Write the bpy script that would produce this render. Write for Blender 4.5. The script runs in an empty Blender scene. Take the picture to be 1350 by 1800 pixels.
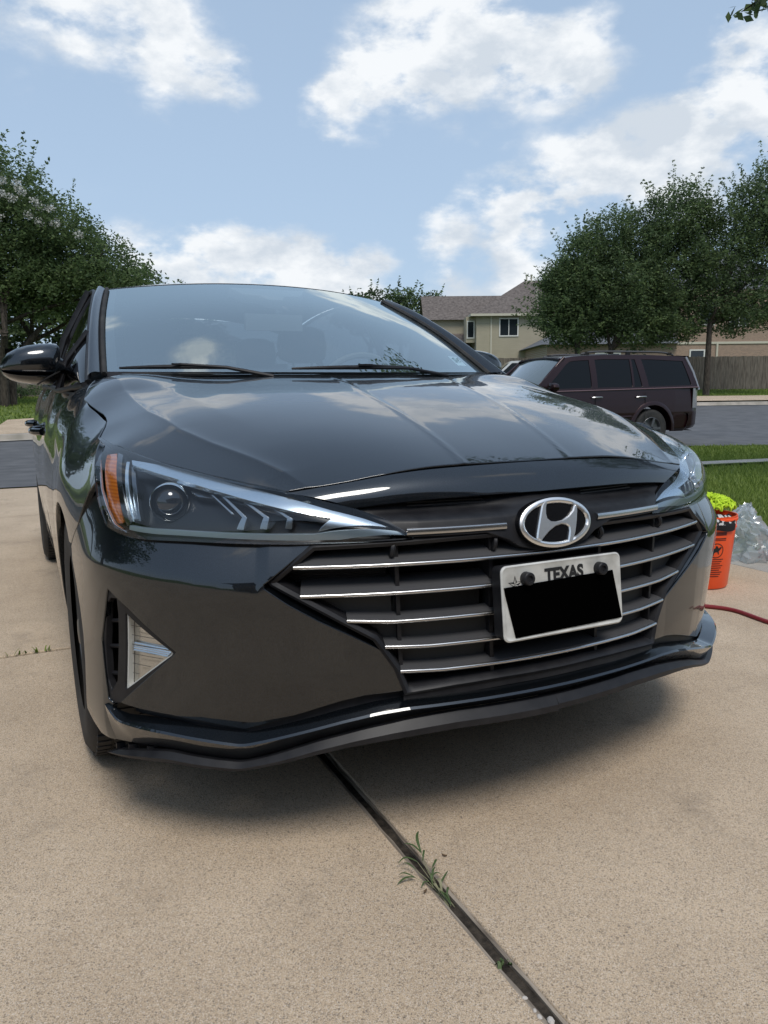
import bpy, bmesh, math, random
import numpy as np
from mathutils import Matrix, Vector
from mathutils.geometry import delaunay_2d_cdt
sc = bpy.context.scene
COL = sc.collection
rad = math.radians

# ================= camera =================
cam_d = bpy.data.cameras.new('camera'); cam = bpy.data.objects.new('camera', cam_d); COL.objects.link(cam)
cam_d.sensor_fit = 'HORIZONTAL'; cam_d.sensor_width = 36.0; cam_d.lens = 1339.8/1350*36.0
cam_d.clip_start = 0.05; cam_d.clip_end = 2000
CAMR = Matrix([[0.89977, 0.077612, -0.429408, -0.99043], [-0.436248, 0.13714, -0.889315, -1.21012], [-0.010132, 0.987506, 0.157253, 0.9466], [0, 0, 0, 1]])
cam.matrix_world = CAMR
sc.camera = cam

# ================= sun and sky =================
SUN_EL, SUN_AZ = rad(57), rad(192)      # azimuth clockwise from +Y
sun_d = bpy.data.lights.new('sun', 'SUN'); sun_d.energy = 1.9; sun_d.angle = rad(22); sun_d.color = (1.0, .95, .88)
sun = bpy.data.objects.new('sun', sun_d); COL.objects.link(sun)
sv = Vector((math.sin(SUN_AZ)*math.cos(SUN_EL), math.cos(SUN_AZ)*math.cos(SUN_EL), math.sin(SUN_EL)))
sun.rotation_euler = sv.to_track_quat('Z', 'Y').to_euler(); sun.location = sv*50
world = bpy.data.worlds.new('World'); sc.world = world; world.use_nodes = True
CLOUDS = [(0.053,0.921,0.387,0.09),(0.146,0.91,0.389,0.10),(0.204,0.906,0.37,0.07),(0.256,0.902,0.347,0.045),
 (0.362,0.874,0.323,0.05),(0.398,0.85,0.345,0.08),(0.446,0.815,0.371,0.09),(0.497,0.788,0.363,0.085),(0.526,0.755,0.391,0.075),(0.567,0.746,0.348,0.07),(0.597,0.715,0.365,0.06),
 (0.155,0.971,0.165,0.05),(0.206,0.963,0.16,0.055),(0.265,0.949,0.171,0.06),(0.318,0.934,0.165,0.055),(0.364,0.919,0.152,0.055),(0.417,0.897,0.145,0.055),(0.252,0.958,0.138,0.08),(0.359,0.925,0.125,0.07),
 (0.502,0.846,0.177,0.05),(0.539,0.815,0.214,0.06),(0.585,0.776,0.236,0.07),(0.628,0.737,0.25,0.07),(0.662,0.7,0.269,0.07),(0.693,0.664,0.281,0.06),(0.717,0.626,0.307,0.07),(0.73,0.597,0.333,0.06),
 (0.705,0.672,0.224,0.075),(0.752,0.608,0.255,0.07),(0.593,0.785,0.18,0.08),(0.5,0.857,0.124,0.05),(0.559,0.818,0.136,0.06),
 # clouds above and beside the frame, which the bonnet mirrors
 (-.10,.74,.67,.07),(.02,.52,.85,.08),(-0.25,0.65,0.72,0.14),(-0.5,0.5,0.7,0.12),(0.55,0.35,0.76,0.10),(-0.05,0.15,0.98,0.14),(-0.55,0.78,0.3,0.10),(-0.75,0.6,0.28,0.12),(0.95,0.2,0.25,0.12),(0.5,-0.3,0.8,0.15),(-0.5,-0.4,0.75,0.15)]
def build_world():
    nt = world.node_tree; nt.nodes.clear(); N = nt.nodes.new; L = nt.links.new
    out = N('ShaderNodeOutputWorld'); bg = N('ShaderNodeBackground'); bg.inputs[1].default_value = 1.0
    sky = N('ShaderNodeTexSky'); sky.sky_type = 'NISHITA'; sky.sun_disc = False; sky.sun_elevation = SUN_EL; sky.sun_rotation = SUN_AZ
    sky.air_density = 1.0; sky.dust_density = 1.2; sky.ozone_density = 1.5
    geo = N('ShaderNodeTexCoord')
    sk = N('ShaderNodeVectorMath'); sk.operation = 'SCALE'; sk.inputs['Scale'].default_value = 0.12
    L(sky.outputs[0], sk.inputs[0])
    nrm = N('ShaderNodeVectorMath'); nrm.operation = 'NORMALIZE'; L(geo.outputs['Generated'], nrm.inputs[0])
    # noise that warps the direction so that cloud edges billow
    n1 = N('ShaderNodeTexNoise'); n1.inputs['Scale'].default_value = 8; n1.inputs['Detail'].default_value = 7; n1.inputs['Roughness'].default_value = .6
    mp = N('ShaderNodeMapping'); mp.inputs['Scale'].default_value = (1, 1, 1.9); L(nrm.outputs[0], mp.inputs[0]); L(mp.outputs[0], n1.inputs['Vector'])
    ns = N('ShaderNodeVectorMath'); ns.operation = 'SUBTRACT'; ns.inputs[1].default_value = (.5, .5, .5); L(n1.outputs['Color'], ns.inputs[0])
    nw = N('ShaderNodeVectorMath'); nw.operation = 'SCALE'; nw.inputs['Scale'].default_value = .10; L(ns.outputs[0], nw.inputs[0])
    ad = N('ShaderNodeVectorMath'); ad.operation = 'ADD'; L(nrm.outputs[0], ad.inputs[0]); L(nw.outputs[0], ad.inputs[1])
    acc = None
    for x, y, z, r in CLOUDS:
        d = Vector((x, y, z)).normalized()
        ds = N('ShaderNodeVectorMath'); ds.operation = 'DISTANCE'; L(ad.outputs[0], ds.inputs[0]); ds.inputs[1].default_value = d
        mr = N('ShaderNodeMapRange'); mr.interpolation_type = 'SMOOTHSTEP'; mr.inputs['From Min'].default_value = r*1.12; mr.inputs['From Max'].default_value = r*.1
        L(ds.outputs['Value'], mr.inputs['Value'])
        if acc is None: acc = mr.outputs[0]
        else:
            a = N('ShaderNodeMath'); a.operation = 'ADD'; L(acc, a.inputs[0]); L(mr.outputs[0], a.inputs[1]); acc = a.outputs[0]
    n2 = N('ShaderNodeTexNoise'); n2.inputs['Scale'].default_value = 12; n2.inputs['Detail'].default_value = 9; n2.inputs['Roughness'].default_value = .56; L(mp.outputs[0], n2.inputs['Vector'])
    n3 = N('ShaderNodeTexNoise'); n3.inputs['Scale'].default_value = 3.0; n3.inputs['Detail'].default_value = 6; L(mp.outputs[0], n3.inputs['Vector'])
    # density = blobs * (0.5 + noise) + faint veil
    a = N('ShaderNodeMath'); a.operation = 'MULTIPLY_ADD'; L(n2.outputs[0], a.inputs[0]); a.inputs[1].default_value = 3.1; a.inputs[2].default_value = -.90
    m = N('ShaderNodeMath'); m.operation = 'MULTIPLY'; L(acc, m.inputs[0]); L(a.outputs[0], m.inputs[1])
    veil = N('ShaderNodeMapRange'); veil.inputs['From Min'].default_value = .45; veil.inputs['From Max'].default_value = .8; veil.inputs['To Max'].default_value = .35; L(n3.outputs[0], veil.inputs['Value'])
    s2 = N('ShaderNodeMath'); s2.operation = 'ADD'; L(m.outputs[0], s2.inputs[0]); L(veil.outputs[0], s2.inputs[1])
    dn = N('ShaderNodeMapRange'); dn.interpolation_type = 'SMOOTHSTEP'; dn.inputs['From Min'].default_value = .12; dn.inputs['From Max'].default_value = .95; L(s2.outputs[0], dn.inputs['Value'])
    cc = N('ShaderNodeValToRGB'); cc.color_ramp.elements[0].color = (.52, .575, .64, 1); cc.color_ramp.elements[1].color = (.74, .765, .79, 1)
    cc.color_ramp.elements[0].position = .42; cc.color_ramp.elements[1].position = .58
    L(n1.outputs[0], cc.inputs[0])
    # pale haze low down
    sep = N('ShaderNodeSeparateXYZ'); L(nrm.outputs[0], sep.inputs[0])
    hz = N('ShaderNodeMapRange'); hz.inputs['From Min'].default_value = .0; hz.inputs['From Max'].default_value = .75; hz.inputs['To Min'].default_value = .85; hz.inputs['To Max'].default_value = .6; L(sep.outputs[2], hz.inputs['Value'])
    mh = N('ShaderNodeMix'); mh.data_type = 'RGBA'; L(hz.outputs[0], mh.inputs['Factor']); L(sk.outputs[0], mh.inputs['A']); mh.inputs['B'].default_value = (.375, .49, .635, 1)
    mx = N('ShaderNodeMix'); mx.data_type = 'RGBA'; L(dn.outputs[0], mx.inputs['Factor']); L(mh.outputs['Result'], mx.inputs['A']); L(cc.outputs[0], mx.inputs['B'])
    L(mx.outputs['Result'], bg.inputs[0]); L(bg.outputs[0], out.inputs[0])
build_world()
sc.view_settings.view_transform = 'Standard'; sc.view_settings.look = 'None'; sc.view_settings.exposure = 0.32; sc.view_settings.gamma = 1.0
sc.cycles.max_bounces = 8; sc.cycles.transparent_max_bounces = 12
try: sc.cycles.use_denoising = True
except Exception: pass
# ---------- smooth interpolation helpers ----------
def nat_spline(t, P):
    """natural cubic spline through P (n,k) at parameters t; returns f(x)->(m,k)"""
    t = np.asarray(t, float); P = np.asarray(P, float)
    if P.ndim == 1: P = P[:, None]
    n = len(t); h = np.diff(t); A = np.zeros((n, n)); B = np.zeros((n, P.shape[1]))
    A[0, 0] = A[-1, -1] = 1
    for i in range(1, n-1):
        A[i, i-1] = h[i-1]; A[i, i] = 2*(h[i-1]+h[i]); A[i, i+1] = h[i]
        B[i] = 6*((P[i+1]-P[i])/h[i]-(P[i]-P[i-1])/h[i-1])
    M = np.linalg.solve(A, B)
    def f(x):
        x = np.atleast_1d(np.asarray(x, float))
        i = np.clip(np.searchsorted(t, x)-1, 0, n-2)
        a = (t[i+1]-x)[:, None]; b = (x-t[i])[:, None]; hh = h[i][:, None]
        return (M[i]*a**3+M[i+1]*b**3)/(6*hh)+(P[i]/hh-M[i]*hh/6)*a+(P[i+1]/hh-M[i+1]*hh/6)*b
    return f
class TPS:
    def __init__(self, pts, vals, reg=1e-5, sc=(1, 1)):
        self.sc = np.array(sc, float); self.p = np.asarray(pts, float)*self.sc; n = len(self.p)
        K = self.k(self.p, self.p)+reg*np.eye(n); Q = np.hstack([np.ones((n, 1)), self.p])
        A = np.block([[K, Q], [Q.T, np.zeros((3, 3))]])
        self.w = np.linalg.solve(A, np.concatenate([np.asarray(vals, float), np.zeros(3)]))
    @staticmethod
    def k(a, b):
        r2 = ((a[:, None, :]-b[None, :, :])**2).sum(-1)
        return 0.5*r2*np.log(r2+1e-12)
    def __call__(self, u, v):
        q = np.stack([np.ravel(u), np.ravel(v)], 1)*self.sc
        return self.k(q, self.p)@self.w[:-3]+self.w[-3]+q@self.w[-2:]
# ---------- the wrap surface: plan curve of the lower body, s = arc length from the nose ----------
PLAN = [(-.12,.034),(0,.028),(.12,.034),(.22,.047),(.32,.068),(.42,.098),(.52,.135),(.60,.172),(.68,.222),(.75,.283),(.805,.350),(.848,.430),(.873,.52),
        (.891,.64),(.900,.80),(.903,.95),(.899,1.2),(.897,1.6),(.899,2.1),(.900,2.6),(.898,3.2),(.893,3.6),(.875,4.0),(.83,4.3),(.74,4.5),(.6,4.6)]
_P = np.array(PLAN); _t = np.concatenate([[0], np.cumsum(np.hypot(*np.diff(_P, axis=0).T))]); _t -= _t[1]
PLANF = nat_spline(_t, _P)
# vertical profile: outward offset from the plan curve; controls are (X on plan or Y on side, z, offset)
def s_of_x(x): return float(np.interp(x, _P[:13, 0], _t[:13]))
def s_of_y(y): return float(np.interp(y, _P[8:, 1], _t[8:]))
OFF = []
for x in (-.1,0,.1,.3,.5):
    OFF += [(s_of_x(x), z, o) for z, o in ((.15,-.01),(.2,.005),(.28,.012),(.36,.005),(.45,.0),(.55,.0),(.62,.0),(.67,-.008),(.72,-.035),(.76,-.085),(.79,-.15))]
for x in (.65,.75):
    OFF += [(s_of_x(x), z, o) for z, o in ((.15,-.02),(.2,.0),(.28,.008),(.4,.0),(.5,.0),(.6,.0),(.67,-.02),(.74,-.06),(.80,-.12),(.84,-.17))]
for y in (.43,.6,):
    OFF += [(s_of_y(y), z, o) for z, o in ((.15,-.02),(.22,.004),(.3,.008),(.4,.004),(.5,.0),(.6,-.003),(.7,-.017),(.78,-.042),(.85,-.08),(.9,-.14))]
for y in (.85,1.1,1.4):
    OFF += [(s_of_y(y), z, o) for z, o in (((.15,-.025),(.25,.0),(.4,.004),(.55,.0),(.68,-.004),(.78,-.022)) if y < 1 else ((.15,-.05),(.25,-.02),(.4,-.005),(.55,.0),(.68,-.004),(.78,-.022)))]
for y, z, o in ((.74,.845,-.094),(.86,.84,-.07),(.86,.886,-.126),(.86,.93,-.19),(1.0,.86,-.058),(1.0,.916,-.105),(1.0,.95,-.15),(1.17,.88,-.05),(1.17,.92,-.08),
                (1.17,.958,-.113),(1.32,.88,-.035),(1.32,.93,-.07),(1.32,.96,-.10),(1.32,.992,-.150),(1.6,.86,-.02),(1.6,.92,-.042),(1.6,.98,-.08)):
    OFF.append((s_of_y(y), z, o))
for y in (2.0,2.8,3.6,4.4):
    OFF += [(s_of_y(y), z, o) for z, o in ((.15,-.06),(.25,-.03),(.4,-.012),(.55,.0),(.7,.0),(.8,-.012),(.88,-.03),(.95,-.055),(1.0,-.09))]
OFF = np.array(OFF); OFFT = TPS(OFF[:, :2], OFF[:, 2], 1e-4, (1, 1.6))
def W(s, z, o=0.0):
    s = np.atleast_1d(np.asarray(s, float)); z = np.atleast_1d(np.asarray(z, float)); s, z, o = np.broadcast_arrays(s, z, o)
    sh = s.shape; s = s.ravel(); z = z.ravel(); o = np.ravel(o)
    p = PLANF(s); d = PLANF(s+1e-3)-PLANF(s-1e-3); d /= np.linalg.norm(d, axis=1)[:, None]
    n = np.stack([d[:, 1], -d[:, 0]], 1)
    q = p+n*(OFFT(s, z)+o)[:, None]
    return np.stack([-q[:, 0], q[:, 1], z], 1).reshape(sh+(3,))   # left of the picture: negative X
# ---------- hood: height over (x, y) ----------
HOODC = [  # x, y, z
 (0,.06,.772),(0,.13,.797),(0,.25,.835),(0,.45,.886),(0,.7,.935),(0,.95,.974),(0,1.2,1.003),
 (.25,.08,.770),(.25,.15,.797),(.25,.27,.836),(.25,.47,.887),(.25,.72,.936),(.25,.97,.975),(.25,1.22,1.004),
 (.5,.17,.748),(.5,.24,.780),(.5,.36,.828),(.5,.52,.874),(.5,.75,.922),(.5,1.0,.964),(.5,1.25,.998),
 (.68,.33,.765),(.68,.42,.800),(.68,.56,.852),(.68,.75,.897),(.69,1.02,.946),(.68,1.3,1.002),
 (.78,.45,.778),(.785,.6,.830),(.78,.78,.868),(.775,.90,.894),(.80,1.0,.914),(.808,1.08,.934),(.789,1.16,.957),(.767,1.25,.978),(.743,1.32,.992),
 (.86,.7,.80),(.88,1.1,.86),(.88,1.3,.87),
]
_hp = []; _hv = []
for x, y, z in HOODC:
    _hp.append((x, y)); _hv.append(z)
    if x: _hp.append((-x, y)); _hv.append(z)
HOODT = TPS(_hp, _hv, 3e-3)
def H(x, y):
    x = np.atleast_1d(np.asarray(x, float)); y = np.atleast_1d(np.asarray(y, float)); x, y = np.broadcast_arrays(x, y)
    return np.stack([x, y, HOODT(x, y).reshape(x.shape)], -1)
# ---------- windscreen: u across (-1..1), t up (0..1) ----------
_wc = nat_spline([0, .5, 1], [(1.13, 1.0), (1.53, 1.225), (1.97, 1.385)])
_ws = nat_spline([0, .5, 1], [(.712, 1.37, 1.008), (.668, 1.73, 1.198), (.603, 2.10, 1.355)])
def G(u, t):
    u = np.atleast_1d(np.asarray(u, float)); t = np.atleast_1d(np.asarray(t, float)); u, t = np.broadcast_arrays(u, t); sh = u.shape; u = u.ravel(); t = t.ravel()
    c = _wc(t); s = _ws(t); k = np.abs(u)**2.1
    return np.stack([u*s[:, 0], c[:, 0]+(s[:, 1]-c[:, 0])*k, c[:, 1]+(s[:, 2]-c[:, 1])*k], 1).reshape(sh+(3,))
# ---------- coons patch ----------
def curve3(P):
    P = np.asarray(P, float); t = np.concatenate([[0], np.cumsum(np.linalg.norm(np.diff(P, axis=0), axis=1))]); t /= t[-1]
    return nat_spline(t, P)
def coons(top, bot, left, right):
    T, B, L, R_ = map(curve3, (top, bot, left, right))
    c00, c10, c01, c11 = (np.array(top[0]), np.array(top[-1]), np.array(bot[0]), np.array(bot[-1]))
    def S(u, v):
        u = np.atleast_1d(np.asarray(u, float)); v = np.atleast_1d(np.asarray(v, float)); u, v = np.broadcast_arrays(u, v); sh = u.shape
        u = u.ravel(); v = v.ravel(); U_ = u[:, None]; V_ = v[:, None]
        p = (1-V_)*T(u)+V_*B(u)+(1-U_)*L(v)+U_*R_(v)-((1-U_)*(1-V_)*c00+U_*(1-V_)*c10+(1-U_)*V_*c01+U_*V_*c11)
        return p.reshape(sh+(3,))
    return S
LT = [(-.805,.733,.843),(-.769,.557,.824),(-.701,.432,.798),(-.636,.334,.780),(-.576,.256,.766),(-.522,.197,.755),(-.407,.133,.722),(-.335,.095,.691),(-.313,.078,.680)]
LB = [(-.833,.430,.676),(-.800,.366,.663),(-.730,.288,.661),(-.637,.214,.660),(-.560,.165,.659),(-.496,.132,.659),(-.402,.097,.660),(-.350,.081,.661),(-.309,.071,.663)]
LLf = [(-.805,.733,.843),(-.829,.600,.808),(-.841,.507,.758),(-.841,.463,.714),(-.833,.430,.676)]
LRt = [(-.313,.078,.680),(-.309,.071,.663)]
_lamp = coons(LT, LB, LLf, LRt)
def LAMP(u, v, d=0.0):
    p = _lamp(u, v)
    u = np.broadcast_to(u, p.shape[:-1]) if p.ndim > 1 else u
    b = .022*np.sin(np.pi*np.clip(v, 0, 1))*(1-np.clip(u, 0, 1))**.6*np.minimum(1, np.clip(u, 0, 1)*6+.25)
    k = np.asarray(b-d)[..., None]
    return p+k*np.array([-.42, -.88, .22])
# ================= mesh helpers =================
class MB:
    """collects faces, then links them as ONE mesh object"""
    def __init__(s): s.v = []; s.f = []; s.m = []; s.n = []; s.k = 0; s.hasn = False
    def add(s, V, Fc, mi=0, N=None):
        V = np.asarray(V, float).reshape(-1, 3); o = s.k
        s.v.append(V); s.k += len(V)
        for f in Fc: s.f.append(tuple(int(i)+o for i in f)); s.m.append(mi)
        if N is None: s.n.append(np.zeros_like(V))
        else: s.n.append(np.asarray(N, float).reshape(-1, 3)); s.hasn = True
    def mirror_all(s):
        """adds the mirror image (x -> -x) of everything so far"""
        V = np.concatenate(s.v)*[-1, 1, 1]; N = np.concatenate(s.n)*[-1, 1, 1]; o = s.k
        F2 = [tuple(i+o for i in reversed(f)) for f in s.f]; s.v.append(V); s.n.append(N); s.k += len(V); s.f += F2; s.m += list(s.m)
        return s
    def mirrored(s):
        t = MB(); t.v = [np.concatenate(s.v)*[-1, 1, 1]]; t.n = [np.concatenate(s.n)*[-1, 1, 1]]; t.k = s.k; t.hasn = s.hasn
        t.f = [tuple(reversed(f)) for f in s.f]; t.m = list(s.m); return t
    def box(s, c, d, mi=0, R=None):
        x, y, z = (k/2 for k in d)
        V = np.array([(a*x, b*y, e*z) for a in (-1, 1) for b in (-1, 1) for e in (-1, 1)])
        if R is not None: V = V@np.array(R.to_3x3()).T
        s.add(V+np.array(c), [(0, 1, 3, 2), (4, 6, 7, 5), (0, 4, 5, 1), (2, 3, 7, 6), (0, 2, 6, 4), (1, 5, 7, 3)], mi)
    def grid(s, P, mi=0, flip=False, N=None):
        P = np.asarray(P, float); a, b = P.shape[:2]
        Fc = []
        for i in range(a-1):
            for j in range(b-1):
                q = (i*b+j, (i+1)*b+j, (i+1)*b+j+1, i*b+j+1)
                Fc.append(q[::-1] if flip else q)
        s.add(P.reshape(-1, 3), Fc, mi, N)
    def tube(s, pts, r, n=8, mi=0, cap=True, flat=1.0):
        pts = np.asarray(pts, float); m = len(pts); r = np.broadcast_to(r, (m,))
        d = np.gradient(pts, axis=0); d /= np.linalg.norm(d, axis=1)[:, None]+1e-12
        up = np.array([0, 0, 1.0]) if abs(d[0][2]) < .9 else np.array([1.0, 0, 0]); rings = []
        for i in range(m):
            a = np.cross(d[i], up); a /= np.linalg.norm(a)+1e-12; b = np.cross(a, d[i]); up = b
            th = np.linspace(0, 2*np.pi, n, endpoint=False)
            rings.append(pts[i]+r[i]*(np.cos(th)[:, None]*a+flat*np.sin(th)[:, None]*b))
        V = np.concatenate(rings); Fc = []
        for i in range(m-1):
            for j in range(n): Fc.append((i*n+j, (i+1)*n+j, (i+1)*n+(j+1) % n, i*n+(j+1) % n))
        if cap: Fc.append(tuple(range(n))); Fc.append(tuple(range((m-1)*n, m*n))[::-1])
        s.add(V, Fc, mi)
    def lathe(s, prof, n=32, M=None, mi=0, closed=False):
        prof = np.asarray(prof, float); m = len(prof); th = np.linspace(0, 2*np.pi, n, endpoint=False)
        V = np.stack([np.outer(prof[:, 0], np.cos(th)), np.outer(prof[:, 0], np.sin(th)), np.repeat(prof[:, 1][:, None], n, 1)], -1).reshape(-1, 3)
        if M is not None: V = V@np.array(M.to_3x3()).T+np.array(M.translation)
        Fc = [(i*n+j, i*n+(j+1) % n, (i+1)*n+(j+1) % n, (i+1)*n+j) for i in range(m-1) for j in range(n)]
        s.add(V, Fc, mi)
    def prism(s, poly, h0, h1, M=None, mi=0):
        """polygon in local xy extruded from h0 to h1 (local z)"""
        n = len(poly); V = [(p[0], p[1], h0) for p in poly]+[(p[0], p[1], h1) for p in poly]
        V = np.array(V, float)
        if M is not None: V = V@np.array(M.to_3x3()).T+np.array(M.translation)
        Fc = [tuple(range(n))[::-1], tuple(range(n, 2*n))]+[(i, (i+1) % n, n+(i+1) % n, n+i) for i in range(n)]
        s.add(V, Fc, mi)
    def build(s, name, mats, parent=None, smooth=True, angle=32, loc=None):
        me = bpy.data.meshes.new(name); V = np.concatenate(s.v)
        me.from_pydata([tuple(v) for v in V], [], s.f)
        if not isinstance(mats, (list, tuple)): mats = [mats]
        for m in mats: me.materials.append(m)
        me.polygons.foreach_set('material_index', s.m)
        if smooth:
            me.polygons.foreach_set('use_smooth', [True]*len(me.polygons))
            me.update()
            if s.hasn:
                N = np.concatenate(s.n)
                z = np.linalg.norm(N, axis=1) < .5
                if z.any():
                    N2 = np.zeros((len(V), 3)); me.vertices.foreach_get('normal', N2.ravel()) if False else None
                    vn = np.array([v.normal[:] for v in me.vertices]); N[z] = vn[z]
                me.normals_split_custom_set_from_vertices([tuple(n) for n in N])
            else: me.set_sharp_from_angle(angle=rad(angle))
        me.update()
        o = bpy.data.objects.new(name, me); COL.objects.link(o)
        if parent: o.parent = parent
        if loc is not None: o.location = loc
        return o
def tag(o, label=None, cat=None, group=None, kind=None):
    if label: o['label'] = label
    if cat: o['category'] = cat
    if group: o['group'] = group
    if kind: o['kind'] = kind
    return o
def thing(name, label, cat, loc=(0, 0, 0), rz=0, group=None):
    o = bpy.data.objects.new(name, None); COL.objects.link(o); o.location = loc; o.rotation_euler = (0, 0, rz); o.empty_display_size = .2
    return tag(o, label, cat, group)
def inpoly(P, poly):
    P = np.asarray(P); poly = np.asarray(poly); x, y = P[:, 0], P[:, 1]; c = np.zeros(len(P), bool); j = len(poly)-1
    for i in range(len(poly)):
        xi, yi = poly[i]; xj, yj = poly[j]
        k = ((yi > y) != (yj > y)) & (x < (xj-xi)*(y-yi)/(yj-yi+1e-15)+xi); c ^= k; j = i
    return c
def dens(poly, h, closed=True):
    out = []; n = len(poly)
    for i in range(n if closed else n-1):
        a = np.array(poly[i], float); b = np.array(poly[(i+1) % n], float); k = max(1, int(math.ceil(np.linalg.norm(b-a)/h)))
        for j in range(k): out.append(a+(b-a)*j/k)
    if not closed: out.append(np.array(poly[-1], float))
    return np.array(out)
def smoothline(P, h=.01):
    """smooth open line through control points, resampled"""
    P = np.asarray(P, float)
    if len(P) == 2: return dens(P, h, False)
    t = np.concatenate([[0], np.cumsum(np.linalg.norm(np.diff(P, axis=0), axis=1))]); f = nat_spline(t, P); n = max(2, int(t[-1]/h)+1)
    return f(np.linspace(0, t[-1], n))
def dist_poly(P, poly):
    a = np.asarray(poly); b = np.roll(a, -1, 0); d = np.full(len(P), 1e9)
    for i in range(len(a)):
        e = b[i]-a[i]; L = (e@e)+1e-15; t = np.clip(((P-a[i])@e)/L, 0, 1); q = a[i]+t[:, None]*e; d = np.minimum(d, np.linalg.norm(P-q, axis=1))
    return d
PANEL_CTR = None
def panel(mb, S, poly, holes=(), h=.012, mi=0, edge=.012, flip=False, bev=.0018, skirt_mi=None, lines=()):
    """trimmed surface patch: S(u,v)->xyz over a polygon with holes; exact normals; a thin rounded return edge"""
    poly = dens(poly, h); hs = [dens(x, h) for x in holes]
    lo = poly.min(0); hi = poly.max(0)
    gx, gy = np.meshgrid(np.arange(lo[0]+h*.37, hi[0], h), np.arange(lo[1]+h*.41, hi[1], h)); P = np.stack([gx.ravel(), gy.ravel()], 1)
    k = inpoly(P, poly)
    for x in hs: k &= ~inpoly(P, x)
    P = P[k]
    if len(P):
        d = dist_poly(P, poly)
        for x in hs: d = np.minimum(d, dist_poly(P, x))
        P = P[d > h*.45]
    for ln in lines:      # points laid exactly along crease lines keep them crisp
        ln = dens(ln, h*.9, False); t_ = np.gradient(ln, axis=0); t_ /= np.linalg.norm(t_, axis=1)[:, None]+1e-12; nn_ = np.stack([-t_[:, 1], t_[:, 0]], 1); Q = np.concatenate([ln, ln+nn_*h*.45, ln-nn_*h*.45])
        Q = Q[inpoly(Q, poly)]; Q = Q[dist_poly(Q, poly) > h*.4]
        D = np.concatenate([np.sqrt(((P[i:i+2000, None]-ln[None])**2).sum(-1)).min(1) for i in range(0, len(P), 2000)]); P = np.concatenate([P[D > h*.95], Q])
    V = [tuple(p) for p in poly]; E = [(i, (i+1) % len(poly)) for i in range(len(poly))]
    for x in hs:
        o = len(V); V += [tuple(p) for p in x]; E += [(o+i, o+(i+1) % len(x)) for i in range(len(x))]
    V += [tuple(p) for p in P]
    r = delaunay_2d_cdt([Vector(v) for v in V], E, [], 0, 1e-6)
    v2 = np.array([tuple(p) for p in r[0]]); Fc = np.array([f for f in r[2] if len(f) == 3])
    c = v2[Fc].mean(1); k = inpoly(c, poly)
    for x in hs: k &= ~inpoly(c, x)
    Fc = Fc[k]
    e = 5e-4
    X = S(v2[:, 0], v2[:, 1]); du = (S(v2[:, 0]+e, v2[:, 1])-S(v2[:, 0]-e, v2[:, 1])); dv = (S(v2[:, 0], v2[:, 1]+e)-S(v2[:, 0], v2[:, 1]-e))
    N = np.cross(du, dv); N /= np.linalg.norm(N, axis=1)[:, None]+1e-12
    if PANEL_CTR is not None: flip = bool(((X-np.array(PANEL_CTR))*N).sum(1).mean() < 0)
    if flip: N = -N
    # faces must agree with N
    fn = np.cross(X[Fc[:, 1]]-X[Fc[:, 0]], X[Fc[:, 2]]-X[Fc[:, 0]]); s_ = (fn*N[Fc[:, 0]]).sum(1) < 0
    Fc[s_] = Fc[s_][:, ::-1]
    mb.add(X, Fc, mi, N)
    if edge:
        for loop, inner in [(poly, False)]+[(x, True) for x in hs]:
            x0 = S(loop[:, 0], loop[:, 1]); du = (S(loop[:, 0]+e, loop[:, 1])-S(loop[:, 0]-e, loop[:, 1])); dv = (S(loop[:, 0], loop[:, 1]+e)-S(loop[:, 0], loop[:, 1]-e))
            n = np.cross(du, dv); n /= np.linalg.norm(n, axis=1)[:, None]+1e-12
            if flip: n = -n
            t = np.roll(x0, -1, 0)-np.roll(x0, 1, 0); t /= np.linalg.norm(t, axis=1)[:, None]+1e-12
            area = 0.5*np.sum(loop[:, 0]*np.roll(loop[:, 1], -1)-np.roll(loop[:, 0], -1)*loop[:, 1])
            t2 = np.roll(loop, -1, 0)-np.roll(loop, 1, 0); o2 = np.stack([t2[:, 1], -t2[:, 0]], 1)*(1 if area > 0 else -1); o2 /= np.linalg.norm(o2, axis=1)[:, None]+1e-12
            if inner: o2 = -o2
            q2 = loop+o2*e; o = S(q2[:, 0], q2[:, 1])-x0; o -= n*(o*n).sum(1)[:, None]; o -= t*(o*t).sum(1)[:, None]; o /= np.linalg.norm(o, axis=1)[:, None]+1e-12
            # o points out of the material, in the surface
            R1 = x0+o*bev*.7-n*bev*.5; R2 = x0+o*bev-n*bev*1.6; R3 = x0+o*bev-n*edge
            m = len(x0)
            ns = [n, (n+o)/1.414, o, o]; rings = [x0, R1, R2, R3]
            V4 = np.concatenate(rings); N4 = np.concatenate(ns); F4 = []
            for a in range(3):
                for i in range(m): F4.append((a*m+i, a*m+(i+1) % m, (a+1)*m+(i+1) % m, (a+1)*m+i))
            F4 = np.array(F4); fn = np.cross(V4[F4[:, 1]]-V4[F4[:, 0]], V4[F4[:, 3]]-V4[F4[:, 0]]); s_ = (fn*N4[F4[:, 3]]).sum(1) < 0
            F4[s_] = F4[s_][:, ::-1]
            mb.add(V4, F4, mi if skirt_mi is None else skirt_mi, N4)
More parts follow.
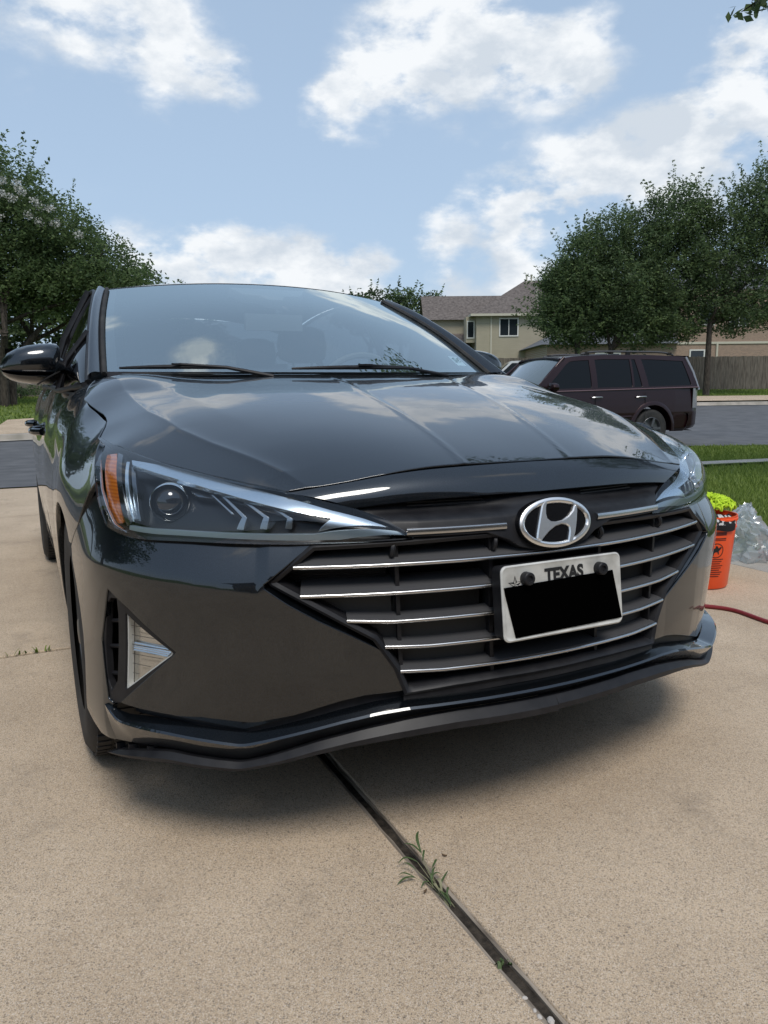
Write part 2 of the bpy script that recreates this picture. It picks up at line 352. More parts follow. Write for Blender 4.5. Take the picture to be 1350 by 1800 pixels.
def ruled(mb, S, A, B, n=40, m=4, mi=0, flip=False, N=True):
    """strip between two lines given as rows of S arguments"""
    fa = curve_s(A); fb = curve_s(B); t = np.linspace(0, 1, n); a = fa(t); b = fb(t)
    k = np.linspace(0, 1, m)[None, :, None]; Q = a[:, None, :]*(1-k)+b[:, None, :]*k
    P = S(*[Q[..., i] for i in range(Q.shape[-1])]) if S else Q
    nn = None
    if N:
        g0 = np.gradient(P, axis=0); g1 = np.gradient(P, axis=1); nn = np.cross(g0, g1); nn /= np.linalg.norm(nn, axis=-1)[..., None]+1e-12
        if flip: nn = -nn
    mb.grid(P, mi, flip, nn)
def curve_s(P, w=.030):
    """straight runs with small rounded corners"""
    P = np.asarray(P, float); t = np.concatenate([[0], np.cumsum(np.linalg.norm(np.diff(P, axis=0), axis=1))]); L_ = t[-1]; tt = np.linspace(0, L_, 500); Q = np.stack([np.interp(tt, t, P[:, i]) for i in range(P.shape[1])], 1)
    k = max(1, int(w/L_*500/2)); R_ = Q.copy()
    for i in range(len(Q)):
        a = min(k, i, len(Q)-1-i); R_[i] = Q[i-a:i+a+1].mean(0)
    u = tt/L_
    return lambda x: np.stack([np.interp(x, u, R_[:, i]) for i in range(P.shape[1])], 1)
def curve_n(P, lin=False):
    P = np.asarray(P, float); t = np.concatenate([[0], np.cumsum(np.linalg.norm(np.diff(P, axis=0), axis=1))]); t /= t[-1]
    if lin or len(P) == 2: return lambda x: np.stack([np.interp(x, t, P[:, i]) for i in range(P.shape[1])], 1)
    return nat_spline(t, P)
def sweepS(mb, path, sec, mi=0, closed=False):
    """path (n,3) with frame vectors (n,3) a,b ; sec list of (a,b)"""
    pts, A, B = path; sec = np.asarray(sec, float); n = len(pts); k = len(sec)
    P = pts[:, None, :]+sec[None, :, 0, None]*A[:, None, :]+sec[None, :, 1, None]*B[:, None, :]
    V = P.reshape(-1, 3); Fc = []
    kk = k if closed else k-1
    for i in range(n-1):
        for j in range(kk): Fc.append((i*k+j, (i+1)*k+j, (i+1)*k+(j+1) % k, i*k+(j+1) % k))
    if closed: Fc.append(tuple(range(k))); Fc.append(tuple(range((n-1)*k, n*k))[::-1])
    mb.add(V, Fc, mi)

# ================= materials =================
def mat(name, col=(.5, .5, .5), rough=.5, metal=0, spec=.5, coat=0, coatr=.03, trans=0, ior=1.45, alpha=1, sheen=0):
    m = bpy.data.materials.new(name); m.use_nodes = True; b = m.node_tree.nodes['Principled BSDF']
    b.inputs['Base Color'].default_value = (*col, 1); b.inputs['Roughness'].default_value = rough; b.inputs['Metallic'].default_value = metal
    b.inputs['Specular IOR Level'].default_value = spec; b.inputs['Coat Weight'].default_value = coat; b.inputs['Coat Roughness'].default_value = coatr
    b.inputs['Transmission Weight'].default_value = trans; b.inputs['IOR'].default_value = ior; b.inputs['Alpha'].default_value = alpha
    return m
def nodes(m): return m.node_tree, m.node_tree.nodes.new, m.node_tree.links.new, m.node_tree.nodes['Principled BSDF']
def noisecol(m, c1, c2, scale, detail=6, lo=.35, hi=.65, rough=None, bump=0, bscale=None, dist=.002, coords='Object', stretch=None):
    nt, N, L, b = nodes(m)
    tc = N('ShaderNodeTexCoord'); mp = N('ShaderNodeMapping'); L(tc.outputs[coords], mp.inputs[0])
    if stretch: mp.inputs['Scale'].default_value = stretch
    n = N('ShaderNodeTexNoise'); n.inputs['Scale'].default_value = scale; n.inputs['Detail'].default_value = detail; L(mp.outputs[0], n.inputs['Vector'])
    r = N('ShaderNodeValToRGB'); r.color_ramp.elements[0].position = lo; r.color_ramp.elements[1].position = hi
    r.color_ramp.elements[0].color = (*c1, 1); r.color_ramp.elements[1].color = (*c2, 1)
    L(n.outputs[0], r.inputs[0]); L(r.outputs[0], b.inputs['Base Color'])
    if bump:
        n2 = N('ShaderNodeTexNoise'); n2.inputs['Scale'].default_value = bscale or scale*4; n2.inputs['Detail'].default_value = 5; L(mp.outputs[0], n2.inputs['Vector'])
        bp = N('ShaderNodeBump'); bp.inputs['Strength'].default_value = bump; bp.inputs['Distance'].default_value = dist; L(n2.outputs[0], bp.inputs['Height']); L(bp.outputs[0], b.inputs['Normal'])
    return m
def paint(name, col, fl, metal=.5, ior=1.68, cw=1.0):
    """metallic car paint with fine flakes under a clear coat and a slight waviness"""
    m = mat(name, col, .38, metal, .5, cw, .02); nt, N, L, b = nodes(m); b.inputs['Coat IOR'].default_value = ior
    tc = N('ShaderNodeTexCoord'); v = N('ShaderNodeTexVoronoi'); v.inputs['Scale'].default_value = 1500; L(tc.outputs['Object'], v.inputs['Vector'])
    mx = N('ShaderNodeMix'); mx.data_type = 'RGBA'; s = N('ShaderNodeSeparateColor'); L(v.outputs['Color'], s.inputs[0])
    mr = N('ShaderNodeMapRange'); mr.inputs['From Min'].default_value = .2; L(s.outputs[0], mr.inputs['Value'])
    L(mr.outputs[0], mx.inputs['Factor']); mx.inputs['A'].default_value = (*col, 1); mx.inputs['B'].default_value = (*fl, 1); L(mx.outputs['Result'], b.inputs['Base Color'])
    n = N('ShaderNodeTexNoise'); n.inputs['Scale'].default_value = 9; n.inputs['Detail'].default_value = 2; L(tc.outputs['Object'], n.inputs['Vector'])
    bp = N('ShaderNodeBump'); bp.inputs['Strength'].default_value = .05; bp.inputs['Distance'].default_value = .01; L(n.outputs[0], bp.inputs['Height']); L(bp.outputs[0], b.inputs['Coat Normal'])
    # faint dust dulls the coat in patches
    n2 = N('ShaderNodeTexNoise'); n2.inputs['Scale'].default_value = 3.5; n2.inputs['Detail'].default_value = 8; L(tc.outputs['Object'], n2.inputs['Vector'])
    mr2 = N('ShaderNodeMapRange'); mr2.inputs['From Min'].default_value = .35; mr2.inputs['From Max'].default_value = .75; mr2.inputs['To Min'].default_value = .008; mr2.inputs['To Max'].default_value = .035
    L(n2.outputs[0], mr2.inputs['Value']); L(mr2.outputs[0], b.inputs['Coat Roughness'])
    return m
M_paint = paint('charcoal_paint', (.0085, .0115, .0155), (.015, .020, .026), .85)
M_black = mat('black_plastic', (.018, .018, .020), .45, 0, .35)
noisecol(M_black, (.010, .010, .012), (.017, .017, .019), 30, rough=True, bump=.15, bscale=900, dist=.0004)
M_gloss = mat('gloss_black', (.008, .008, .009), .12, 0, .5, .6)
M_dark = mat('recess_black', (.006, .006, .006), .8)
M_grey = mat('grille_grey_plastic', (.040, .040, .040), .6, 0, .35)
M_rib = mat('ribbed_black_plastic', (.02, .02, .022), .5)
def _rib():
    nt, N, L, b = nodes(M_rib); tc = N('ShaderNodeTexCoord'); w = N('ShaderNodeTexWave'); w.wave_type = 'BANDS'; w.bands_direction = 'Z'; w.inputs['Scale'].default_value = 60; w.inputs['Distortion'].default_value = 0
    L(tc.outputs['Object'], w.inputs['Vector']); bp = N('ShaderNodeBump'); bp.inputs['Strength'].default_value = .8; bp.inputs['Distance'].default_value = .003; L(w.outputs['Fac'], bp.inputs['Height']); L(bp.outputs[0], b.inputs['Normal'])
_rib()
M_chrome = mat('chrome', (.56, .56, .56), .26, 1.0)
M_bar = mat('bar_plastic', (.065, .065, .068), .48, 0, .5); M_satin2 = mat('dull_strip', (.24, .30, .34), .32, .6); M_chev = mat('chevron_reflector', (.30, .33, .35), .2, .9)  # M_bar is the black plastic with sky light put into its colour
M_satin = mat('satin_chrome', (.60, .68, .74), .26, .95)
M_rubber = mat('rubber', (.018, .018, .019), .75); noisecol(M_rubber, (.014, .014, .015), (.035, .033, .031), 12, bump=.3, bscale=200)
M_amber = mat('amber_lens', (.60, .17, .02), .12, 0, .5, .8)
def _amb():
    nt, N, L, b = nodes(M_amber); tc = N('ShaderNodeTexCoord'); w = N('ShaderNodeTexWave'); w.bands_direction = 'Z'; w.inputs['Scale'].default_value = 45; L(tc.outputs['Object'], w.inputs['Vector'])
    r = N('ShaderNodeValToRGB'); r.color_ramp.elements[0].color = (.34, .085, .012, 1); r.color_ramp.elements[1].color = (.48, .14, .02, 1); L(w.outputs['Fac'], r.inputs[0]); L(r.outputs[0], b.inputs['Base Color'])
_amb()
def glassy(name, tint=(.9, .95, 1), ior=1.5, rough=.0, thin=True, gloss_boost=0.0, gcol=(1, 1, 1)):
    """thin clear sheet: fresnel mirror over straight-through transparency"""
    m = bpy.data.materials.new(name); m.use_nodes = True; nt = m.node_tree; nt.nodes.clear(); N = nt.nodes.new; L = nt.links.new
    o = N('ShaderNodeOutputMaterial'); g = N('ShaderNodeBsdfGlossy'); g.inputs['Roughness'].default_value = rough; g.inputs['Color'].default_value = (*gcol, 1); t = N('ShaderNodeBsdfTransparent'); t.inputs[0].default_value = (*tint, 1)
    gm = N('ShaderNodeNewGeometry'); dt = N('ShaderNodeVectorMath'); dt.operation = 'DOT_PRODUCT'; L(gm.outputs['Incoming'], dt.inputs[0]); L(gm.outputs['Normal'], dt.inputs[1])
    ab = N('ShaderNodeMath'); ab.operation = 'ABSOLUTE'; L(dt.outputs['Value'], ab.inputs[0]); om = N('ShaderNodeMath'); om.operation = 'SUBTRACT'; om.inputs[0].default_value = 1; L(ab.outputs[0], om.inputs[1])
    pw = N('ShaderNodeMath'); pw.operation = 'POWER'; L(om.outputs[0], pw.inputs[0]); pw.inputs[1].default_value = 5 if not gloss_boost else 3.0
    F0 = ((ior-1)/(ior+1))**2+gloss_boost; a = N('ShaderNodeMath'); a.operation = 'MULTIPLY_ADD'; a.use_clamp = True; L(pw.outputs[0], a.inputs[0]); a.inputs[1].default_value = 1-F0; a.inputs[2].default_value = F0
    mx = N('ShaderNodeMixShader'); L(a.outputs[0], mx.inputs[0]); L(t.outputs[0], mx.inputs[1]); L(g.outputs[0], mx.inputs[2]); L(mx.outputs[0], o.inputs[0]); return m
M_lens = glassy('clear_lens', (.93, .95, .97), 1.55)
M_wind = glassy('windscreen_glass', (.84, .92, .92), 1.55, .0, gloss_boost=.36, gcol=(.90, .98, .98))
M_tint = glassy('tinted_glass', (.10, .11, .12), 1.5)
M_reflector = mat('lamp_reflector', (.75, .77, .78), .12, 1.0)
M_housing = mat('lamp_housing', (.010, .012, .014), .28, .2)
M_interior = mat('interior_grey', (.15, .16, .17), .8); M_dash = mat('dashboard', (.14, .15, .16), .6)
M_seat = mat('seat_fabric', (.10, .11, .12), .9)
M_head = mat('headliner', (.32, .32, .31), .9)
M_plate = mat('plate_white', (.50, .50, .475), .45); noisecol(M_plate, (.40, .40, .375), (.58, .58, .55), 25, lo=.3, hi=.6)
M_plateblk = mat('plate_black', (.0008, .0008, .0008), .9, 0, 0)
M_ink = mat('ink_black', (.012, .012, .013), .6)
M_sticker = mat('sticker', (.55, .68, .72), .5)
M_rim = mat('alloy', (.16, .165, .17), .35, .8)
# ================= the charcoal sedan =================
car = thing('parked_car', 'charcoal grey sedan filling the foreground, chrome barred grille and Texas plate towards us', 'car', (0, 0.9, 0))
CARLOC = np.array([0, .9, 0])
def cpart(mb, name, mats, parent=None, **k):
    """a part of the car: geometry is given in world metres, kept relative to the car's origin"""
    p = parent or car
    off = CARLOC if p is car else np.array(p['_w'])
    for i in range(len(mb.v)): mb.v[i] = mb.v[i]-CARLOC
    o = mb.build(name, mats, p, **k)
    return o
def sub(mb, name, mats, parent, **k):
    for i in range(len(mb.v)): mb.v[i] = mb.v[i]-CARLOC
    return mb.build(name, mats, parent, **k)
PANEL_CTR = (0, 2.3, .35)
sp = lambda d, r: .5*(d+np.sqrt(d*d+r*r))
_zr = ([.0, .36, .50, .594, .6153, .6811, .7674, .9291, .9934, 1.15, 1.4], [.585, .585, .59, .588, .5736, .5809, .594, .603, .603, .60, .60])
_zl = ([.0, .3592, .5282, .6473, .7781, .90, 1.05, 1.3], [.365, .3717, .3912, .4091, .427, .44, .43, .42])
def o_main(s, z):
    zr = np.interp(s, *_zr); zl = np.interp(s, *_zl); fade = np.clip((1.22-s)/.22, 0, 1); fade = fade*fade*(3-2*fade)
    fa = np.clip((s-.40)/.15, 0, 1)
    a = sp(z-zr, .012); b = sp(np.minimum(zr-z, zr-zl), .012)*0; c = sp(zl-z, .014)
    mid = np.clip(zr-z, 0, zr-zl)
    return (.010*fa-.30*a*fa-.050*mid-np.interp(s,[.5,.75,.92,1.0],[.22,.17,.06,0.])*c)*fade
def S_main(s, z): return W(s, z, o_main(np.asarray(s, float), np.asarray(z, float)))
def Wo(k): return lambda s, z: W(s, z, k)
archF = (.90, .322, .350); archR = (3.59, .322, .352)
def arch_pts(c, a0, a1, n=14):
    return [(s_of_y(c[0]-c[2]*math.cos(rad(a))), c[1]+c[2]*math.sin(rad(a))) for a in np.linspace(a0, a1, n)]

GRIL = [(.0,.357),(.1283,.3572),(.2308,.3545),(.3335,.3479),(.354,.4011),(.3959,.4625),(.5924,.5789),(.597,.585),(.5943,.591),(.5106,.6591),(.4104,.6615),(.3163,.6635),(.2,.667),(0,.667)]
FOG = [(.9591,.5546),(.9004,.5228),(.7913,.4440),(.7879,.4395),(.7924,.4343),(.9419,.3100),(.9690,.3027),(.9837,.3093),(1.0032,.4366)]
# --- front bumper: main skin with the lower painted strip ---
bm = MB()
bot_main = [(.9419,.3100),(.877,.3070),(.8153,.3043),(.7338,.2955),(.6559,.2851),(.5851,.3065),(.5054,.3296),(.46,.3414),(.4144,.350),(.3340,.3546)]
blade = [(.354,.4011),(.3805,.4409),(.44,.4745),(.5012,.5076),(.56,.5445),(.603,.5765),(.604,.586),(.5943,.593)]
lampb = [(.5106,.6585),(.6759,.660),(.7993,.6605),(.9068,.662),(.9728,.676),(1.0164,.713),(1.0605,.757)]
seam = [(1.10,.735),(1.13,.70),(1.155,.66)]
arch1 = [p for p in arch_pts(archF, 71, 6, 10)]
arch1 = [(s_of_y(.66), .60)]+[(s_of_y(archF[0]-archF[2]*math.cos(rad(a))), archF[1]+archF[2]*math.sin(rad(a))) for a in (45, 35, 25, 15, 5, -5, -13)]
cornerb = [(1.085,.226),(1.0449,.2115),(.9788,.2180),(.9669,.2223)]
poly = [FOG[4]]+FOG[5:6]+bot_main[1:]+blade+lampb+seam+arch1+cornerb+[(.9669,.2223),(.9750,.2900),(.9690,.3027),(.9837,.3093),(1.0032,.4366),(.9591,.5546),(.9004,.5228),(.7913,.4440),(.7879,.4395)]
# remove doubled points
pp = [poly[0]]
for q in poly[1:]:
    if np.hypot(q[0]-pp[-1][0], q[1]-pp[-1][1]) > 1e-3: pp.append(q)
if np.hypot(pp[0][0]-pp[-1][0], pp[0][1]-pp[-1][1]) < 1e-3: pp.pop()
panel(bm, S_main, pp, h=.0075, edge=.014)
# chamfered blade beside the grille
A = [(.354,.4011,-.001),(.3805,.4409,.0),(.5012,.5076,.004),(.560,.5445,.006),(.601,.5765,.008)]
A = [(a, b, float(o_main(np.array(a), np.array(b)))-.001) for a, b, _ in A]
B = [(.352,.4050,-.010),(.3925,.4585,-.024),(.50,.5242,-.030),(.56,.559,-.030),(.5924,.5789,-.022)]
ruled(bm, W, A, B, 50, 4, flip=True)
# painted strip under the recess (spoiler), from the corner to the middle
Tt = [(.9892,.2977),(.9275,.2820),(.8657,.2822),(.8057,.2818),(.73,.2765),(.6505,.2696),(.60,.2815),(.5502,.2936),(.4616,.3139),(.3916,.3265),(.3316,.3318),(.2314,.3332),(.104,.3342),(.0,.3345)]
Bb = [(.9669,.2223),(.90,.230),(.8494,.2350),(.8094,.2371),(.73,.2310),(.6563,.2275),(.60,.2430),(.5067,.2724),(.42,.2910),(.3324,.3044),(.28,.3085),(.232,.3110),(.12,.3105),(.0,.3100)]
def so(x): return .012*min(1, max(0, (.99-x)/.06))
fd = lambda x: min(1, max(0, (.985-x)/.10))
ruled(bm, W, [(a, b+.009*fd(a), -.020*fd(a)) for a, b in Tt], [(a, b, so(a)+.002) for a, b in Tt], 110, 5, flip=True)
ruled(bm, W, [(a, b, so(a)+.002) for a, b in Tt], [(a, b-.004*fd(a), so(a)+.0055) for a, b in Tt], 110, 3, flip=True)
ruled(bm, W, [(a, b-.004*fd(a), so(a)+.0055) for a, b in Tt], [(a, b, -.006*fd(a)) for a, b in Bb], 110, 4, flip=True)
bm.mirror_all()
front_bumper = cpart(bm, 'front_bumper', [M_paint])
# dark recess between the skin and the strip, and the sill below the grille
rb = MB()
up = [(.94,.313),(.877,.3100),(.8153,.3073),(.7338,.2985),(.6559,.2881),(.5851,.3095),(.5054,.3330),(.46,.345),(.4144,.354),(.3354,.360),(.2308,.361),(.104,.362),(.0,.362)]
lo_ = [(a, b+.004, -.030) for a, b in Tt if a < .95]
ruled(rb, W, [(a, b, -.032) for a, b in up], lo_, 90, 3, flip=True)
ruled(rb, W, [(a, b, -.012) for a, b in [(.3354,.358),(.2308,.360),(.104,.362),(.0,.362)]], [(.3354,.336,-.010),(.2308,.339,-.010),(.104,.342,-.010),(.0,.342,-.010)], 30, 3, flip=True)
rb.mirror_all(); cpart(rb, 'bumper_recess_trim', [M_black])
# --- black lower lip, slightly hanging at the passenger corner ---
Lb = [(1.0135,.1824),(.96,.192),(.90,.2010),(.813,.2140),(.74,.2115),(.665,.2095),(.58,.2290),(.5072,.2480),(.45,.2590),(.3875,.2667),(.31,.2735),(.2326,.2774),(.12,.2765),(.0,.2760)]
def lip(hang):
    m = MB()
    top = [(a, b-.003, .002) for a, b in Bb]
    if hang: top = [(a, b-.003-.022*max(0, (a-.80)/.17)**1.2,   .002) for a, b in Bb]; botl = [(a, b-.004*max(0, (a-.9)/.1), .014) for a, b in Lb]
    else: botl = [(a, b+.004, .014) for a, b in Lb]
    mid = [(.5*(t[0]+b[0]), .5*(t[1]+b[1])-.002, .014) for t, b in zip(top, botl)]
    ruled(m, W, top, mid, 110, 3, flip=True, N=False); ruled(m, W, mid, botl, 110, 3, flip=True, N=False)
    und = [(a, b+.004, -.06) for a, b, o in botl]
    ruled(m, W, botl, und, 110, 3, flip=True, N=False)
    ruled(m, W, [(a, b, o-.012) for a, b, o in top], top, 110, 2, flip=True, N=False)
    return m
m = lip(True); m2 = lip(False).mirrored()
for v, f, mi, n in [(np.concatenate(m2.v), m2.f, 0, None)]: m.add(v, f, 0)
cpart(m, 'lower_lip', [M_black], angle=50)
# torn clips behind the hanging end
for s_, z_ in ((.985,.197),(.93,.212),(.87,.222)):
    ck = MB(); p = W(s_, z_, -.012)[0]; ck.box(p, (.018,.012,.012)); cpart(ck, 'lip_clip', [M_black])
# --- nose panel between bonnet edge and grille ---
hf = [(-.5219,.1971,.7555),(-.46,.179,.7645),(-.4031,.1645,.7725),(-.33,.1515,.783),(-.2582,.1425,.790),(-.18,.135,.7935),(-.1015,.130,.7955),(0,.128,.7965)]
gt = [(-.407,.133,.7220),(-.36,.1215,.7270),(-.318,.113,.7300),(-.28,.106,.7320),(-.21,.0950,.7342),(-.165,.0895,.7348),(-.129,.0865,.7352),(0,.0800,.7350)]
npn = MB()
a_ = np.array(hf)-[0, .004, .0035]; b_ = np.array(gt)
fa, fb = curve_n(a_), curve_n(b_); t = np.linspace(0, 1, 60); k = np.linspace(0, 1, 10)
Pn = fa(t)[:, None]*(1-k)[None, :, None]+fb(t)[:, None]*k[None, :, None]
Pn += (np.sin(np.pi*k)*.0065)[None, :, None]*np.array([0, -1, .6])
g0 = np.gradient(Pn, axis=0); g1 = np.gradient(Pn, axis=1); nn = np.cross(g0, g1); nn /= np.linalg.norm(nn, axis=-1)[..., None]
if nn[30, 5, 1] > 0: nn = -nn; fl = True
else: fl = False
npn.grid(Pn, 0, fl, nn)
ed = Pn[:, -1]; e2 = np.stack([ed, ed+[0, .004, -.003], ed+[0, .03, -.002]], 1); npn.grid(e2, 0, fl)
ed = Pn[:, 0]; e2 = np.stack([ed+[0, .012, -.03], ed+[0, .002, -.002], ed], 1); npn.grid(e2, 0, fl)
npn.mirror_all(); npn.hasn = True
cpart(npn, 'nose_panel', [M_paint])
# --- bonnet ---
HF = [(-x, y) for x, y, z in hf[::-1]]
half_l = [(-.576,.2558),(-.6361,.3344),(-.7015,.4317),(-.7420,.5000),(-.7686,.5605),(-.7930,.6450),(-.8037,.7302),(-.7945,.7560),(-.7850,.7806),(-.7765,.8207),(-.7741,.8607),(-.7763,.9009),(-.7964,1.0012),(-.8063,1.0763),(-.8009,1.1167),(-.7883,1.1659),(-.7660,1.2550),(-.7456,1.2945)]
left = [(x, y) for x, y, z in hf[::-1]]+half_l+[(-.712,1.305),(-.55,1.255),(-.4,1.215),(-.2,1.185),(0,1.175)]
full = left+[(-x, y) for x, y in left[::-1] if abs(x) > 1e-6 and not (abs(x) < 1e-6)]
full = [p for i, p in enumerate(full) if i == 0 or np.hypot(p[0]-full[i-1][0], p[1]-full[i-1][1]) > 1e-4]
CR1 = np.array([(.7144,1.2765),(.7032,1.0066),(.6892,.7524),(.6515,.5573),(.607,.4485),(.5486,.3295),(.5082,.2457),(.4813,.1838)])[::-1]
CR2 = np.array([(.6513,1.15),(.5927,.9876),(.5354,.6244),(.4769,.4071)])[::-1]
FLA = np.array([(-.042,1.25),(-.107,.74),(-.138,.353),(-.151,.2),(-.159,.13)])[::-1]; FLB = np.array([(.39,1.2),(.25,.69),(.165,.35),(.114,.13)])[::-1]  # slight ridges added so the bonnet's reflection shows two thin lines
def f2h(y): return np.clip((1.25-np.asarray(y))/.25, 0, 1)
def S_hood(x, y):
    P = H(x, y); ax = np.sqrt(np.asarray(x, float)**2+1e-8)
    d = ax-np.interp(y, CR1[:, 1], CR1[:, 0]); f = np.clip((np.asarray(y)-.15)/.1, 0, 1)
    P[..., 2] += f*f2h(y)*.0065*np.exp(-np.sqrt(d*d+.003**2)/.045)
    P[..., 2] += f*f2h(y)*.0022*np.exp(-np.sqrt(d*d+.0025**2)/.010)
    for L_, am, w_ in ((FLA, .0013, .0085), (FLB, .0010, .0085)):
        dl = np.asarray(x)-np.interp(y, L_[:, 1], L_[:, 0]); P[..., 2] += f2h(y)*am*np.exp(-(dl/w_)**2)
    d2 = ax-np.interp(y, CR2[:, 1], CR2[:, 0]); f2 = np.clip((np.asarray(y)-.38)/.45, 0, 1)
    P[..., 2] += f2*f2h(y)*.0032*np.exp(-np.sqrt(d2*d2+.010**2)/.05)
    return P
hm = MB(); panel(hm, S_hood, full, h=.0085, edge=.016, lines=[[tuple(p) for p in CR1[:-1]], [(-p[0], p[1]) for p in CR1[:-1]]])
bonnet = cpart(hm, 'bonnet', [M_paint])
# --- fenders, doors, quarter panels (on the wrap surface) ---
def side_panel(poly, name, mirrored, h=.02, parent=None, mats=None):
    m = MB(); panel(m, W, poly, h=h, edge=.012)
    if mirrored: m = m.mirrored()
    return cpart(m, name, mats or [M_paint], parent)
sY = s_of_y
gap = [(-x, y) for x, y in half_l[6:]]
ft = [(sY(.74),.840),(sY(.785),.861),(sY(.825),.876),(sY(.865),.8815),(sY(.905),.889),(sY(1.0),.911),(sY(1.08),.929),(sY(1.12),.939),(sY(1.17),.953),(sY(1.255),.973),(sY(1.32),.989)]
fender = [(1.115,.735),(1.14,.70),(1.165,.66)]
fender = [(1.063,.762),(1.104,.737),(1.134,.70),(1.160,.66),(s_of_y(.666),.606)]+[(s_of_y(archF[0]-archF[2]*math.cos(rad(a))), archF[1]+archF[2]*math.sin(rad(a))) for a in np.linspace(54, 186, 22)]+\
    [(sY(1.26),.20),(sY(1.385),.20),(sY(1.395),.4),(sY(1.385),.6),(sY(1.375),.8),(sY(1.372),.90),(sY(1.365),.95)]+ft[::-1]+[(1.1851,.836),(1.1239,.805)]
door1 = [(sY(1.40),.265),(sY(1.405),.4),(sY(1.393),.6),(sY(1.383),.8),(sY(1.378),.90),(sY(1.373),.95),(sY(1.60),.955),(sY(2.0),.965),(sY(2.44),.972),(sY(2.46),.7),(sY(2.46),.265)]
door2 = [(sY(2.468),.265),(sY(2.468),.7),(sY(2.448),.972),(sY(2.9),.98),(sY(3.36),.985),(sY(3.34),.85),(sY(3.24),.66),(sY(3.14),.45),(sY(3.12),.265)]
quarter = [(sY(3.128),.20)]+[(sY(3.148),.45),(sY(3.248),.66),(sY(3.348),.85),(sY(3.368),.985),(sY(3.8),.985),(sY(4.2),.975),(sY(4.5),.95),(_t[-1],.93),(_t[-1],.25),(sY(4.4),.25),(sY(4.05),.25)]+\
    [(s_of_y(archR[0]-archR[2]*math.cos(rad(a))), archR[1]+archR[2]*math.sin(rad(a))) for a in np.linspace(188, -8, 26)][0:]+[(sY(3.2),.20)]
sill = [(sY(1.27),.165),(sY(1.27),.257),(sY(3.11),.257),(sY(3.11),.165)]
for mirr in (False, True):
    side_panel(fender, 'fender', mirr, .012)
    for dpoly, hy in ((door1, 2.30), (door2, 3.18)):
        d = side_panel(dpoly, 'door', mirr, .03)
        hb = MB(); p0 = W(sY(hy-.10), .795)[0]; p1 = W(sY(hy+.09), .80)[0]
        tt = np.linspace(0, 1, 9)[:, None]; pts = p0*(1-tt)+p1*tt; pts[:, 0] -= .004+.036*np.sin(np.pi*tt[:, 0])**.5
        hb.tube(pts, .011, 8, 0, True, 1.3)
        if mirr: hb = hb.mirrored()
        sub(hb, 'handle', [M_paint], d)
    side_panel(quarter, 'rear_quarter', mirr, .03)
    side_panel(sill, 'side_skirt', mirr, .03, mats=[M_black])
# --- greenhouse ---
gb = MB()
nT = 40
pil_in = np.array(G(np.full(nT, -1.0), np.linspace(0, 1, nT)))          # glass edge
# outer edge of the painted pillar, running on into the roof rail
oe = curve_n([(-.770,1.315,.992),(-.752,1.45,1.062),(-.728,1.62,1.150),(-.700,1.80,1.235),(-.668,1.98,1.310),(-.640,2.13,1.357)])
pil_out = oe(np.linspace(0, 1, nT))
k = np.linspace(0, 1, 7)
P = (pil_in+[-.014, .0, .004])[:, None]*(1-k)[None, :, None]+pil_out[:, None]*k[None, :, None]
P += (np.sin(np.pi*k*.75)*.016)[None, :, None]*np.array([-.35, -.5, .8])
gb.grid(P, 0, False)
# door frame behind the pillar
rail = curve_n([(-.770,1.33,.985),(-.752,1.47,1.055),(-.728,1.64,1.143),(-.702,1.82,1.228),(-.672,2.0,1.303),(-.648,2.18,1.355),(-.637,2.5,1.385),(-.630,2.9,1.378),(-.622,3.3,1.32),(-.615,3.7,1.20),(-.62,4.05,1.08)])
gpil = MB(); gpil.v = list(gb.v); gpil.f = list(gb.f); gpil.m = list(gb.m); gpil.n = list(gb.n); gpil.k = gb.k
for mirr in (False, True):
    g_ = MB(); g_.add(np.concatenate(gb.v), gb.f, 0)
    if mirr: g_ = g_.mirrored()
    cpart(g_, 'windscreen_pillar', [M_paint], angle=60)
# roof
rf = MB(); nx = 29; ny = 40
us = np.linspace(-1, 1, nx); front = G(us, 1.0)+[0, .012, .006]
cl = curve_n([(1.985,1.391),(2.2,1.420),(2.6,1.442),(3.0,1.425),(3.4,1.375)]); cl0 = cl(np.linspace(0, 1, ny))
re = curve_n([(-.640,2.135,1.357),(-.632,2.4,1.385),(-.625,2.8,1.390),(-.618,3.2,1.350),(-.612,3.5,1.285)]); re0 = re(np.linspace(0, 1, ny))
P = np.zeros((ny, nx, 3))
for j, u in enumerate(us):
    kk = abs(u)**2.1; c3 = np.stack([np.zeros(ny), cl0[:, 0], cl0[:, 1]], 1)
    P[:, j, 0] = -u*re0[:, 0]; P[:, j, 1] = c3[:, 1]*(1-kk)+re0[:, 1]*kk; P[:, j, 2] = c3[:, 2]*(1-kk)+re0[:, 2]*kk
rf.grid(P, 0, True)
fr = P[0]; e2 = np.stack([fr+[0, .02, -.035], fr+[0, -.004, -.004], fr], 0); rf.grid(e2, 0, True)
cpart(rf, 'roof', [M_paint], angle=60)
rg = MB(); Pr = np.zeros((14, 21, 3))
for i, a in enumerate(np.linspace(0, 1, 14)):
    for j, u in enumerate(np.linspace(-1, 1, 21)):
        kk = abs(u)**2; Pr[i, j] = (u*(.60+.06*a), 3.42+(4.12-3.42)*a+.05*kk, 1.372-.33*a-.05*kk-.03*a*a)
rg.grid(Pr, 0, True); cpart(rg, 'rear_window', [M_tint])
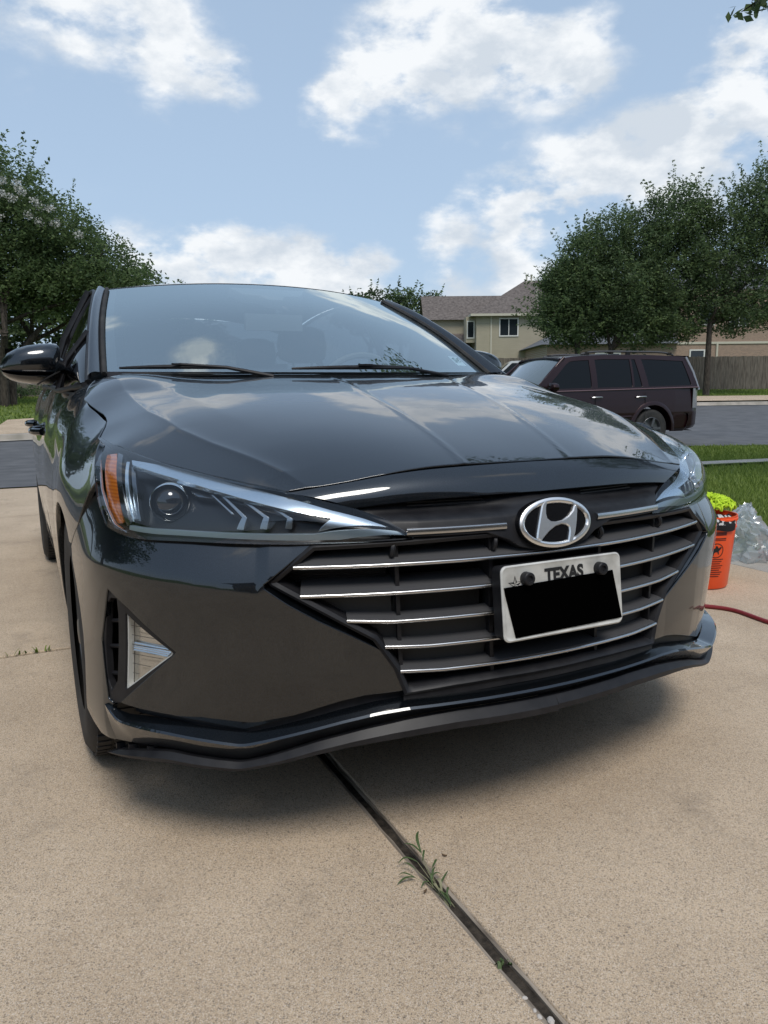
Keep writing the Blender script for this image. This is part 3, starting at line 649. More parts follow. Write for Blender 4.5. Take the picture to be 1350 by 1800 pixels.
# boot lid and rear panel
bt = MB(); Pb = np.zeros((12, 25, 3))
prof = [(4.10,1.01),(4.25,1.02),(4.4,1.015),(4.5,1.0),(4.55,.96),(4.58,.85),(4.60,.7),(4.61,.55),(4.60,.4),(4.55,.3),(4.4,.24),(4.2,.22)]
for i, (yy, zz) in enumerate(prof):
    for j, u in enumerate(np.linspace(-1, 1, 25)): Pb[i, j] = (u*(.73 if i > 0 else .76), yy-.16*abs(u)**3, zz-.05*u*u*(1 if i < 5 else 0))
bt.grid(Pb, 0, True); cpart(bt, 'boot_lid', [M_paint], angle=60)
# side glass with dark door frames
for mirr in (False, True):
    sg = MB(); n = 60; top = rail(np.linspace(0, 1, n)); ys = top[:, 1]
    zb = np.interp(ys, [1.33, 1.6, 2.44, 3.36, 4.05], [.972, .958, .975, .988, .99])
    bot = np.array([W(sY(max(y, 1.33)), z, -.004)[0] for y, z in zip(ys, zb)])
    for i in range(n):
        if bot[i][2] > top[i][2]-.01: bot[i] = top[i]-[0, 0, .01]
    k = np.linspace(0, 1, 8); P = bot[:, None]*(1-k)[None, :, None]+top[:, None]*k[None, :, None]; P[..., 0] -= (np.sin(np.pi*k)*.022)[None, :]
    sg.grid(P, 0, False)
    if mirr: sg = sg.mirrored()
    cpart(sg, 'side_windows', [M_tint], angle=60)
    fr_ = MB()
    fr_.tube(top-[.002, 0, .004], .010, 8); b2 = bot.copy(); b2[:, 0] -= .006; fr_.tube(b2, .010, 6)
    for yy in (1.66, 2.44, 3.3):
        i = int(np.argmin(abs(ys-yy))); fr_.tube([bot[i]-[.006, 0, 0], .5*(bot[i]+top[i])-[.028, 0, 0], top[i]-[.006, 0, 0]], .022 if yy != 1.66 else .014, 6)
    # thin bright weather strip end beside the quarter glass
    if mirr: fr_ = fr_.mirrored()
    cpart(fr_, 'window_frame', [M_black], angle=60)
# windscreen
ws = MB(); U_, T_ = np.meshgrid(np.linspace(-1, 1, 41), np.linspace(0, 1, 25), indexing='ij'); P = G(U_, T_)
g0 = np.gradient(P, axis=0); g1 = np.gradient(P, axis=1); nn = np.cross(g0, g1); nn /= np.linalg.norm(nn, axis=-1)[..., None]
fl = nn[20, 10, 1] > 0
ws.grid(P, 0, fl, -nn if fl else nn)
windscreen = cpart(ws, 'windscreen', [M_wind])
# black frit border and gasket
fb_ = MB()
def G_in(u, t, d=.004): return G(u, t)+np.array([0, d*.45, -d])
for side in (-1, 1):
    for (u0, u1) in ((1.0, .955),):
        uu = np.linspace(u0, u1, 3)*side; tt = np.linspace(0, 1, 25); A_, B_ = np.meshgrid(uu, tt, indexing='ij'); fb_.grid(G_in(A_, B_), 0)
uu = np.linspace(-.97, .97, 41)
for t0, t1 in ((0, .05), (.985, 1.0)):
    A_, B_ = np.meshgrid(uu, np.linspace(t0, t1, 4), indexing='ij'); fb_.grid(G_in(A_, B_), 0)
sub(fb_, 'frit_border', [mat('frit', (.012, .013, .015), .4)], windscreen)
gk = MB()
for side in (-1, 1): gk.tube(G(np.full(30, side*1.0), np.linspace(-.01, 1, 30))+[side*.007, -.001, .004], .008, 6)
gk.tube(G(np.linspace(-1, 1, 40), 1.0)+[0, .006, -.001], .0035, 6)
sub(gk, 'gasket', [M_rubber], windscreen)
# inspection sticker low on the driver side of the glass
st = MB(); A_, B_ = np.meshgrid(np.linspace(.80, .885, 4), np.linspace(.085, .175, 3), indexing='ij'); Q = G_in(A_, B_, .0025); st.grid(Q, 0, False); st.grid(Q, 0, True)
sticker = sub(st, 'sticker', [M_sticker], windscreen)
si = MB()
c0, cu, cv = G_in(.812, .112, -.0015)[0], None, None
cu = G_in(.875, .112, -.0015)[0]-c0; cv = G_in(.812, .152, -.0015)[0]-c0
glyph = {'0': [(0,0,.18,1),(.62,0,.8,1),(.18,0,.62,.16),(.18,.84,.62,1)], '5': [(0,.84,.8,1),(0,.5,.18,.84),(0,.42,.8,.56),(.62,.1,.8,.42),(0,0,.8,.14)], '-': [(.1,.42,.7,.58)],
         '2': [(0,.84,.8,1),(.62,.5,.8,.84),(0,.42,.8,.56),(0,.14,.18,.42),(0,0,.8,.14)], '7': [(0,.84,.8,1),(.5,0,.7,.84)]}
for i, ch in enumerate('05-27'):
    for x0, y0, x1, y1 in glyph[ch]:
        V = [c0+cu*((i+a)/5)+cv*b for a, b in ((x0, y0), (x1, y0), (x1, y1), (x0, y1))]; si.add(V, [(0, 1, 2, 3)], 0)
sub(si, 'sticker_writing', [mat('sticker_ink', (.12, .18, .22), .6)], windscreen)
# cowl and wipers
cw = MB(); uu = np.linspace(-1, 1, 41); r0 = G(uu, .012)+[0, -.004, .002]; r1 = np.array([S_hood(np.array(u*.71), np.array(np.interp(abs(u)*.71, [0, .2, .4, .55, .712], [1.175, 1.185, 1.215, 1.255, 1.305])))[0]-[0, -.01, .022] for u in uu])
cw.grid(np.stack([r0, .5*(r0+r1)-[0, 0, .012], r1], 0), 0, False); cpart(cw, 'cowl', [M_black], angle=60)
def wiper(xp, xt, xt2, lift):
    root = MB()
    def gp(x, t, up):
        up = up*.7
        u = x/(.712-.03*t); return G(u, t)[0]+np.array([0, -up*.45, up])
    piv = gp(xp, 0, .008)
    blade = np.array([gp(x, tt, .020) for x, tt in zip(np.linspace(xt, xt2, 16), .008+lift*np.sin(np.linspace(0.15, 2.9, 16)))])
    root.tube(blade, [.004+.004*math.sin(math.pi*i/15) for i in range(16)], 6)
    w = cpart(root, 'wiper', [M_black])
    ar = MB(); mid = blade[8]+[0, -.008, .008]; ar.tube([piv+[0, -.02, -.012], piv*.5+mid*.5+[0, -.008, .003], mid], [.007, .0055, .004], 8); ar.box(mid, (.05, .009, .006)); sub(ar, 'wiper_arm', [M_black], w)
    return w
wiper(-.24, -.675, -.36, .012); wiper(.43, -.175, .30, .012)
# roof sensor pod and mirror behind the glass
pod = MB(); Mx = Matrix.Translation((0.0, 1.93, 1.325)); pod.prism([(-.16,.02),(.16,.02),(.12,-.05),(.05,-.055),(.03,-.10),(-.03,-.10),(-.05,-.055),(-.12,-.05)], 0, .035, Mx@Matrix.Rotation(rad(27), 4, 'X'))
pod.box((0, 1.86, 1.225), (.24, .025, .065)); cpart(pod, 'rear_view_mirror', [M_dash], smooth=False)
# interior
it = MB(); P = []
for yy, zz in ((1.25,.93),(1.40,.985),(1.60,.99),(1.75,.96),(1.80,.80)): P.append([(u*.70, yy+.10*u*u, zz-.02*u*u) for u in np.linspace(-1, 1, 15)])
it.grid(np.array(P), 0, True); cpart(it, 'dashboard', [M_dash], angle=60)
fl_ = MB(); fl_.box((0, 2.6, .32), (1.5, 2.6, .1)); fl_.box((0, 3.65, .75), (1.3, .08, .75)); cpart(fl_, 'cabin_floor', [M_interior], smooth=False)
def seat(x, y):
    s_ = MB(); Pz = []
    for zz, w_, d_ in ((.42,.25,.0),(.60,.26,.02),(.85,.25,.07),(1.02,.20,.11),(1.06,.12,.12)):
        Pz.append([(x+w_*math.cos(a), y+d_+.07*math.sin(a), zz) for a in np.linspace(0, 2*math.pi, 17)])
    s_.grid(np.array(Pz), 0); s_.box((x, y-.2, .47), (.5, .45, .14)); o = cpart(s_, 'seat', [M_seat], angle=60)
    h_ = MB(); Pz = []
    for zz, w_ in ((1.09,.07),(1.11,.125),(1.18,.135),(1.25,.12),(1.27,.06)): Pz.append([(x+w_*math.cos(a), y+.13+.045*math.sin(a), zz) for a in np.linspace(0, 2*math.pi, 17)])
    h_.grid(np.array(Pz), 0); h_.tube([(x-.05, y+.13, 1.03), (x-.05, y+.13, 1.12)], .006); h_.tube([(x+.05, y+.13, 1.03), (x+.05, y+.13, 1.12)], .006); sub(h_, 'headrest', [M_seat], o)
for x_ in (-.37, .37): seat(x_, 2.42)
for x_ in (-.40, 0, .40): seat(x_, 3.35)
swm = MB(); th = np.linspace(0, 2*math.pi, 33); swm.tube([(.37+.185*math.cos(a), 1.88-.185*math.sin(a)*.42, .93+.185*math.sin(a)*.9) for a in th], .014, 8, cap=False); swm.box((.37, 1.87, .92), (.14, .04, .10)); cpart(swm, 'steering_wheel', [M_dash])
# --- door mirrors (passenger side is the left of the picture) ---
def door_mirror(mirr):
    # shell: outline stations from outer tip (x=-1.075) to the inner edge (x=-.845)
    st_ = [(-1.040,1.035,.010,.02),(-1.033,1.036,.026,.045),(-1.015,1.040,.043,.07),(-.985,1.043,.056,.088),(-.950,1.0455,.064,.096),(-.910,1.047,.068,.098),(-.875,1.048,.0695,.096),(-.853,1.048,.068,.088),(-.846,1.048,.060,.075)]
    st_ = [(-.826+(x+.846)*.962, zc+.003, h_, d_) for x, zc, h_, d_ in st_]
    m = MB(); P = []
    for x, zc, hz_, dy in st_:
        ring = []
        for a in np.linspace(-math.pi/2, math.pi/2, 13):
            ca, sa = math.cos(a), math.sin(a)
            zz = zc+hz_*math.copysign(abs(sa)**.75, sa)*(1.0 if sa > 0 else .62)
            ring.append((x, 1.74-dy*abs(ca)**.6, zz))
        P.append(ring)
    m.grid(np.array(P), 0, True)
    hs = cpart(m.mirrored() if mirr else m, 'side_mirror', [M_paint], angle=60)
    lo = MB(); P = []
    for x, zc, hz_, dy in st_[:-1]+[(-.79,1.029,.040,.05),(-.765,1.022,.034,.04)]:
        ring = []; nar = x > -.84
        for a in np.linspace(0, 2*math.pi, 17):
            ca, sa = math.cos(a), math.sin(a)
            if nar: ring.append((x, 1.72-dy*.9*ca, zc-.012+hz_*.62*sa))
            else: ring.append((x, 1.735-dy*.98*ca, zc-hz_*.62-.002+hz_*.40*sa*(1 if sa < 0 else .25)))
        P.append(ring)
    lo.grid(np.array(P), 0, True); sub(lo.mirrored() if mirr else lo, 'mirror_base', [M_paint if not mirr else M_black], hs, angle=60)
    gl = MB(); gl.box((-.92, 1.743, 1.049), (.15, .006, .105)); sub(gl.mirrored() if mirr else gl, 'mirror_glass', [mat('mirror', (.8, .8, .8), .03, 1)], hs)
    sm = MB(); sm.tube([(-.832,1.648,1.023),(-.868,1.632,1.003),(-.905,1.636,.979)], .003, 5); sub(sm.mirrored() if mirr else sm, 'mirror_seam', [M_dark], hs)
    bk = MB(); P = []
    sub(bk_tri(mirr), 'mirror_sail', [M_black], hs)
def bk_tri(mirr):
    m = MB(); m.prism([(0,0),(.26,0),(.26,.135)], 0, .010, Matrix(((0,0,-1,-.770),(1,0,0,1.45),(0,1,0,.985),(0,0,0,1)))); return m.mirrored() if mirr else m
door_mirror(False); door_mirror(True)
# --- grille ---
fr = MB()
ring = dens(GRIL[:-1]+[GRIL[-1]], .02, False)
def inset(poly, d):
    """shrinks an open half outline towards the inside of the closed symmetric opening"""
    P = np.array(poly, float); full = np.concatenate([P, (P*[-1, 1])[::-1][1:-1]]); n = len(full); out = []
    for i in range(len(P)):
        a = full[i-1]; b = full[i]; c = full[(i+1) % n]; e1 = (b-a); e2 = (c-b); e1 /= np.linalg.norm(e1)+1e-9; e2 /= np.linalg.norm(e2)+1e-9
        n1 = np.array([-e1[1], e1[0]]); n2 = np.array([-e2[1], e2[0]]); nn = n1+n2; L = np.linalg.norm(nn); nn = nn/L if L > 1e-6 else n1
        out.append(b+nn*d/max(.5, nn@n1))
    return np.array(out)
pairs = [(0, -.006), (.006, -.001), (.013, -.006), (.018, -.030), (.020, -.085)]
rows = []
for d, o in pairs:
    q = inset(GRIL, d); q[0, 0] = 0; q[-1, 0] = 0; qq = dens([tuple(x) for x in q], .012, False); rows.append((q, o))
seg = []
for q, o in rows:
    # equal sampling per edge so that the rings line up
    pts = []
    for i in range(len(q)-1):
        n = max(1, int(np.linalg.norm(np.array(GRIL[i+1])-np.array(GRIL[i]))/.012))
        for j in range(n): pts.append(q[i]+(q[i+1]-q[i])*j/n)
    pts.append(q[-1]); pts = np.array(pts); seg.append(W(pts[:, 0], pts[:, 1], o))
P = np.stack(seg, 1); fr.grid(P, 0, False); fr.mirror_all()
grille = cpart(fr, 'grille_frame', [M_black], angle=40)
bkm = MB(); q = inset(GRIL, .012); q[0, 0] = 0; q[-1, 0] = 0
panel(bkm, Wo(-.090), [tuple(x) for x in q], h=.03, edge=0); bkm.mirror_all(); sub(bkm, 'grille_backing', [M_dark], grille)
# grey blanking panels behind the bars, ribbed ones at the upper outer corners
def blank(poly, o, m_):
    for mirr in (False, True):
        m = MB(); panel(m, Wo(o), poly, h=.03, edge=.01)
        sub(m.mirrored() if mirr else m, 'blanking_panel', [m_], grille)
blank([(.365,.452),(.445,.503),(.150,.503),(.140,.452)], -.035, M_grey)
blank([(.440,.503),(.545,.553),(.355,.553),(.352,.503)], -.036, M_grey)
blank([(.160,.505),(.352,.505),(.345,.552),(.160,.552)], -.037, M_dark)
blank([(.330,.400),(.375,.450),(.140,.450),(.150,.400)], -.038, M_grey)
blank([(.36,.62),(.555,.62),(.500,.655),(.360,.655)], -.055, M_rib)
blank([(.24,.62),(.36,.62),(.360,.655),(.260,.655)], -.06, M_grey)
blank([(.36,.565),(.560,.565),(.575,.60),(.360,.60)], -.062, M_rib)
def bar(z0, s_end, wing, zend=0.0, o0=-.006):
    n = 70; ss = np.linspace(-s_end, s_end, n); as_ = np.abs(ss)
    zz = z0+zend*np.clip((as_-(s_end-.09))/.09, 0, 1)
    P0 = W(as_, zz, o0); P0[:, 0] = np.where(ss > 0, -1, 1)*np.abs(P0[:, 0])
    p1 = W(as_, zz, o0+.01); p1[:, 0] = np.where(ss > 0, -1, 1)*np.abs(p1[:, 0]); nrm = (p1-P0)/.01; up = np.tile([0, 0, 1.0], (n, 1))
    m = MB(); sweepS(m, (P0, nrm, up), wing, 0, True); o = sub(m, 'grille_bar', [M_bar], grille, angle=35)
    # chrome edge, slightly proud
    P0 = P0; c = MB(); sweepS(c, (P0, nrm, up), [(.0, -.0048), (.0045, -.0042), (.0062, -.0005), (.0045, .0028), (.0, .0034)], 0, True); sub(c, 'chrome_edge', [M_chrome], o, angle=60)
    return o
bar(.615, .547, [(0,-.0055),(0,.005),(-.022,.015),(-.072,.026),(-.072,.012),(-.01,-.007)])
bar(.558, .535, [(0,-.0055),(0,.005),(-.022,.013),(-.062,.022),(-.062,.008),(-.01,-.007)])
bar(.500, .446, [(0,-.0055),(0,.005),(-.034,.011),(-.034,.002),(-.01,-.007)], .006)
bar(.4455, .372, [(0,-.0055),(0,.005),(-.034,.011),(-.034,.002),(-.01,-.007)], .004)
bar(.394, .342, [(0,-.0055),(0,.005),(-.055,.014),(-.055,.002),(-.01,-.007)], .004)
for sx in (-1, 1):
    for s0, sl in ((.337, .10), (.137, .05)):
        m = MB(); zs = np.linspace(.362, .668, 24)
        sz = s0+sl*(zs-.50)*.35
        P0 = W(sz, zs, -.018-.012*np.clip((zs-.655)/.02, 0, 1)); P1 = W(sz, zs, -.085)
        P0b = W(sz+.008, zs, -.018); P1b = W(sz+.008, zs, -.085)
        m.grid(np.stack([P1, P0, P0b, P1b], 1), 0, True)
        if sx > 0: m = m.mirrored()
        sub(m, 'grille_fin', [M_black], grille, smooth=False)
# small stalks of the upper fins that curl over the top bar
for mirr in (False, True):
    for s0 in (.352, .136):
        fn = MB(); p = [W(s0-.006, .664, -.040)[0], W(s0-.002, .655, -.014)[0], W(s0+.002, .643, -.008)[0], W(s0+.003, .632, -.012)[0], W(s0+.003, .622, -.03)[0]]
        fn.tube(nat_spline([0, 1, 2, 3, 4], p)(np.linspace(0, 4, 12)), .0055, 6); sub(fn.mirrored() if mirr else fn, 'grille_fin_tip', [M_black], grille)
# --- black cover above the grille with the swelling that carries emblem and chrome strips ---
def o_cov(s, z):
    s = np.abs(np.asarray(s, float)); z = np.asarray(z, float)
    t = np.clip((.712-z)/.016, 0, 1); t = t*t*(3-2*t)
    base = -.034*(1-t)+.004*t
    emb = np.exp(-((s/.115)**2+((z-.674)/.060)**2)**1.6)
    out = np.clip((s-.30)/.10, 0, 1); base = base*(1-out)-.012*out
    top = np.clip((z-.722)/.010, 0, 1)
    return base*(1-emb)-.004*emb-.0*top
def sgnW(o_fn):
    def S(s, z):
        s = np.asarray(s, float); P = W(np.abs(s), z, o_fn(s, z)); P[..., 0] = np.where(s > 0, -1, 1)*np.abs(P[..., 0]); return P
    return S
cvh = [(0,.734),(.1346,.7340),(.2922,.7305),(.36,.7265),(.4232,.7195),(.395,.706),(.36,.692),(.337,.681),(.327,.674),(.322,.6685),(.25,.668),(.16,.668),(.11,.650),(.085,.634),(.045,.624),(0,.621)]
cv_ = [tuple(p) for p in cvh]+[(-a, b) for a, b in cvh[::-1][1:-1]]
mcv = MB(); panel(mcv, sgnW(o_cov), cv_, h=.0075, edge=.02)
cover = cpart(mcv, 'upper_grille_cover', [M_black])
rbp = MB()
for s0, s1 in ((.13, .33),):
    panel(rbp, Wo(-.0315), [(s0,.714),(s0+.01,.7325),(s1-.03,.7290),(s1+.0,.7160)], h=.02, edge=0)
sub(rbp.mirrored(), 'ribbed_insert', [M_rib], cover); sub(rbp, 'ribbed_insert', [M_rib], cover)
for sx in (-1, 1):
    m = MB(); ss = np.linspace(.117, .327, 26); P0 = W(ss, .6775+0*ss, .006); nr = (W(ss, .6775+0*ss, .016)-P0)/.01; up = np.tile([0, 0, 1.0], (26, 1))
    sweepS(m, (P0, nr, up), [(-.006, -.0065), (.0035, -.006), (.005, 0), (.0025, .0055), (-.006, .0065)], 0, True)
    if sx > 0: m = m.mirrored()
    cpart(m, 'chrome_strip', [M_chrome], angle=50)
# --- emblem ---
M_emb = mat('emblem_chrome', (.90, .89, .87), .36, 1.0)
EM = Matrix.Translation((0.0, .0330, .6745))@Matrix.Rotation(rad(90-13), 4, 'X')      # local x right, y up, z towards us
E_RX, E_RZ = .0890, .0500
def ell(rx, ry, n=64): return [(rx*math.cos(a), ry*math.sin(a)) for a in np.linspace(0, 2*math.pi, n, endpoint=False)]
eb = MB(); eb.prism(ell(E_RX+.003, E_RZ+.003), -.016, .004, EM)
emblem = cpart(eb, 'emblem', [mat('emblem_black', (.004, .004, .005), .25)], smooth=False)
er = MB(); n = 72; V = []
prof = [(.0, -.004), (.0015, .004), (-.003, .0075), (-.0085, .0065), (-.0105, .001)]
P = np.zeros((n+1, len(prof), 3))
for i in range(n+1):
    a = 2*math.pi*i/n
    for j, (dr, h_) in enumerate(prof): P[i, j] = np.array(EM@Vector(((E_RX+dr)*math.cos(a), (E_RZ+dr)*math.sin(a), h_+.002)))
er.grid(P, 0, False); sub(er, 'chrome_oval', [M_emb], emblem, angle=60)
def emap(pts):
    out = []
    for x, y in pts:
        nx = (x-565)/343; ny = -(y-310+(x-565)*.115*1.0)/206
        out.append((nx*E_RX, ny*E_RZ))
    return out
Hs = [(442,165),(462,140),(500,128),(480,190),(474,240),(482,280),(512,303),(560,305),(625,290),(690,250),(735,205),(757,160),(772,150),(786,168),(783,215),(768,290),(745,375),(718,440),(700,470),(672,486),(650,486),(668,430),(682,380),(680,345),(655,328),(610,325),(550,345),(490,385),(440,430),(400,470),(378,468),(356,452),(364,415),(385,345),(410,265)]
hp = emap(Hs); hl = MB(); n = len(hp)
cen = np.mean(hp, 0)
hin = []
for i in range(n):
    a = np.array(hp[i-1]); b = np.array(hp[i]); c = np.array(hp[(i+1) % n]); e = c-a; e /= np.linalg.norm(e); hin.append(tuple(b+np.array([-e[1], e[0]])*-.0022))
area = sum(hp[i][0]*hp[(i+1) % n][1]-hp[(i+1) % n][0]*hp[i][1] for i in range(n))
if area > 0: hin = [tuple(2*np.array(hp[i])-np.array(hin[i])) for i in range(n)]
V = [EM@Vector((*p, .0)) for p in hp]+[EM@Vector((*p, .007)) for p in hp]+[EM@Vector((*p, .0098)) for p in hin]
Fc = [(i, (i+1) % n, n+(i+1) % n, n+i) for i in range(n)]+[(n+i, n+(i+1) % n, 2*n+(i+1) % n, 2*n+i) for i in range(n)]+[tuple(range(2*n, 3*n))]
if area < 0: Fc = [f[::-1] for f in Fc]
hl.add(np.array([tuple(v) for v in V]), Fc); sub(hl, 'chrome_letter', [M_emb], emblem, angle=20)
# --- licence plate ---
PM = Matrix.Translation((0.0, -.004, .5272))@Matrix.Rotation(rad(90-6.8), 4, 'X')
def rr(w, h, r, n=6):
    out = []
    for cx, cy, a0 in ((w/2-r, h/2-r, 0), (-w/2+r, h/2-r, 90), (-w/2+r, -h/2+r, 180), (w/2-r, -h/2+r, 270)):
        for a in np.linspace(a0, a0+90, n): out.append((cx+r*math.cos(rad(a)), cy+r*math.sin(rad(a))))
    return out
pb = MB(); o_, i_ = rr(.305, .1524, .014), rr(.289, .1364, .010); n = len(o_)
V = [(*p, -.0015) for p in o_]+[(*p, .0005) for p in o_]+[(*p, .0028) for p in rr(.299, .1464, .012)]+[(*p, .0005) for p in i_]
V = np.array([tuple(PM@Vector(v)) for v in V]); Fc = [tuple(range(n))[::-1]]
for k in range(3): Fc += [(k*n+i, k*n+(i+1) % n, (k+1)*n+(i+1) % n, (k+1)*n+i) for i in range(n)]
Fc.append(tuple(range(3*n, 4*n))); pb.add(V, Fc)
plate = cpart(pb, 'licence_plate', [M_plate], angle=40)
bkt = MB(); bkt.prism(rr(.30, .148, .012), -.035, -.0018, PM)
sub(bkt, 'plate_bracket', [M_black], plate, smooth=False)
bq = MB()
q = [(-.1490,.0385),(.1270,.0400),(.1470,-.0695),(-.1240,-.0690)]
bq.prism([(-.148,.0335),(.129,.0395),(.1485,-.0640),(-.125,-.0690)][::-1], .0008, .0032, PM); sub(bq, 'black_cover', [M_plateblk], plate, smooth=False)
def text_mesh(txt, size, M, ext=.0004, bold=0.0, xs=1.0):
    cu = bpy.data.curves.new('t', 'FONT'); cu.body = txt; cu.size = size; cu.extrude = ext; cu.offset = bold; cu.align_x = 'CENTER'; cu.align_y = 'CENTER'
    ob = bpy.data.objects.new('t', cu); COL.objects.link(ob); dg = bpy.context.evaluated_depsgraph_get(); me = bpy.data.meshes.new_from_object(ob.evaluated_get(dg))
    V = np.array([tuple(M@Vector((v.co.x*xs, v.co.y, v.co.z))) for v in me.vertices]); Fc = [tuple(p.vertices) for p in me.polygons]
    bpy.data.objects.remove(ob); bpy.data.curves.remove(cu); bpy.data.meshes.remove(me); return V, Fc
tx = MB(); V, Fc = text_mesh('TEXAS', .037, PM@Matrix.Translation((.003, .0455, .0012)), .0004, .0016, .90); tx.add(V, Fc)
star = []
for i in range(10): a = math.pi/2+i*math.pi/5; r = .018 if i % 2 == 0 else .0068; star.append((-.119+r*math.cos(a), .037+r*math.sin(a)))
sub(tx, 'plate_writing', [M_ink], plate, smooth=False)
tx = MB(); tx.prism(star, .0005, .0010, PM); sub(tx, 'plate_star', [M_ink], plate, smooth=False)
sw = MB()
for i in range(0, 10, 2):
    c_ = (-.119, .037); a_, b_ = star[i], star[(i+1) % 10]; k_ = .80
    V = [PM@Vector((c_[0]+(p[0]-c_[0])*s_, c_[1]+(p[1]-c_[1])*s_, .0016)) for p, s_ in (((c_[0], c_[1]), 1), (a_, k_), (b_, k_))]; sw.add(np.array([tuple(v) for v in V]), [(0, 1, 2)])
sub(sw, 'star_facets', [M_plate], plate, smooth=False)
for x_ in (-.0935, .0935):
    s_ = MB(); s_.lathe([(0, -.002), (.0130, -.002), (.0138, .001), (.0130, .0150), (.0113, .0168), (.0072, .0170), (.0060, .0130), (.0, .0130)], 28, PM@Matrix.Translation((x_, .0470, .0)))
    sub(s_, 'plate_bolt', [M_black], plate, angle=35)
# --- headlights ---
def LD(d): return lambda u, v: LAMP(u, v, d)
M_housing2 = mat('lamp_smoked_reflector', (.16, .18, .20), .2, .9)
def headlight(mirr):
    mk = lambda m: m.mirrored() if mirr else m
    ln = MB(); full_ = [(0,0)]+[(t, 0) for t in np.linspace(.04, .96, 24)]+[(1,0),(1,1)]+[(t, 1) for t in np.linspace(.96, .04, 24)]+[(0,1)]+[(0, v) for v in (.8,.6,.4,.2)]
    U_, V_ = np.meshgrid(np.linspace(0, 1, 60), np.linspace(0, 1, 16), indexing='ij'); P = LAMP(U_, V_, 0)
    hs = MB(); Ph = LAMP(U_, V_, .030+.045*np.sin(np.pi*V_)**.7*(1-U_)**.5)
    hs.grid(Ph, 0, False)
    housing = cpart(mk(hs), 'headlight', [M_housing], angle=70)
    # rim between lens edge and housing
    rm = MB(); edge_uv = [(t, 0) for t in np.linspace(0, 1, 50)]+[(t, 1) for t in np.linspace(1, 0, 50)]+[(0, v) for v in np.linspace(1, 0, 14)]
    eu = np.array(edge_uv); r0 = LAMP(eu[:, 0], eu[:, 1], 0.0); r1 = LAMP(eu[:, 0], eu[:, 1], .035); cin = LAMP(np.full(1, .4), np.full(1, .5), 0)[0]
    ins = eu+(np.array([.40, .5])-eu)*np.array([.012, .055]); r2 = LAMP(ins[:, 0], ins[:, 1], .004); r3 = LAMP(ins[:, 0], ins[:, 1], .034)
    rm.grid(np.stack([r1, r0, r2, r3], 1), 0, False); sub(mk(rm), 'headlight_bezel', [M_gloss], housing, angle=60)
    ln.grid(P, 0, False)
    lens = sub(mk(ln), 'headlight_lens', [M_lens], housing, angle=80)
    def elem(name, poly, d, m_, depth=.010, h=None):
        e = MB(); p = np.array(poly)
        pd = []
        for i in range(len(p)):
            a, b = p[i], p[(i+1) % len(p)]; k = max(1, int(np.linalg.norm((b-a)*[1.0, .25])/.03))
            for j in range(k): pd.append(tuple(a+(b-a)*j/k))
        panel(e, LD(d), pd, h=.02 if h is None else h, edge=depth, bev=.0006)
        return sub(mk(e), name, [m_], housing)
    elem('light_strip', [(.223,.182),(.33,.085),(.442,.040),(.54,.07),(.641,.115),(.72,.19),(.801,.291),(.881,.316),(.942,.403),(.84,.62),(.74,.794),(.797,.5),(.704,.485),(.62,.42),(.529,.353),(.44,.305),(.359,.275),(.224,.265)], .012, M_satin)
    elem('lower_light_strip', [(.138,.912),(.245,.910),(.36,.902),(.471,.892),(.60,.876),(.726,.846),(.86,.69),(.976,.50),(.983,.68),(.88,.84),(.79,.930),(.656,.945),(.46,.946),(.236,.950),(.129,.942)], .010, M_satin2)
    elem('turn_signal', [(.060,.270),(.130,.165),(.137,.573),(.097,.906),(.058,.933),(.040,.849),(.043,.645),(.048,.462)], .030, M_amber, .015)
    elem('vertical_light_strip', [(.189,.242),(.203,.225),(.158,.871),(.144,.877)], .026, M_satin)
    for pl in ([(.500,.40),(.507,.39),(.548,.69),(.520,.84),(.500,.84),(.535,.69)], [(.470,.43),(.474,.425),(.512,.66),(.507,.67)], [(.560,.42),(.568,.41),(.615,.65),(.592,.81),(.572,.81),(.600,.65)], [(.640,.46),(.648,.45),(.682,.62),(.665,.78),(.648,.78),(.668,.62)]):
        elem('reflector_chevron', pl, .027, M_chev, .01)
    # bright outer chrome flank beside the amber
    elem('chrome_flank', [(.012,.12),(.030,.10),(.024,.45),(.020,.70),(.045,.95),(.10,.97),(.10,.985),(.03,.975),(.004,.75),(.004,.4)], .016, M_reflector, .006)
    elem('side_reflector', [(.205,.30),(.222,.29),(.205,.60),(.182,.86),(.165,.86),(.190,.60)], .034, M_housing2, .01)
    elem('upper_reflector', [(.40,.44),(.50,.40),(.62,.47),(.70,.54),(.66,.58),(.58,.50),(.50,.46),(.42,.50)], .040, M_housing2, .01)
    elem('bezel_post', [(.150,.12),(.175,.14),(.140,.90),(.118,.92)], .020, M_gloss, .012)
    # projector
    c = LAMP(np.array([.311]), np.array([.646]), .045)[0]; look = Vector((-.30, -.93, .0)).normalized()
    Mq = Matrix.Translation(tuple(c))@look.to_track_quat('Z', 'Y').to_matrix().to_4x4()
    pj_ = MB(); pj_.lathe([(.034, -.02), (.0355, .008), (.0372, .012), (.0390, .010), (.0395, -.01)], 40, Mq); sub(mk(pj_), 'projector_ring', [M_reflector], housing, angle=50)
    pl_ = MB(); pl_.lathe([(.0005, .020), (.012, .0185), (.022, .013), (.030, .004), (.0345, -.008)], 40, Mq); sub(mk(pl_), 'projector_lens', [mat('projector_glass', (.010, .011, .013), .04, 0, .5, 1)], housing, angle=80)
headlight(False); headlight(True)
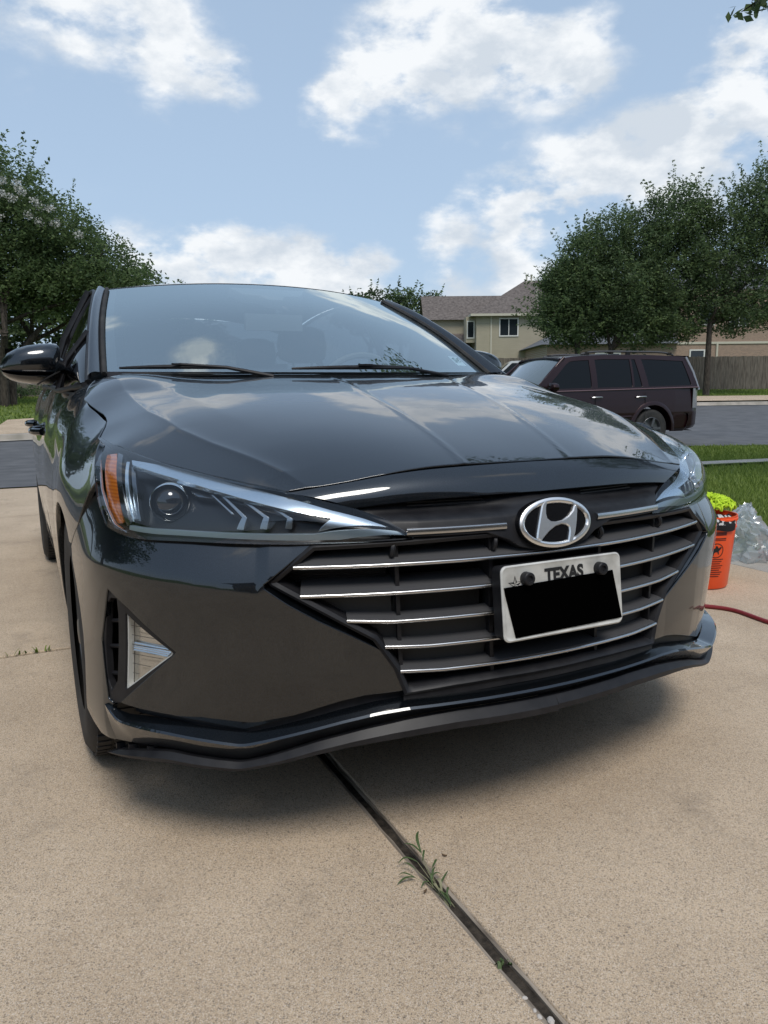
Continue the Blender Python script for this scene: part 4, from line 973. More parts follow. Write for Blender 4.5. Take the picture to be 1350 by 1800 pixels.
# --- fog lamps in their black corner housings ---
def fog(mirr):
    mk = lambda m: m.mirrored() if mirr else m
    def o_f(s, z): return o_main(s, z)
    hf_ = MB(); q = np.array(FOG); c = q.mean(0); rows = []
    for k_, d in ((1.0, -.0045), (.985, -.006), (.965, -.0095)):
        p = dens([tuple(x) for x in (q-c)*k_+c], .5); pts = []
        for i in range(len(q)):
            a, b = (q[i]-c)*k_+c, (q[(i+1) % len(q)]-c)*k_+c; n = max(1, int(np.linalg.norm(q[(i+1) % len(q)]-q[i])/.012))
            for j in range(n): pts.append(a+(b-a)*j/n)
        pts = np.array(pts+[pts[0]]); rows.append(W(pts[:, 0], pts[:, 1], o_f(pts[:, 0], pts[:, 1])+d))
    # face around the lamp triangle and louvre slots
    tri = [(.9142,.5044),(.910,.5086),(.904,.5034),(.8011,.4401),(.7976,.4356),(.8025,.4289),(.9213,.3435),(.9301,.3381),(.933,.3438)]
    slot = [(.9568,.5342),(.9346,.5352),(.9348,.5011),(.9534,.3536),(.9750,.3251),(.990,.351),(.9965,.43),(.9781,.5158)]
    face = [tuple(p) for p in q]
    panel(hf_, lambda s, z: W(s, z, o_main(s, z)-.0040), face, [tri, slot], h=.012, edge=.016)
    hs = cpart(mk(hf_), 'fog_lamp_housing', [M_black])
    bk = MB(); panel(bk, lambda s, z: W(s, z, o_main(s, z)-.040), [(.935,.52),(.985,.53),(1.0,.43),(.985,.31),(.94,.31)], h=.03, edge=0)
    sub(mk(bk), 'louvre_backing', [M_dark], hs)
    lv = MB()
    for z_ in (.478,.423,.364):
        lv = MB(); a = W(.938, z_+.006, -.016)[0]; b = W(1.0, z_-.006, -.016)[0]; pts = np.array([a, b]); lv.tube(pts, .0045, 6)
        sub(mk(lv), 'louvre', [M_black], hs)
    rf_ = MB(); panel(rf_, lambda s, z: W(s, z, o_main(s, z)-.024), tri, h=.012, edge=0)
    sub(mk(rf_), 'fog_reflector', [M_fogref], hs)
    fr_ = MB(); tc_ = np.mean(tri, 0); A1 = np.array(tri); A2 = (A1-tc_)*.90+tc_
    def ringp(A, o): 
        pts = []
        for i in range(len(A)):
            n = max(1, int(np.linalg.norm(A1[(i+1) % len(A)]-A1[i])/.012))
            for j in range(n): pts.append(A[i]+(A[(i+1) % len(A)]-A[i])*j/n)
        pts = np.array(pts+[pts[0]]); return W(pts[:, 0], pts[:, 1], o_main(pts[:, 0], pts[:, 1])+o)
    fr_.grid(np.stack([ringp(A1, -.0085), ringp(A2, -.010), ringp(A2, -.023)], 1), 0, True); sub(mk(fr_), 'fog_lamp_edge', [M_fogref2], hs, angle=40)
    sl = MB()
    for k_ in range(4):
        p0 = W(.918-.001*k_, .440-.005*k_, -.017)[0]; p1 = W(.808+.004*k_, .4355-.004*k_, -.017)[0]; sl.tube([p0, p1], .0028, 6)
    sub(mk(sl), 'fog_lamp_bulb_shield', [M_reflector], hs)
    ll = MB()
    for z_ in np.linspace(.358, .498, 8):
        lim = .915-(abs(z_-.4365)/.072)*.0; s1 = .803+(abs(z_-.4365)/.070)*.106
        if s1 < .90: ll.tube([W(.912, z_, -.012)[0], W(s1, z_, -.012)[0]], .0006, 4)
    sub(mk(ll), 'lens_lines', [M_housing], hs)
    le = MB(); panel(le, lambda s, z: W(s, z, o_main(s, z)-.0075), tri, h=.012, edge=0); sub(mk(le), 'fog_lamp_lens', [M_lens], hs)
M_fogref = mat('fog_reflector_metal', (.62, .60, .56), .22, 1.0); M_fogref2 = mat('fog_edge_plastic', (.55, .54, .50), .35)
fog(False); fog(True)
# --- wheels ---
def tyre_rim(x, y, mirr):
    R_, w_ = .322, .205
    xo = -.878  # outer face
    prof = [(.205, 0), (.235, -.006), (.262, -.009), (.292, -.006), (.308, .004), (.318, .014), (R_, .03), (R_, .10), (R_, w_-.03), (.318, w_-.014), (.300, w_), (.25, w_), (.205, w_-.01)]
    M = Matrix(((0, 0, 1, xo), (1, 0, 0, y), (0, 1, 0, .322), (0, 0, 0, 1)))
    m = MB(); m.lathe(prof, 72, M)
    for gx in (.045, .085, .12, .16):
        pass
    # tread blocks
    for i in range(72):
        a = 2*math.pi*i/72
        for gx0, gx1 in ((.012, .045), (.052, .096), (.108, .15), (.158, .193)):
            da = .030
            P = []
            for rr_ in (R_-.004, R_+.0045):
                for ax, aa in ((gx0, a), (gx1, a+.01), (gx1, a+.01+da*1.9), (gx0, a+da*1.9)):
                    P.append((xo+ax, y+rr_*math.cos(aa), .322+rr_*math.sin(aa)))
            m.add(P, [(4, 5, 6, 7), (0, 1, 5, 4), (1, 2, 6, 5), (2, 3, 7, 6), (3, 0, 4, 7)])
    if mirr: m = m.mirrored()
    t_ = cpart(m, 'tyre', [M_rubber], angle=40)
    r = MB(); r.lathe([(.212, .022), (.205, .012), (.198, .014), (.192, .03), (.190, .15), (.200, .19)], 60, M)
    for i in range(5):
        a0 = 2*math.pi*i/5
        for da in (-.14, .14):
            P = []
            for rr_, hw, dx in ((.035, .018, .026), (.12, .012, .020), (.20, .010, .020)):
                a = a0+da*(rr_/.2); c0, s0 = math.cos(a), math.sin(a); t0 = (-s0, c0)
                P.append([(xo+dx, y+rr_*c0-hw*t0[0], .322+rr_*s0-hw*t0[1]), (xo+dx-.004, y+rr_*c0, .322+rr_*s0), (xo+dx, y+rr_*c0+hw*t0[0], .322+rr_*s0+hw*t0[1]), (xo+dx+.03, y+rr_*c0+hw*t0[0], .322+rr_*s0+hw*t0[1]), (xo+dx+.03, y+rr_*c0-hw*t0[0], .322+rr_*s0-hw*t0[1]), (xo+dx, y+rr_*c0-hw*t0[0], .322+rr_*s0-hw*t0[1])])
            r.grid(np.array(P), 0)
    r.lathe([(.0, .0), (.03, .002), (.045, .012), (.05, .05)], 24, M); r.lathe([(.0, .09), (.15, .09), (.15, .12)], 24, M)
    if mirr: r = r.mirrored()
    sub(r, 'rim', [M_rim], t_, angle=40)
for mirr in (False, True):
    for y_ in (.905, 3.59): tyre_rim(0, y_, mirr)
# --- underside and wheel houses: keep daylight out ---
ub = MB()
ub.box((0, 2.3, .20), (1.45, 4.0, .03)); ub.box((0, .62, .45), (1.10, .70, .44)); ub.box((0, 1.32, .60), (1.5, .04, .72)); ub.box((0, 4.2, .55), (1.3, .5, .6))
ub.box((0, .34, .26), (1.2, .35, .03))
for sx in (-1, 1):
    for yc in (.89, 3.59):
        P = []
        for a in np.linspace(-10, 190, 21): P.append([(sx*x_, yc-.372*math.cos(rad(a)), .322+.372*math.sin(rad(a))) for x_ in (.865, .58)])
        ub.grid(np.array(P), 0, False); ub.box((sx*.57, yc, .5), (.02, .74, .5))
cpart(ub, 'underbody', [M_dark], smooth=False)
PANEL_CTR = None
# ================= terrain =================
def zt(x, y):
    """ground height: level drive, dip to the street, then gently rising towards the far houses"""
    x = np.asarray(x, float); y = np.asarray(y, float)
    d = (x+.99)*.434+(y+1.21)*.90; lat = (x+.99)*.90-(y+1.21)*.434
    w = np.clip((lat/(np.abs(d)+4)+.10)/.35, 0, 1); w = w*w*(3-2*w)
    R_ = 0; L_ = 0
    for k in (-1.0, -.5, 0, .5, 1.0):
        dd = d*(1+.05*k)
        R_ = R_+np.interp(dd, [-99, 6, 9.5, 13, 16, 30, 33, 41, 60, 100, 300], [0, 0, -.11, -.15, -.14, .20, .42, .77, 1.15, 1.7, 6])/5
        L_ = L_+np.interp(dd, [-99, 6, 8.5, 12, 15.8, 17.2, 24, 40, 60, 100, 300], [0, 0, -.08, -.12, -.06, .02, .60, .9, 1.15, 1.7, 6])/5
    return R_*w+L_*(1-w)
M_grass = mat('lawn_soil', (.08, .12, .03), .95); noisecol(M_grass, (.06, .10, .02), (.15, .20, .045), 5, 10, .3, .7, bump=.6, bscale=40, dist=.03)
M_asph = mat('asphalt', (.09, .09, .09), .85); noisecol(M_asph, (.075, .078, .083), (.125, .128, .135), 2.5, 12, .3, .7, bump=.4, bscale=120, dist=.006)
def concrete(name, c1, c2, speck=.75, sc=1.0):
    m = mat(name, c1, .85); nt, N, L, b = nodes(m); tc = N('ShaderNodeTexCoord')
    n1 = N('ShaderNodeTexNoise'); n1.inputs['Scale'].default_value = 1.7; n1.inputs['Detail'].default_value = 9; n1.inputs['Roughness'].default_value = .65; L(tc.outputs['Object'], n1.inputs['Vector'])
    r1 = N('ShaderNodeValToRGB'); r1.color_ramp.elements[0].position = .32; r1.color_ramp.elements[1].position = .62; r1.color_ramp.elements[0].color = (*c1, 1); r1.color_ramp.elements[1].color = (*c2, 1); L(n1.outputs[0], r1.inputs[0])
    # exposed aggregate: dark and pale grains of two sizes
    col = r1.outputs[0]
    for scale, lo, hi, dark in ((340, .80, .93, True), (620, .70, .90, True), (480, .74, .92, False), (230, .94, .99, True)):
        v = N('ShaderNodeTexVoronoi'); v.inputs['Scale'].default_value = scale*sc; v.inputs['Randomness'].default_value = 1; L(tc.outputs['Object'], v.inputs['Vector'])
        s = N('ShaderNodeSeparateColor'); L(v.outputs['Color'], s.inputs[0])
        mr = N('ShaderNodeMapRange'); mr.inputs['From Min'].default_value = lo; mr.inputs['From Max'].default_value = hi; mr.inputs['To Max'].default_value = speck*(.8 if dark else .45); L(s.outputs[0 if dark else 1], mr.inputs['Value'])
        mx = N('ShaderNodeMix'); mx.data_type = 'RGBA'; L(mr.outputs[0], mx.inputs['Factor']); L(col, mx.inputs['A']); mx.inputs['B'].default_value = (.09, .072, .056, 1) if dark else (.86, .80, .72, 1); col = mx.outputs['Result']
    # old stains
    n3 = N('ShaderNodeTexNoise'); n3.inputs['Scale'].default_value = 4.2; n3.inputs['Detail'].default_value = 10; n3.inputs['Roughness'].default_value = .7; L(tc.outputs['Object'], n3.inputs['Vector'])
    m3 = N('ShaderNodeMapRange'); m3.inputs['From Min'].default_value = .56; m3.inputs['From Max'].default_value = .74; m3.inputs['To Max'].default_value = .42; L(n3.outputs[0], m3.inputs['Value'])
    mx = N('ShaderNodeMix'); mx.data_type = 'RGBA'; L(m3.outputs[0], mx.inputs['Factor']); L(col, mx.inputs['A']); mx.inputs['B'].default_value = (.15, .125, .10, 1); L(mx.outputs['Result'], b.inputs['Base Color'])
    n2 = N('ShaderNodeTexNoise'); n2.inputs['Scale'].default_value = 260; n2.inputs['Detail'].default_value = 3; L(tc.outputs['Object'], n2.inputs['Vector'])
    n4 = N('ShaderNodeTexNoise'); n4.inputs['Scale'].default_value = 38; n4.inputs['Detail'].default_value = 4; L(tc.outputs['Object'], n4.inputs['Vector'])
    ad = N('ShaderNodeMath'); ad.operation = 'ADD'; L(n2.outputs[0], ad.inputs[0]); L(n4.outputs[0], ad.inputs[1])
    bp = N('ShaderNodeBump'); bp.inputs['Strength'].default_value = .55; bp.inputs['Distance'].default_value = .0025; L(ad.outputs[0], bp.inputs['Height']); L(bp.outputs[0], b.inputs['Normal'])
    return m
M_conc = concrete('driveway_concrete', (.43, .325, .22), (.56, .435, .305), .70, 1.4)
M_walk = concrete('walk_concrete', (.30, .29, .26), (.42, .40, .36), .5)
M_kerb = mat('kerb_concrete', (.36, .33, .29), .85); noisecol(M_kerb, (.28, .26, .22), (.42, .38, .33), 3, 8, bump=.3, bscale=60)
M_dirt = mat('joint_dirt', (.03, .025, .018), .95); noisecol(M_dirt, (.018, .014, .010), (.060, .048, .036), 60, 8, bump=.9, bscale=300, dist=.004)
M_wood = mat('joint_wood', (.16, .13, .10), .85); noisecol(M_wood, (.09, .072, .055), (.34, .29, .235), 9, 8, bump=.4, bscale=150, stretch=(12, 1, 12))
def sheet(poly, name, m, off, h=1.0, far=None, kind='structure', label=None, edge=0):
    mb = MB(); S = lambda x, y: np.stack([x, y, zt(x, y)+off], -1); panel(mb, S, poly, h=h, edge=edge, flip=False)
    o = mb.build(name, m); o['kind'] = kind
    return o
# base terrain to the horizon (hollowed under the drive)
gx = np.concatenate([np.linspace(-500, -60, 12)[:-1], np.linspace(-60, -12, 25)[:-1], np.linspace(-12, 16, 85)[:-1], np.linspace(16, 70, 46)[:-1], np.linspace(70, 600, 14)])
gy = np.concatenate([np.linspace(-400, -30, 10)[:-1], np.linspace(-30, -3, 15)[:-1], np.linspace(-3, 26, 88)[:-1], np.linspace(26, 80, 50)[:-1], np.linspace(80, 900, 14)])
GX, GY = np.meshgrid(gx, gy, indexing='ij'); GZ = zt(GX, GY)
GZ = np.where((GX < 3.3) & (GX > -6.3) & (GY < 8.6) & (GY > -6), GZ-.14, GZ-.008)
tm = MB(); tm.grid(np.stack([GX, GY, GZ], -1), 0, False); ter = tm.build('ground', [M_grass]); ter['kind'] = 'structure'
# drive slabs, 3.8 cm joints between them
def slab(x0, x1, y0, y1, m=M_conc, name='driveway'):
    mb = MB(); S = lambda x, y: np.stack([x, y, zt(x, y)], -1); panel(mb, S, [(x0, y0), (x1, y0), (x1, y1), (x0, y1)], h=.5, edge=.10, bev=.004); o = mb.build(name, m); o['kind'] = 'structure'; return o
JX0, JX1 = -.340, -.298
for (x0, x1) in ((-6.0, -3.2), (-3.192, JX0), (JX1, 2.455)):
    slab(x0, x1, -5.0, 1.782); slab(x0, x1, 1.815, 5.39); slab(x0, x1, 5.412, 8.05)
jb = MB(); jb.grid(np.stack([np.stack([np.full(60, a), np.linspace(-5, 8, 60), np.full(60, -.011)], -1) for a in (-.36, -.28)], 0), 0, True); j = jb.build('driveway_joint', [M_dirt]); j['kind'] = 'structure'
random.seed(3); rng = np.random.default_rng(3)
for xa, zb, wd in ((JX0+.005, -.0025, .009), (JX1-.007, -.005, .008)):
    wb = MB(); yy = np.linspace(-5, 7.9, 260); pts = np.stack([xa+.0012*np.sin(yy*9)+rng.normal(0, .0006, 260), yy, zb+rng.normal(0, .0008, 260)], -1)
    P = np.stack([pts+[-wd/2, 0, -.02], pts+[-wd/2, 0, 0], pts+[wd/2, 0, 0], pts+[wd/2, 0, -.02]], 1); wb.grid(P, 0, True); o = wb.build('joint_strip', [M_wood]); o['kind'] = 'structure'
xb = MB(); xb.box((-2, 1.8, -.034), (9.0, .06, .05)); xb.box((-2, 5.403, -.03), (9, .03, .05)); o = xb.build('joint_filler', [M_dirt], smooth=False); o['kind'] = 'structure'
# walk beside the drive and pavement across the lawn
slab(2.470, 3.75, -3.0, 1.78, M_walk, 'path')
sheet([(3.75, -3), (9, -3), (9, -1), (3.75, -1)], 'path', M_walk, .03)
sheet([(3.6, 6.25), (7.28, 6.50), (12, 5.95), (22, 4.2), (22, 3.75), (12, 5.55), (7.3, 6.12), (3.6, 5.9)][::-1], 'pavement', M_walk, .045, 1.2)
# street
near = [(-40, 9.0), (-12, 8.2), (-6, 8.05), (3.0, 8.05), (6.5, 8.9), (10.4, 9.15), (12.5, 8.2), (16, 5.5), (22, 1), (40, -12)]
far = [(70, -6), (40, 10.5), (27.5, 18.7), (23.4, 20.5), (17, 22.5), (10, 21.0), (4, 17.0), (-.1, 16.85), (-12, 17.6), (-40, 19)]
sheet(near+far, 'road', M_asph, .012, 1.5)
def kerb(line, name='kerb', h=.13, w=.16, m=M_kerb, lab=None):
    L_ = smoothline(line, .6); d = np.gradient(L_, axis=0); d /= np.linalg.norm(d, axis=1)[:, None]; n = np.stack([-d[:, 1], d[:, 0]], 1)
    z = zt(L_[:, 0], L_[:, 1]); rows = []
    for o, hh in ((.30, .018), (.02, .024), (.0, .03), (-.02, h), (-w, h+.01), (-w-.02, .0)):
        rows.append(np.stack([L_[:, 0]-n[:, 0]*o*-1, L_[:, 1]-n[:, 1]*o*-1, z+hh], -1))
    mb = MB(); mb.grid(np.stack(rows, 1), 0, False); o = mb.build(name, [m], angle=30); o['kind'] = 'structure'; return o
kerb(far[::-1][::-1]); 
# verge strip, pavement and drive on the far side
sheet([(38.5, 12.6), (27.9, 19.6), (23.8, 21.4), (19.8, 22.9), (22.0, 24.5), (26, 23.4), (30.5, 21.3), (41, 15.2)], 'pavement', M_conc, .12, 1.5)
sheet([(-1.6, 17.3), (3, 17.5), (5, 19.2), (3, 20.6), (-1.1, 20.4)], 'far_driveway', M_conc, .11, 1.0)
# storm drain mouth in the far kerb
dm = MB(); p0 = np.array([26.2, 19.55]); p1 = np.array([28.2, 18.35]); 
dd_ = (p1-p0)/np.linalg.norm(p1-p0); nn_ = np.array([-dd_[1], dd_[0]])
for a, b, c_ in ((0, .06, 0),): 
    z0 = float(zt(*p0)); q = [(*(p0-nn_*.1), z0+.03), (*(p1-nn_*.1), z0+.03), (*(p1-nn_*.1), z0+.11), (*(p0-nn_*.1), z0+.11), (*(p0+nn_*.2), z0+.03), (*(p1+nn_*.2), z0+.03), (*(p1+nn_*.2), z0+.11), (*(p0+nn_*.2), z0+.11)]
    dm.add(np.array(q), [(0,1,2,3),(4,7,6,5),(0,3,7,4),(1,5,6,2),(3,2,6,7),(0,4,5,1)])
tag(dm.build('storm_drain', [M_dark], smooth=False), 'dark storm drain slot in the kerb across the street', 'drain')
# ================= grass =================
def leafmat(name, c1, c2, trans=.35, rough=.55):
    m = bpy.data.materials.new(name); m.use_nodes = True; nt = m.node_tree; b = nt.nodes['Principled BSDF']; N = nt.nodes.new; L = nt.links.new
    g = N('ShaderNodeNewGeometry'); r = N('ShaderNodeValToRGB'); r.color_ramp.elements[0].color = (*c1, 1); r.color_ramp.elements[1].color = (*c2, 1); L(g.outputs['Random Per Island'], r.inputs[0])
    L(r.outputs[0], b.inputs['Base Color']); b.inputs['Roughness'].default_value = rough; b.inputs['Specular IOR Level'].default_value = .3
    t = N('ShaderNodeBsdfTranslucent'); L(r.outputs[0], t.inputs[0]); mx = N('ShaderNodeMixShader'); mx.inputs[0].default_value = trans; o = nt.nodes['Material Output']
    L(b.outputs[0], mx.inputs[1]); L(t.outputs[0], mx.inputs[2]); L(mx.outputs[0], o.inputs[0]); return m
M_blade = leafmat('grass_blades', (.11, .17, .028), (.26, .33, .075), .4)
def fast_mesh(name, V, nper, mats, parent=None, mi=None):
    """V (k*nper,3): k separate polygons of nper corners"""
    k = len(V)//nper; me = bpy.data.meshes.new(name); me.vertices.add(len(V)); me.vertices.foreach_set('co', V.astype(np.float32).ravel())
    me.loops.add(len(V)); me.loops.foreach_set('vertex_index', np.arange(len(V), dtype=np.int32)); me.polygons.add(k)
    me.polygons.foreach_set('loop_start', np.arange(0, len(V), nper, dtype=np.int32))
    try: me.polygons.foreach_set('loop_total', np.full(k, nper, dtype=np.int32))
    except Exception: pass
    for m in (mats if isinstance(mats, list) else [mats]): me.materials.append(m)
    if mi is not None: me.polygons.foreach_set('material_index', mi.astype(np.int32))
    me.update(calc_edges=True); me.validate(); o = bpy.data.objects.new(name, me); COL.objects.link(o)
    if parent: o.parent = parent
    return o
def grass(poly, n, hgt, wid, name, off=0, seed=1, near=None):
    r = np.random.default_rng(seed); poly = np.array(poly, float); lo, hi = poly.min(0), poly.max(0); P = np.zeros((0, 2))
    while len(P) < n:
        q = r.uniform(lo, hi, (n*2, 2)); q = q[inpoly(q, poly)]
        if near is not None:
            d = np.hypot(q[:, 0]+1, q[:, 1]+1.2); q = q[r.uniform(0, 1, len(q)) < np.clip((near/d)**1.6, 0, 1)]
        P = np.concatenate([P, q])
    P = P[:n]; d = np.hypot(P[:, 0]+1, P[:, 1]+1.2); a = r.uniform(0, 2*np.pi, n); h = hgt*r.uniform(.5, 1.25, n); w = wid*(1+d/9)*r.uniform(.7, 1.3, n); ln = r.uniform(.1, .9, n)*h; la = r.uniform(0, 2*np.pi, n)
    B = np.stack([P[:, 0], P[:, 1], zt(P[:, 0], P[:, 1])+off], 1); s = np.stack([np.cos(a), np.sin(a), 0*a], 1)*w[:, None]/2
    tip = B+np.stack([np.cos(la)*ln, np.sin(la)*ln, h], 1)
    V = np.stack([B-s, B+s, tip], 1).reshape(-1, 3); o = fast_mesh(name, V, 3, M_blade); o['kind'] = 'stuff'; return o
grass([(2.50, 1.84), (3.85, 1.84), (3.85, -.9), (8, -.9), (12, 5.5), (7.3, 6.05), (3.6, 5.85), (2.5, 5.6)], 70000, .062, .007, 'grass', seed=1, near=5)
grass([(2.8, 6.2), (7.28, 6.55), (12, 6.0), (16, 5.2), (12.3, 8.1), (10.4, 9.05), (6.5, 8.8), (3.0, 7.95)], 26000, .06, .008, 'grass', seed=2, near=9)
grass([(19, 23), (22.2, 24.6), (26, 23.5), (30.5, 21.4), (41, 15.3), (46, 20), (33, 30.2), (22, 34)], 22000, .10, .016, 'grass', seed=3)
grass([(-14, 21), (-1.4, 20.6), (3, 20.8), (6, 24), (5, 40), (-14, 40)], 30000, .07, .016, 'grass', seed=4)
grass([(-14, 18.2), (-1.75, 17.4), (-1.2, 20.4), (-14, 21)], 6000, .07, .014, 'grass', seed=5)
# tufts in the cross joint
def tuft(x, y, n, h, seed, name, lab, cat, group=None, spread=.03, m=None, z0=0.0, fl=.9):
    r = np.random.default_rng(seed); mb = MB()
    for i in range(n):
        a = r.uniform(0, 2*np.pi); l = h*r.uniform(.5, 1.1); bx, by = x+r.normal(0, spread), y+r.normal(0, .004); out = l*fl*r.uniform(.4, 1)
        t = np.linspace(0, 1, 5); pts = np.stack([bx+np.cos(a)*out*t, by+np.sin(a)*out*t, z0+(l*np.sin(t*2.0)*.75)], 1); w = .0035*(1-t)**.6+.0002
        sd = np.array([-np.sin(a), np.cos(a), 0]); mb.grid(np.stack([pts-sd*w[:, None], pts+sd*w[:, None]], 1), 0)
    o = mb.build(name, m or M_blade); return tag(o, lab, cat, group)
tuft(-1.02, 1.80, 16, .030, 11, 'grass_tuft', 'small grass tuft in the cross joint of the drive left of the car', 'weed', None, .07)
M_weed = leafmat('weed_leaf', (.055, .095, .035), (.14, .19, .08), .25); M_stem = leafmat('weed_stem', (.20, .21, .12), (.34, .32, .20), .2)
def weed():
    o = thing('weed', 'leafy green weed growing out of the expansion joint in front of the car', 'weed', (-.325, -.045, -.005))
    def leaf(pts, w, m, name):
        mb = MB(); P = nat_spline(np.arange(len(pts)), np.array(pts))(np.linspace(0, len(pts)-1, 14)); t = np.linspace(0, 1, 14); ww = w*np.sin(np.pi*np.clip(t*.93+.05, 0, 1))**.7
        d = np.gradient(P, axis=0); sd = np.cross(d, [0, 0, 1.0]); sd /= np.linalg.norm(sd, axis=1)[:, None]+1e-9
        mb.grid(np.stack([P-sd*ww[:, None]+[0, 0, .0015], P, P+sd*ww[:, None]+[0, 0, .0015]], 1), 0); mb.build(name, m, o, angle=60)
    # stems fan from the root up the joint; leaves point away from us and to the left
    r = random.Random(5)
    for i, (ex, ey, ez) in enumerate([(-.045,.05,.022),(-.01,.10,.035),(.012,.115,.05),(-.03,.075,.03),(.020,.06,.028),(.0,.085,.045)]):
        mb = MB(); mb.tube([(r.uniform(-.004,.004), r.uniform(-.05, -.01), .002), (ex*.4, ey*.45, ez*.55), (ex, ey, ez)], [.0014, .0012, .0009], 5); mb.build('stem', M_stem, o)
    for pts, w in [([(-.045,.05,.022),(-.075,.058,.026),(-.105,.058,.012)],.0045), ([(-.045,.05,.022),(-.070,.075,.030),(-.085,.085,.022)],.0035), ([(-.01,.10,.035),(-.04,.125,.045),(-.065,.128,.030)],.0042),
                   ([(.012,.115,.05),(.020,.160,.075),(.045,.195,.075)],.0050), ([(.012,.115,.05),(.0,.150,.062),(-.02,.175,.060)],.0040), ([(-.03,.075,.03),(-.045,.100,.040),(-.055,.118,.034)],.0035),
                   ([(.020,.06,.028),(.045,.080,.036),(.055,.095,.028)],.0038), ([(.0,.085,.045),(.018,.110,.058),(.030,.125,.050)],.0036), ([(.0,.03,.02),(.022,.035,.028),(.038,.030,.018)],.0030), ([(-.01,.02,.015),(-.03,.02,.02),(-.045,.012,.010)],.003)]:
        leaf(pts, w, M_weed, 'leaf')
    for i in range(9):
        a0 = r.uniform(-.02, .015); y0_ = r.uniform(-.09, .02); an = r.uniform(.3, 2.6); l_ = r.uniform(.035, .075); leaf([(a0*.3, y0_, .004), (a0+math.cos(an)*l_*.5, y0_+math.sin(an)*l_*.5, r.uniform(.018, .035)), (a0+math.cos(an)*l_, y0_+math.sin(an)*l_, r.uniform(.006, .030))], r.uniform(.0028, .0048), M_weed if i % 3 else M_stem, 'leaf')
    for i in range(7):
        mb = MB(); a = r.uniform(-.012, .012); mb.tube([(a, -.10+r.uniform(0, .03), .001), (a*.7, -.06, .006), (a*.4+r.uniform(-.01, .01), -.02, .004)], .0012, 4); mb.build('dry_stalk', M_stem, o)
    o.scale = (.62, .62, .62); return o
weed()
tuft(-.322, -.268, 12, .014, 21, 'small_weed', 'tiny weed sprig low in the expansion joint, nearest to us', 'weed', None, .007, M_weed, -.004)
# pale pebbles and crumbs caught along the joint
M_peb = mat('pebble', (.50, .46, .42), .8)
r = random.Random(8)
for i, (yy, rr_) in enumerate([(-.345,.0042),(-.372,.0035),(-.385,.0045),(-.398,.0065),(-.408,.004),(-.418,.0075),(-.428,.005),(-.436,.008),(-.448,.007),(-.458,.006)]):
    mb = MB(); Mx = Matrix.Translation((-.334+r.uniform(-.004, .008), yy, .0005))@Matrix.Rotation(r.uniform(0, 6), 4, 'Z')@Matrix.Diagonal((1.25, .9, .55, 1)); mb.lathe([(.0, -rr_), (rr_*.72, -rr_*.7), (rr_, 0), (rr_*.7, rr_*.72), (0, rr_)], 7, Mx)
    tag(mb.build('pebble', M_peb, angle=20), ['first', 'second', 'third', 'fourth', 'fifth', 'sixth', 'seventh', 'eighth', 'ninth', 'last and lowest'][i]+' pale pebble down the expansion joint, counted from the weed', 'pebble', 'pebbles in the expansion joint')
# a few dead leaves and grit on the slab
M_dead = mat('dead_leaf', (.13, .085, .05), .8)
for x_, y_, s_ in ((-.262, .030, .0055), (-.352, -.052, .0060)):
    mb = MB(); a = r.uniform(0, 6); P = []
    for t_ in np.linspace(-1, 1, 6): P.append([(x_+s_*(t_*math.cos(a)-k_*.45*(1-t_*t_)*math.sin(a)), y_+s_*(t_*math.sin(a)+k_*.45*(1-t_*t_)*math.cos(a)), .0015+.003*abs(k_)+.002*t_*t_) for k_ in (-1, 0, 1)])
    mb.grid(np.array(P), 0); tag(mb.build('dead_leaf', M_dead), 'tiny curled brown leaf on the concrete right of the weed' if x_ > -.3 else 'tiny curled brown leaf on the concrete left of the weed root', 'leaf', 'dead leaves on the drive')
# ================= trees =================
M_bark = mat('bark', (.05, .04, .032), .95); noisecol(M_bark, (.025, .02, .016), (.085, .07, .055), 6, 10, bump=.9, bscale=20, dist=.03, stretch=(4, 4, 1))
M_leafA = leafmat('oak_leaves', (.052, .086, .040), (.135, .19, .080), .5); M_leafB = leafmat('myrtle_leaves', (.052, .090, .036), (.145, .205, .078), .5)
M_leafHi = leafmat('bright_leaves', (.09, .14, .055), (.19, .26, .10), .5); M_leafC = leafmat('pale_leaves', (.05, .09, .03), (.11, .16, .06), .3); M_leafF = leafmat('far_leaves', (.035, .060, .025), (.075, .11, .045), .3)  # M_leafHi is a brighter leaf green for a random share of clumps
M_bloom = leafmat('blossom_petals', (.42, .42, .38), (.70, .70, .66), .3, .7)
def leaves(r, centres, per, spread, size, up=.3, aspect=.45):
    n = len(centres)*per; c = np.repeat(centres, per, 0)
    g = r.normal(0, 1, (n, 3)); g /= np.linalg.norm(g, axis=1)[:, None]; g *= (r.uniform(0, 1, (n, 1))**.45)*spread
    p = c+g*[1, 1, .8]
    ax = r.normal(0, 1, (n, 3)); ax[:, 2] = ax[:, 2]*.6-.1; ax /= np.linalg.norm(ax, axis=1)[:, None]
    nn = r.normal(0, 1, (n, 3)); nn[:, 2] += up; b = np.cross(nn, ax); b /= np.linalg.norm(b, axis=1)[:, None]+1e-9
    s = size*r.uniform(.6, 1.35, (n, 1))
    return np.stack([p-ax*s*.5, p+b*s*aspect*.5, p+ax*s*.5, p-b*s*aspect*.5], 1).reshape(-1, 3)
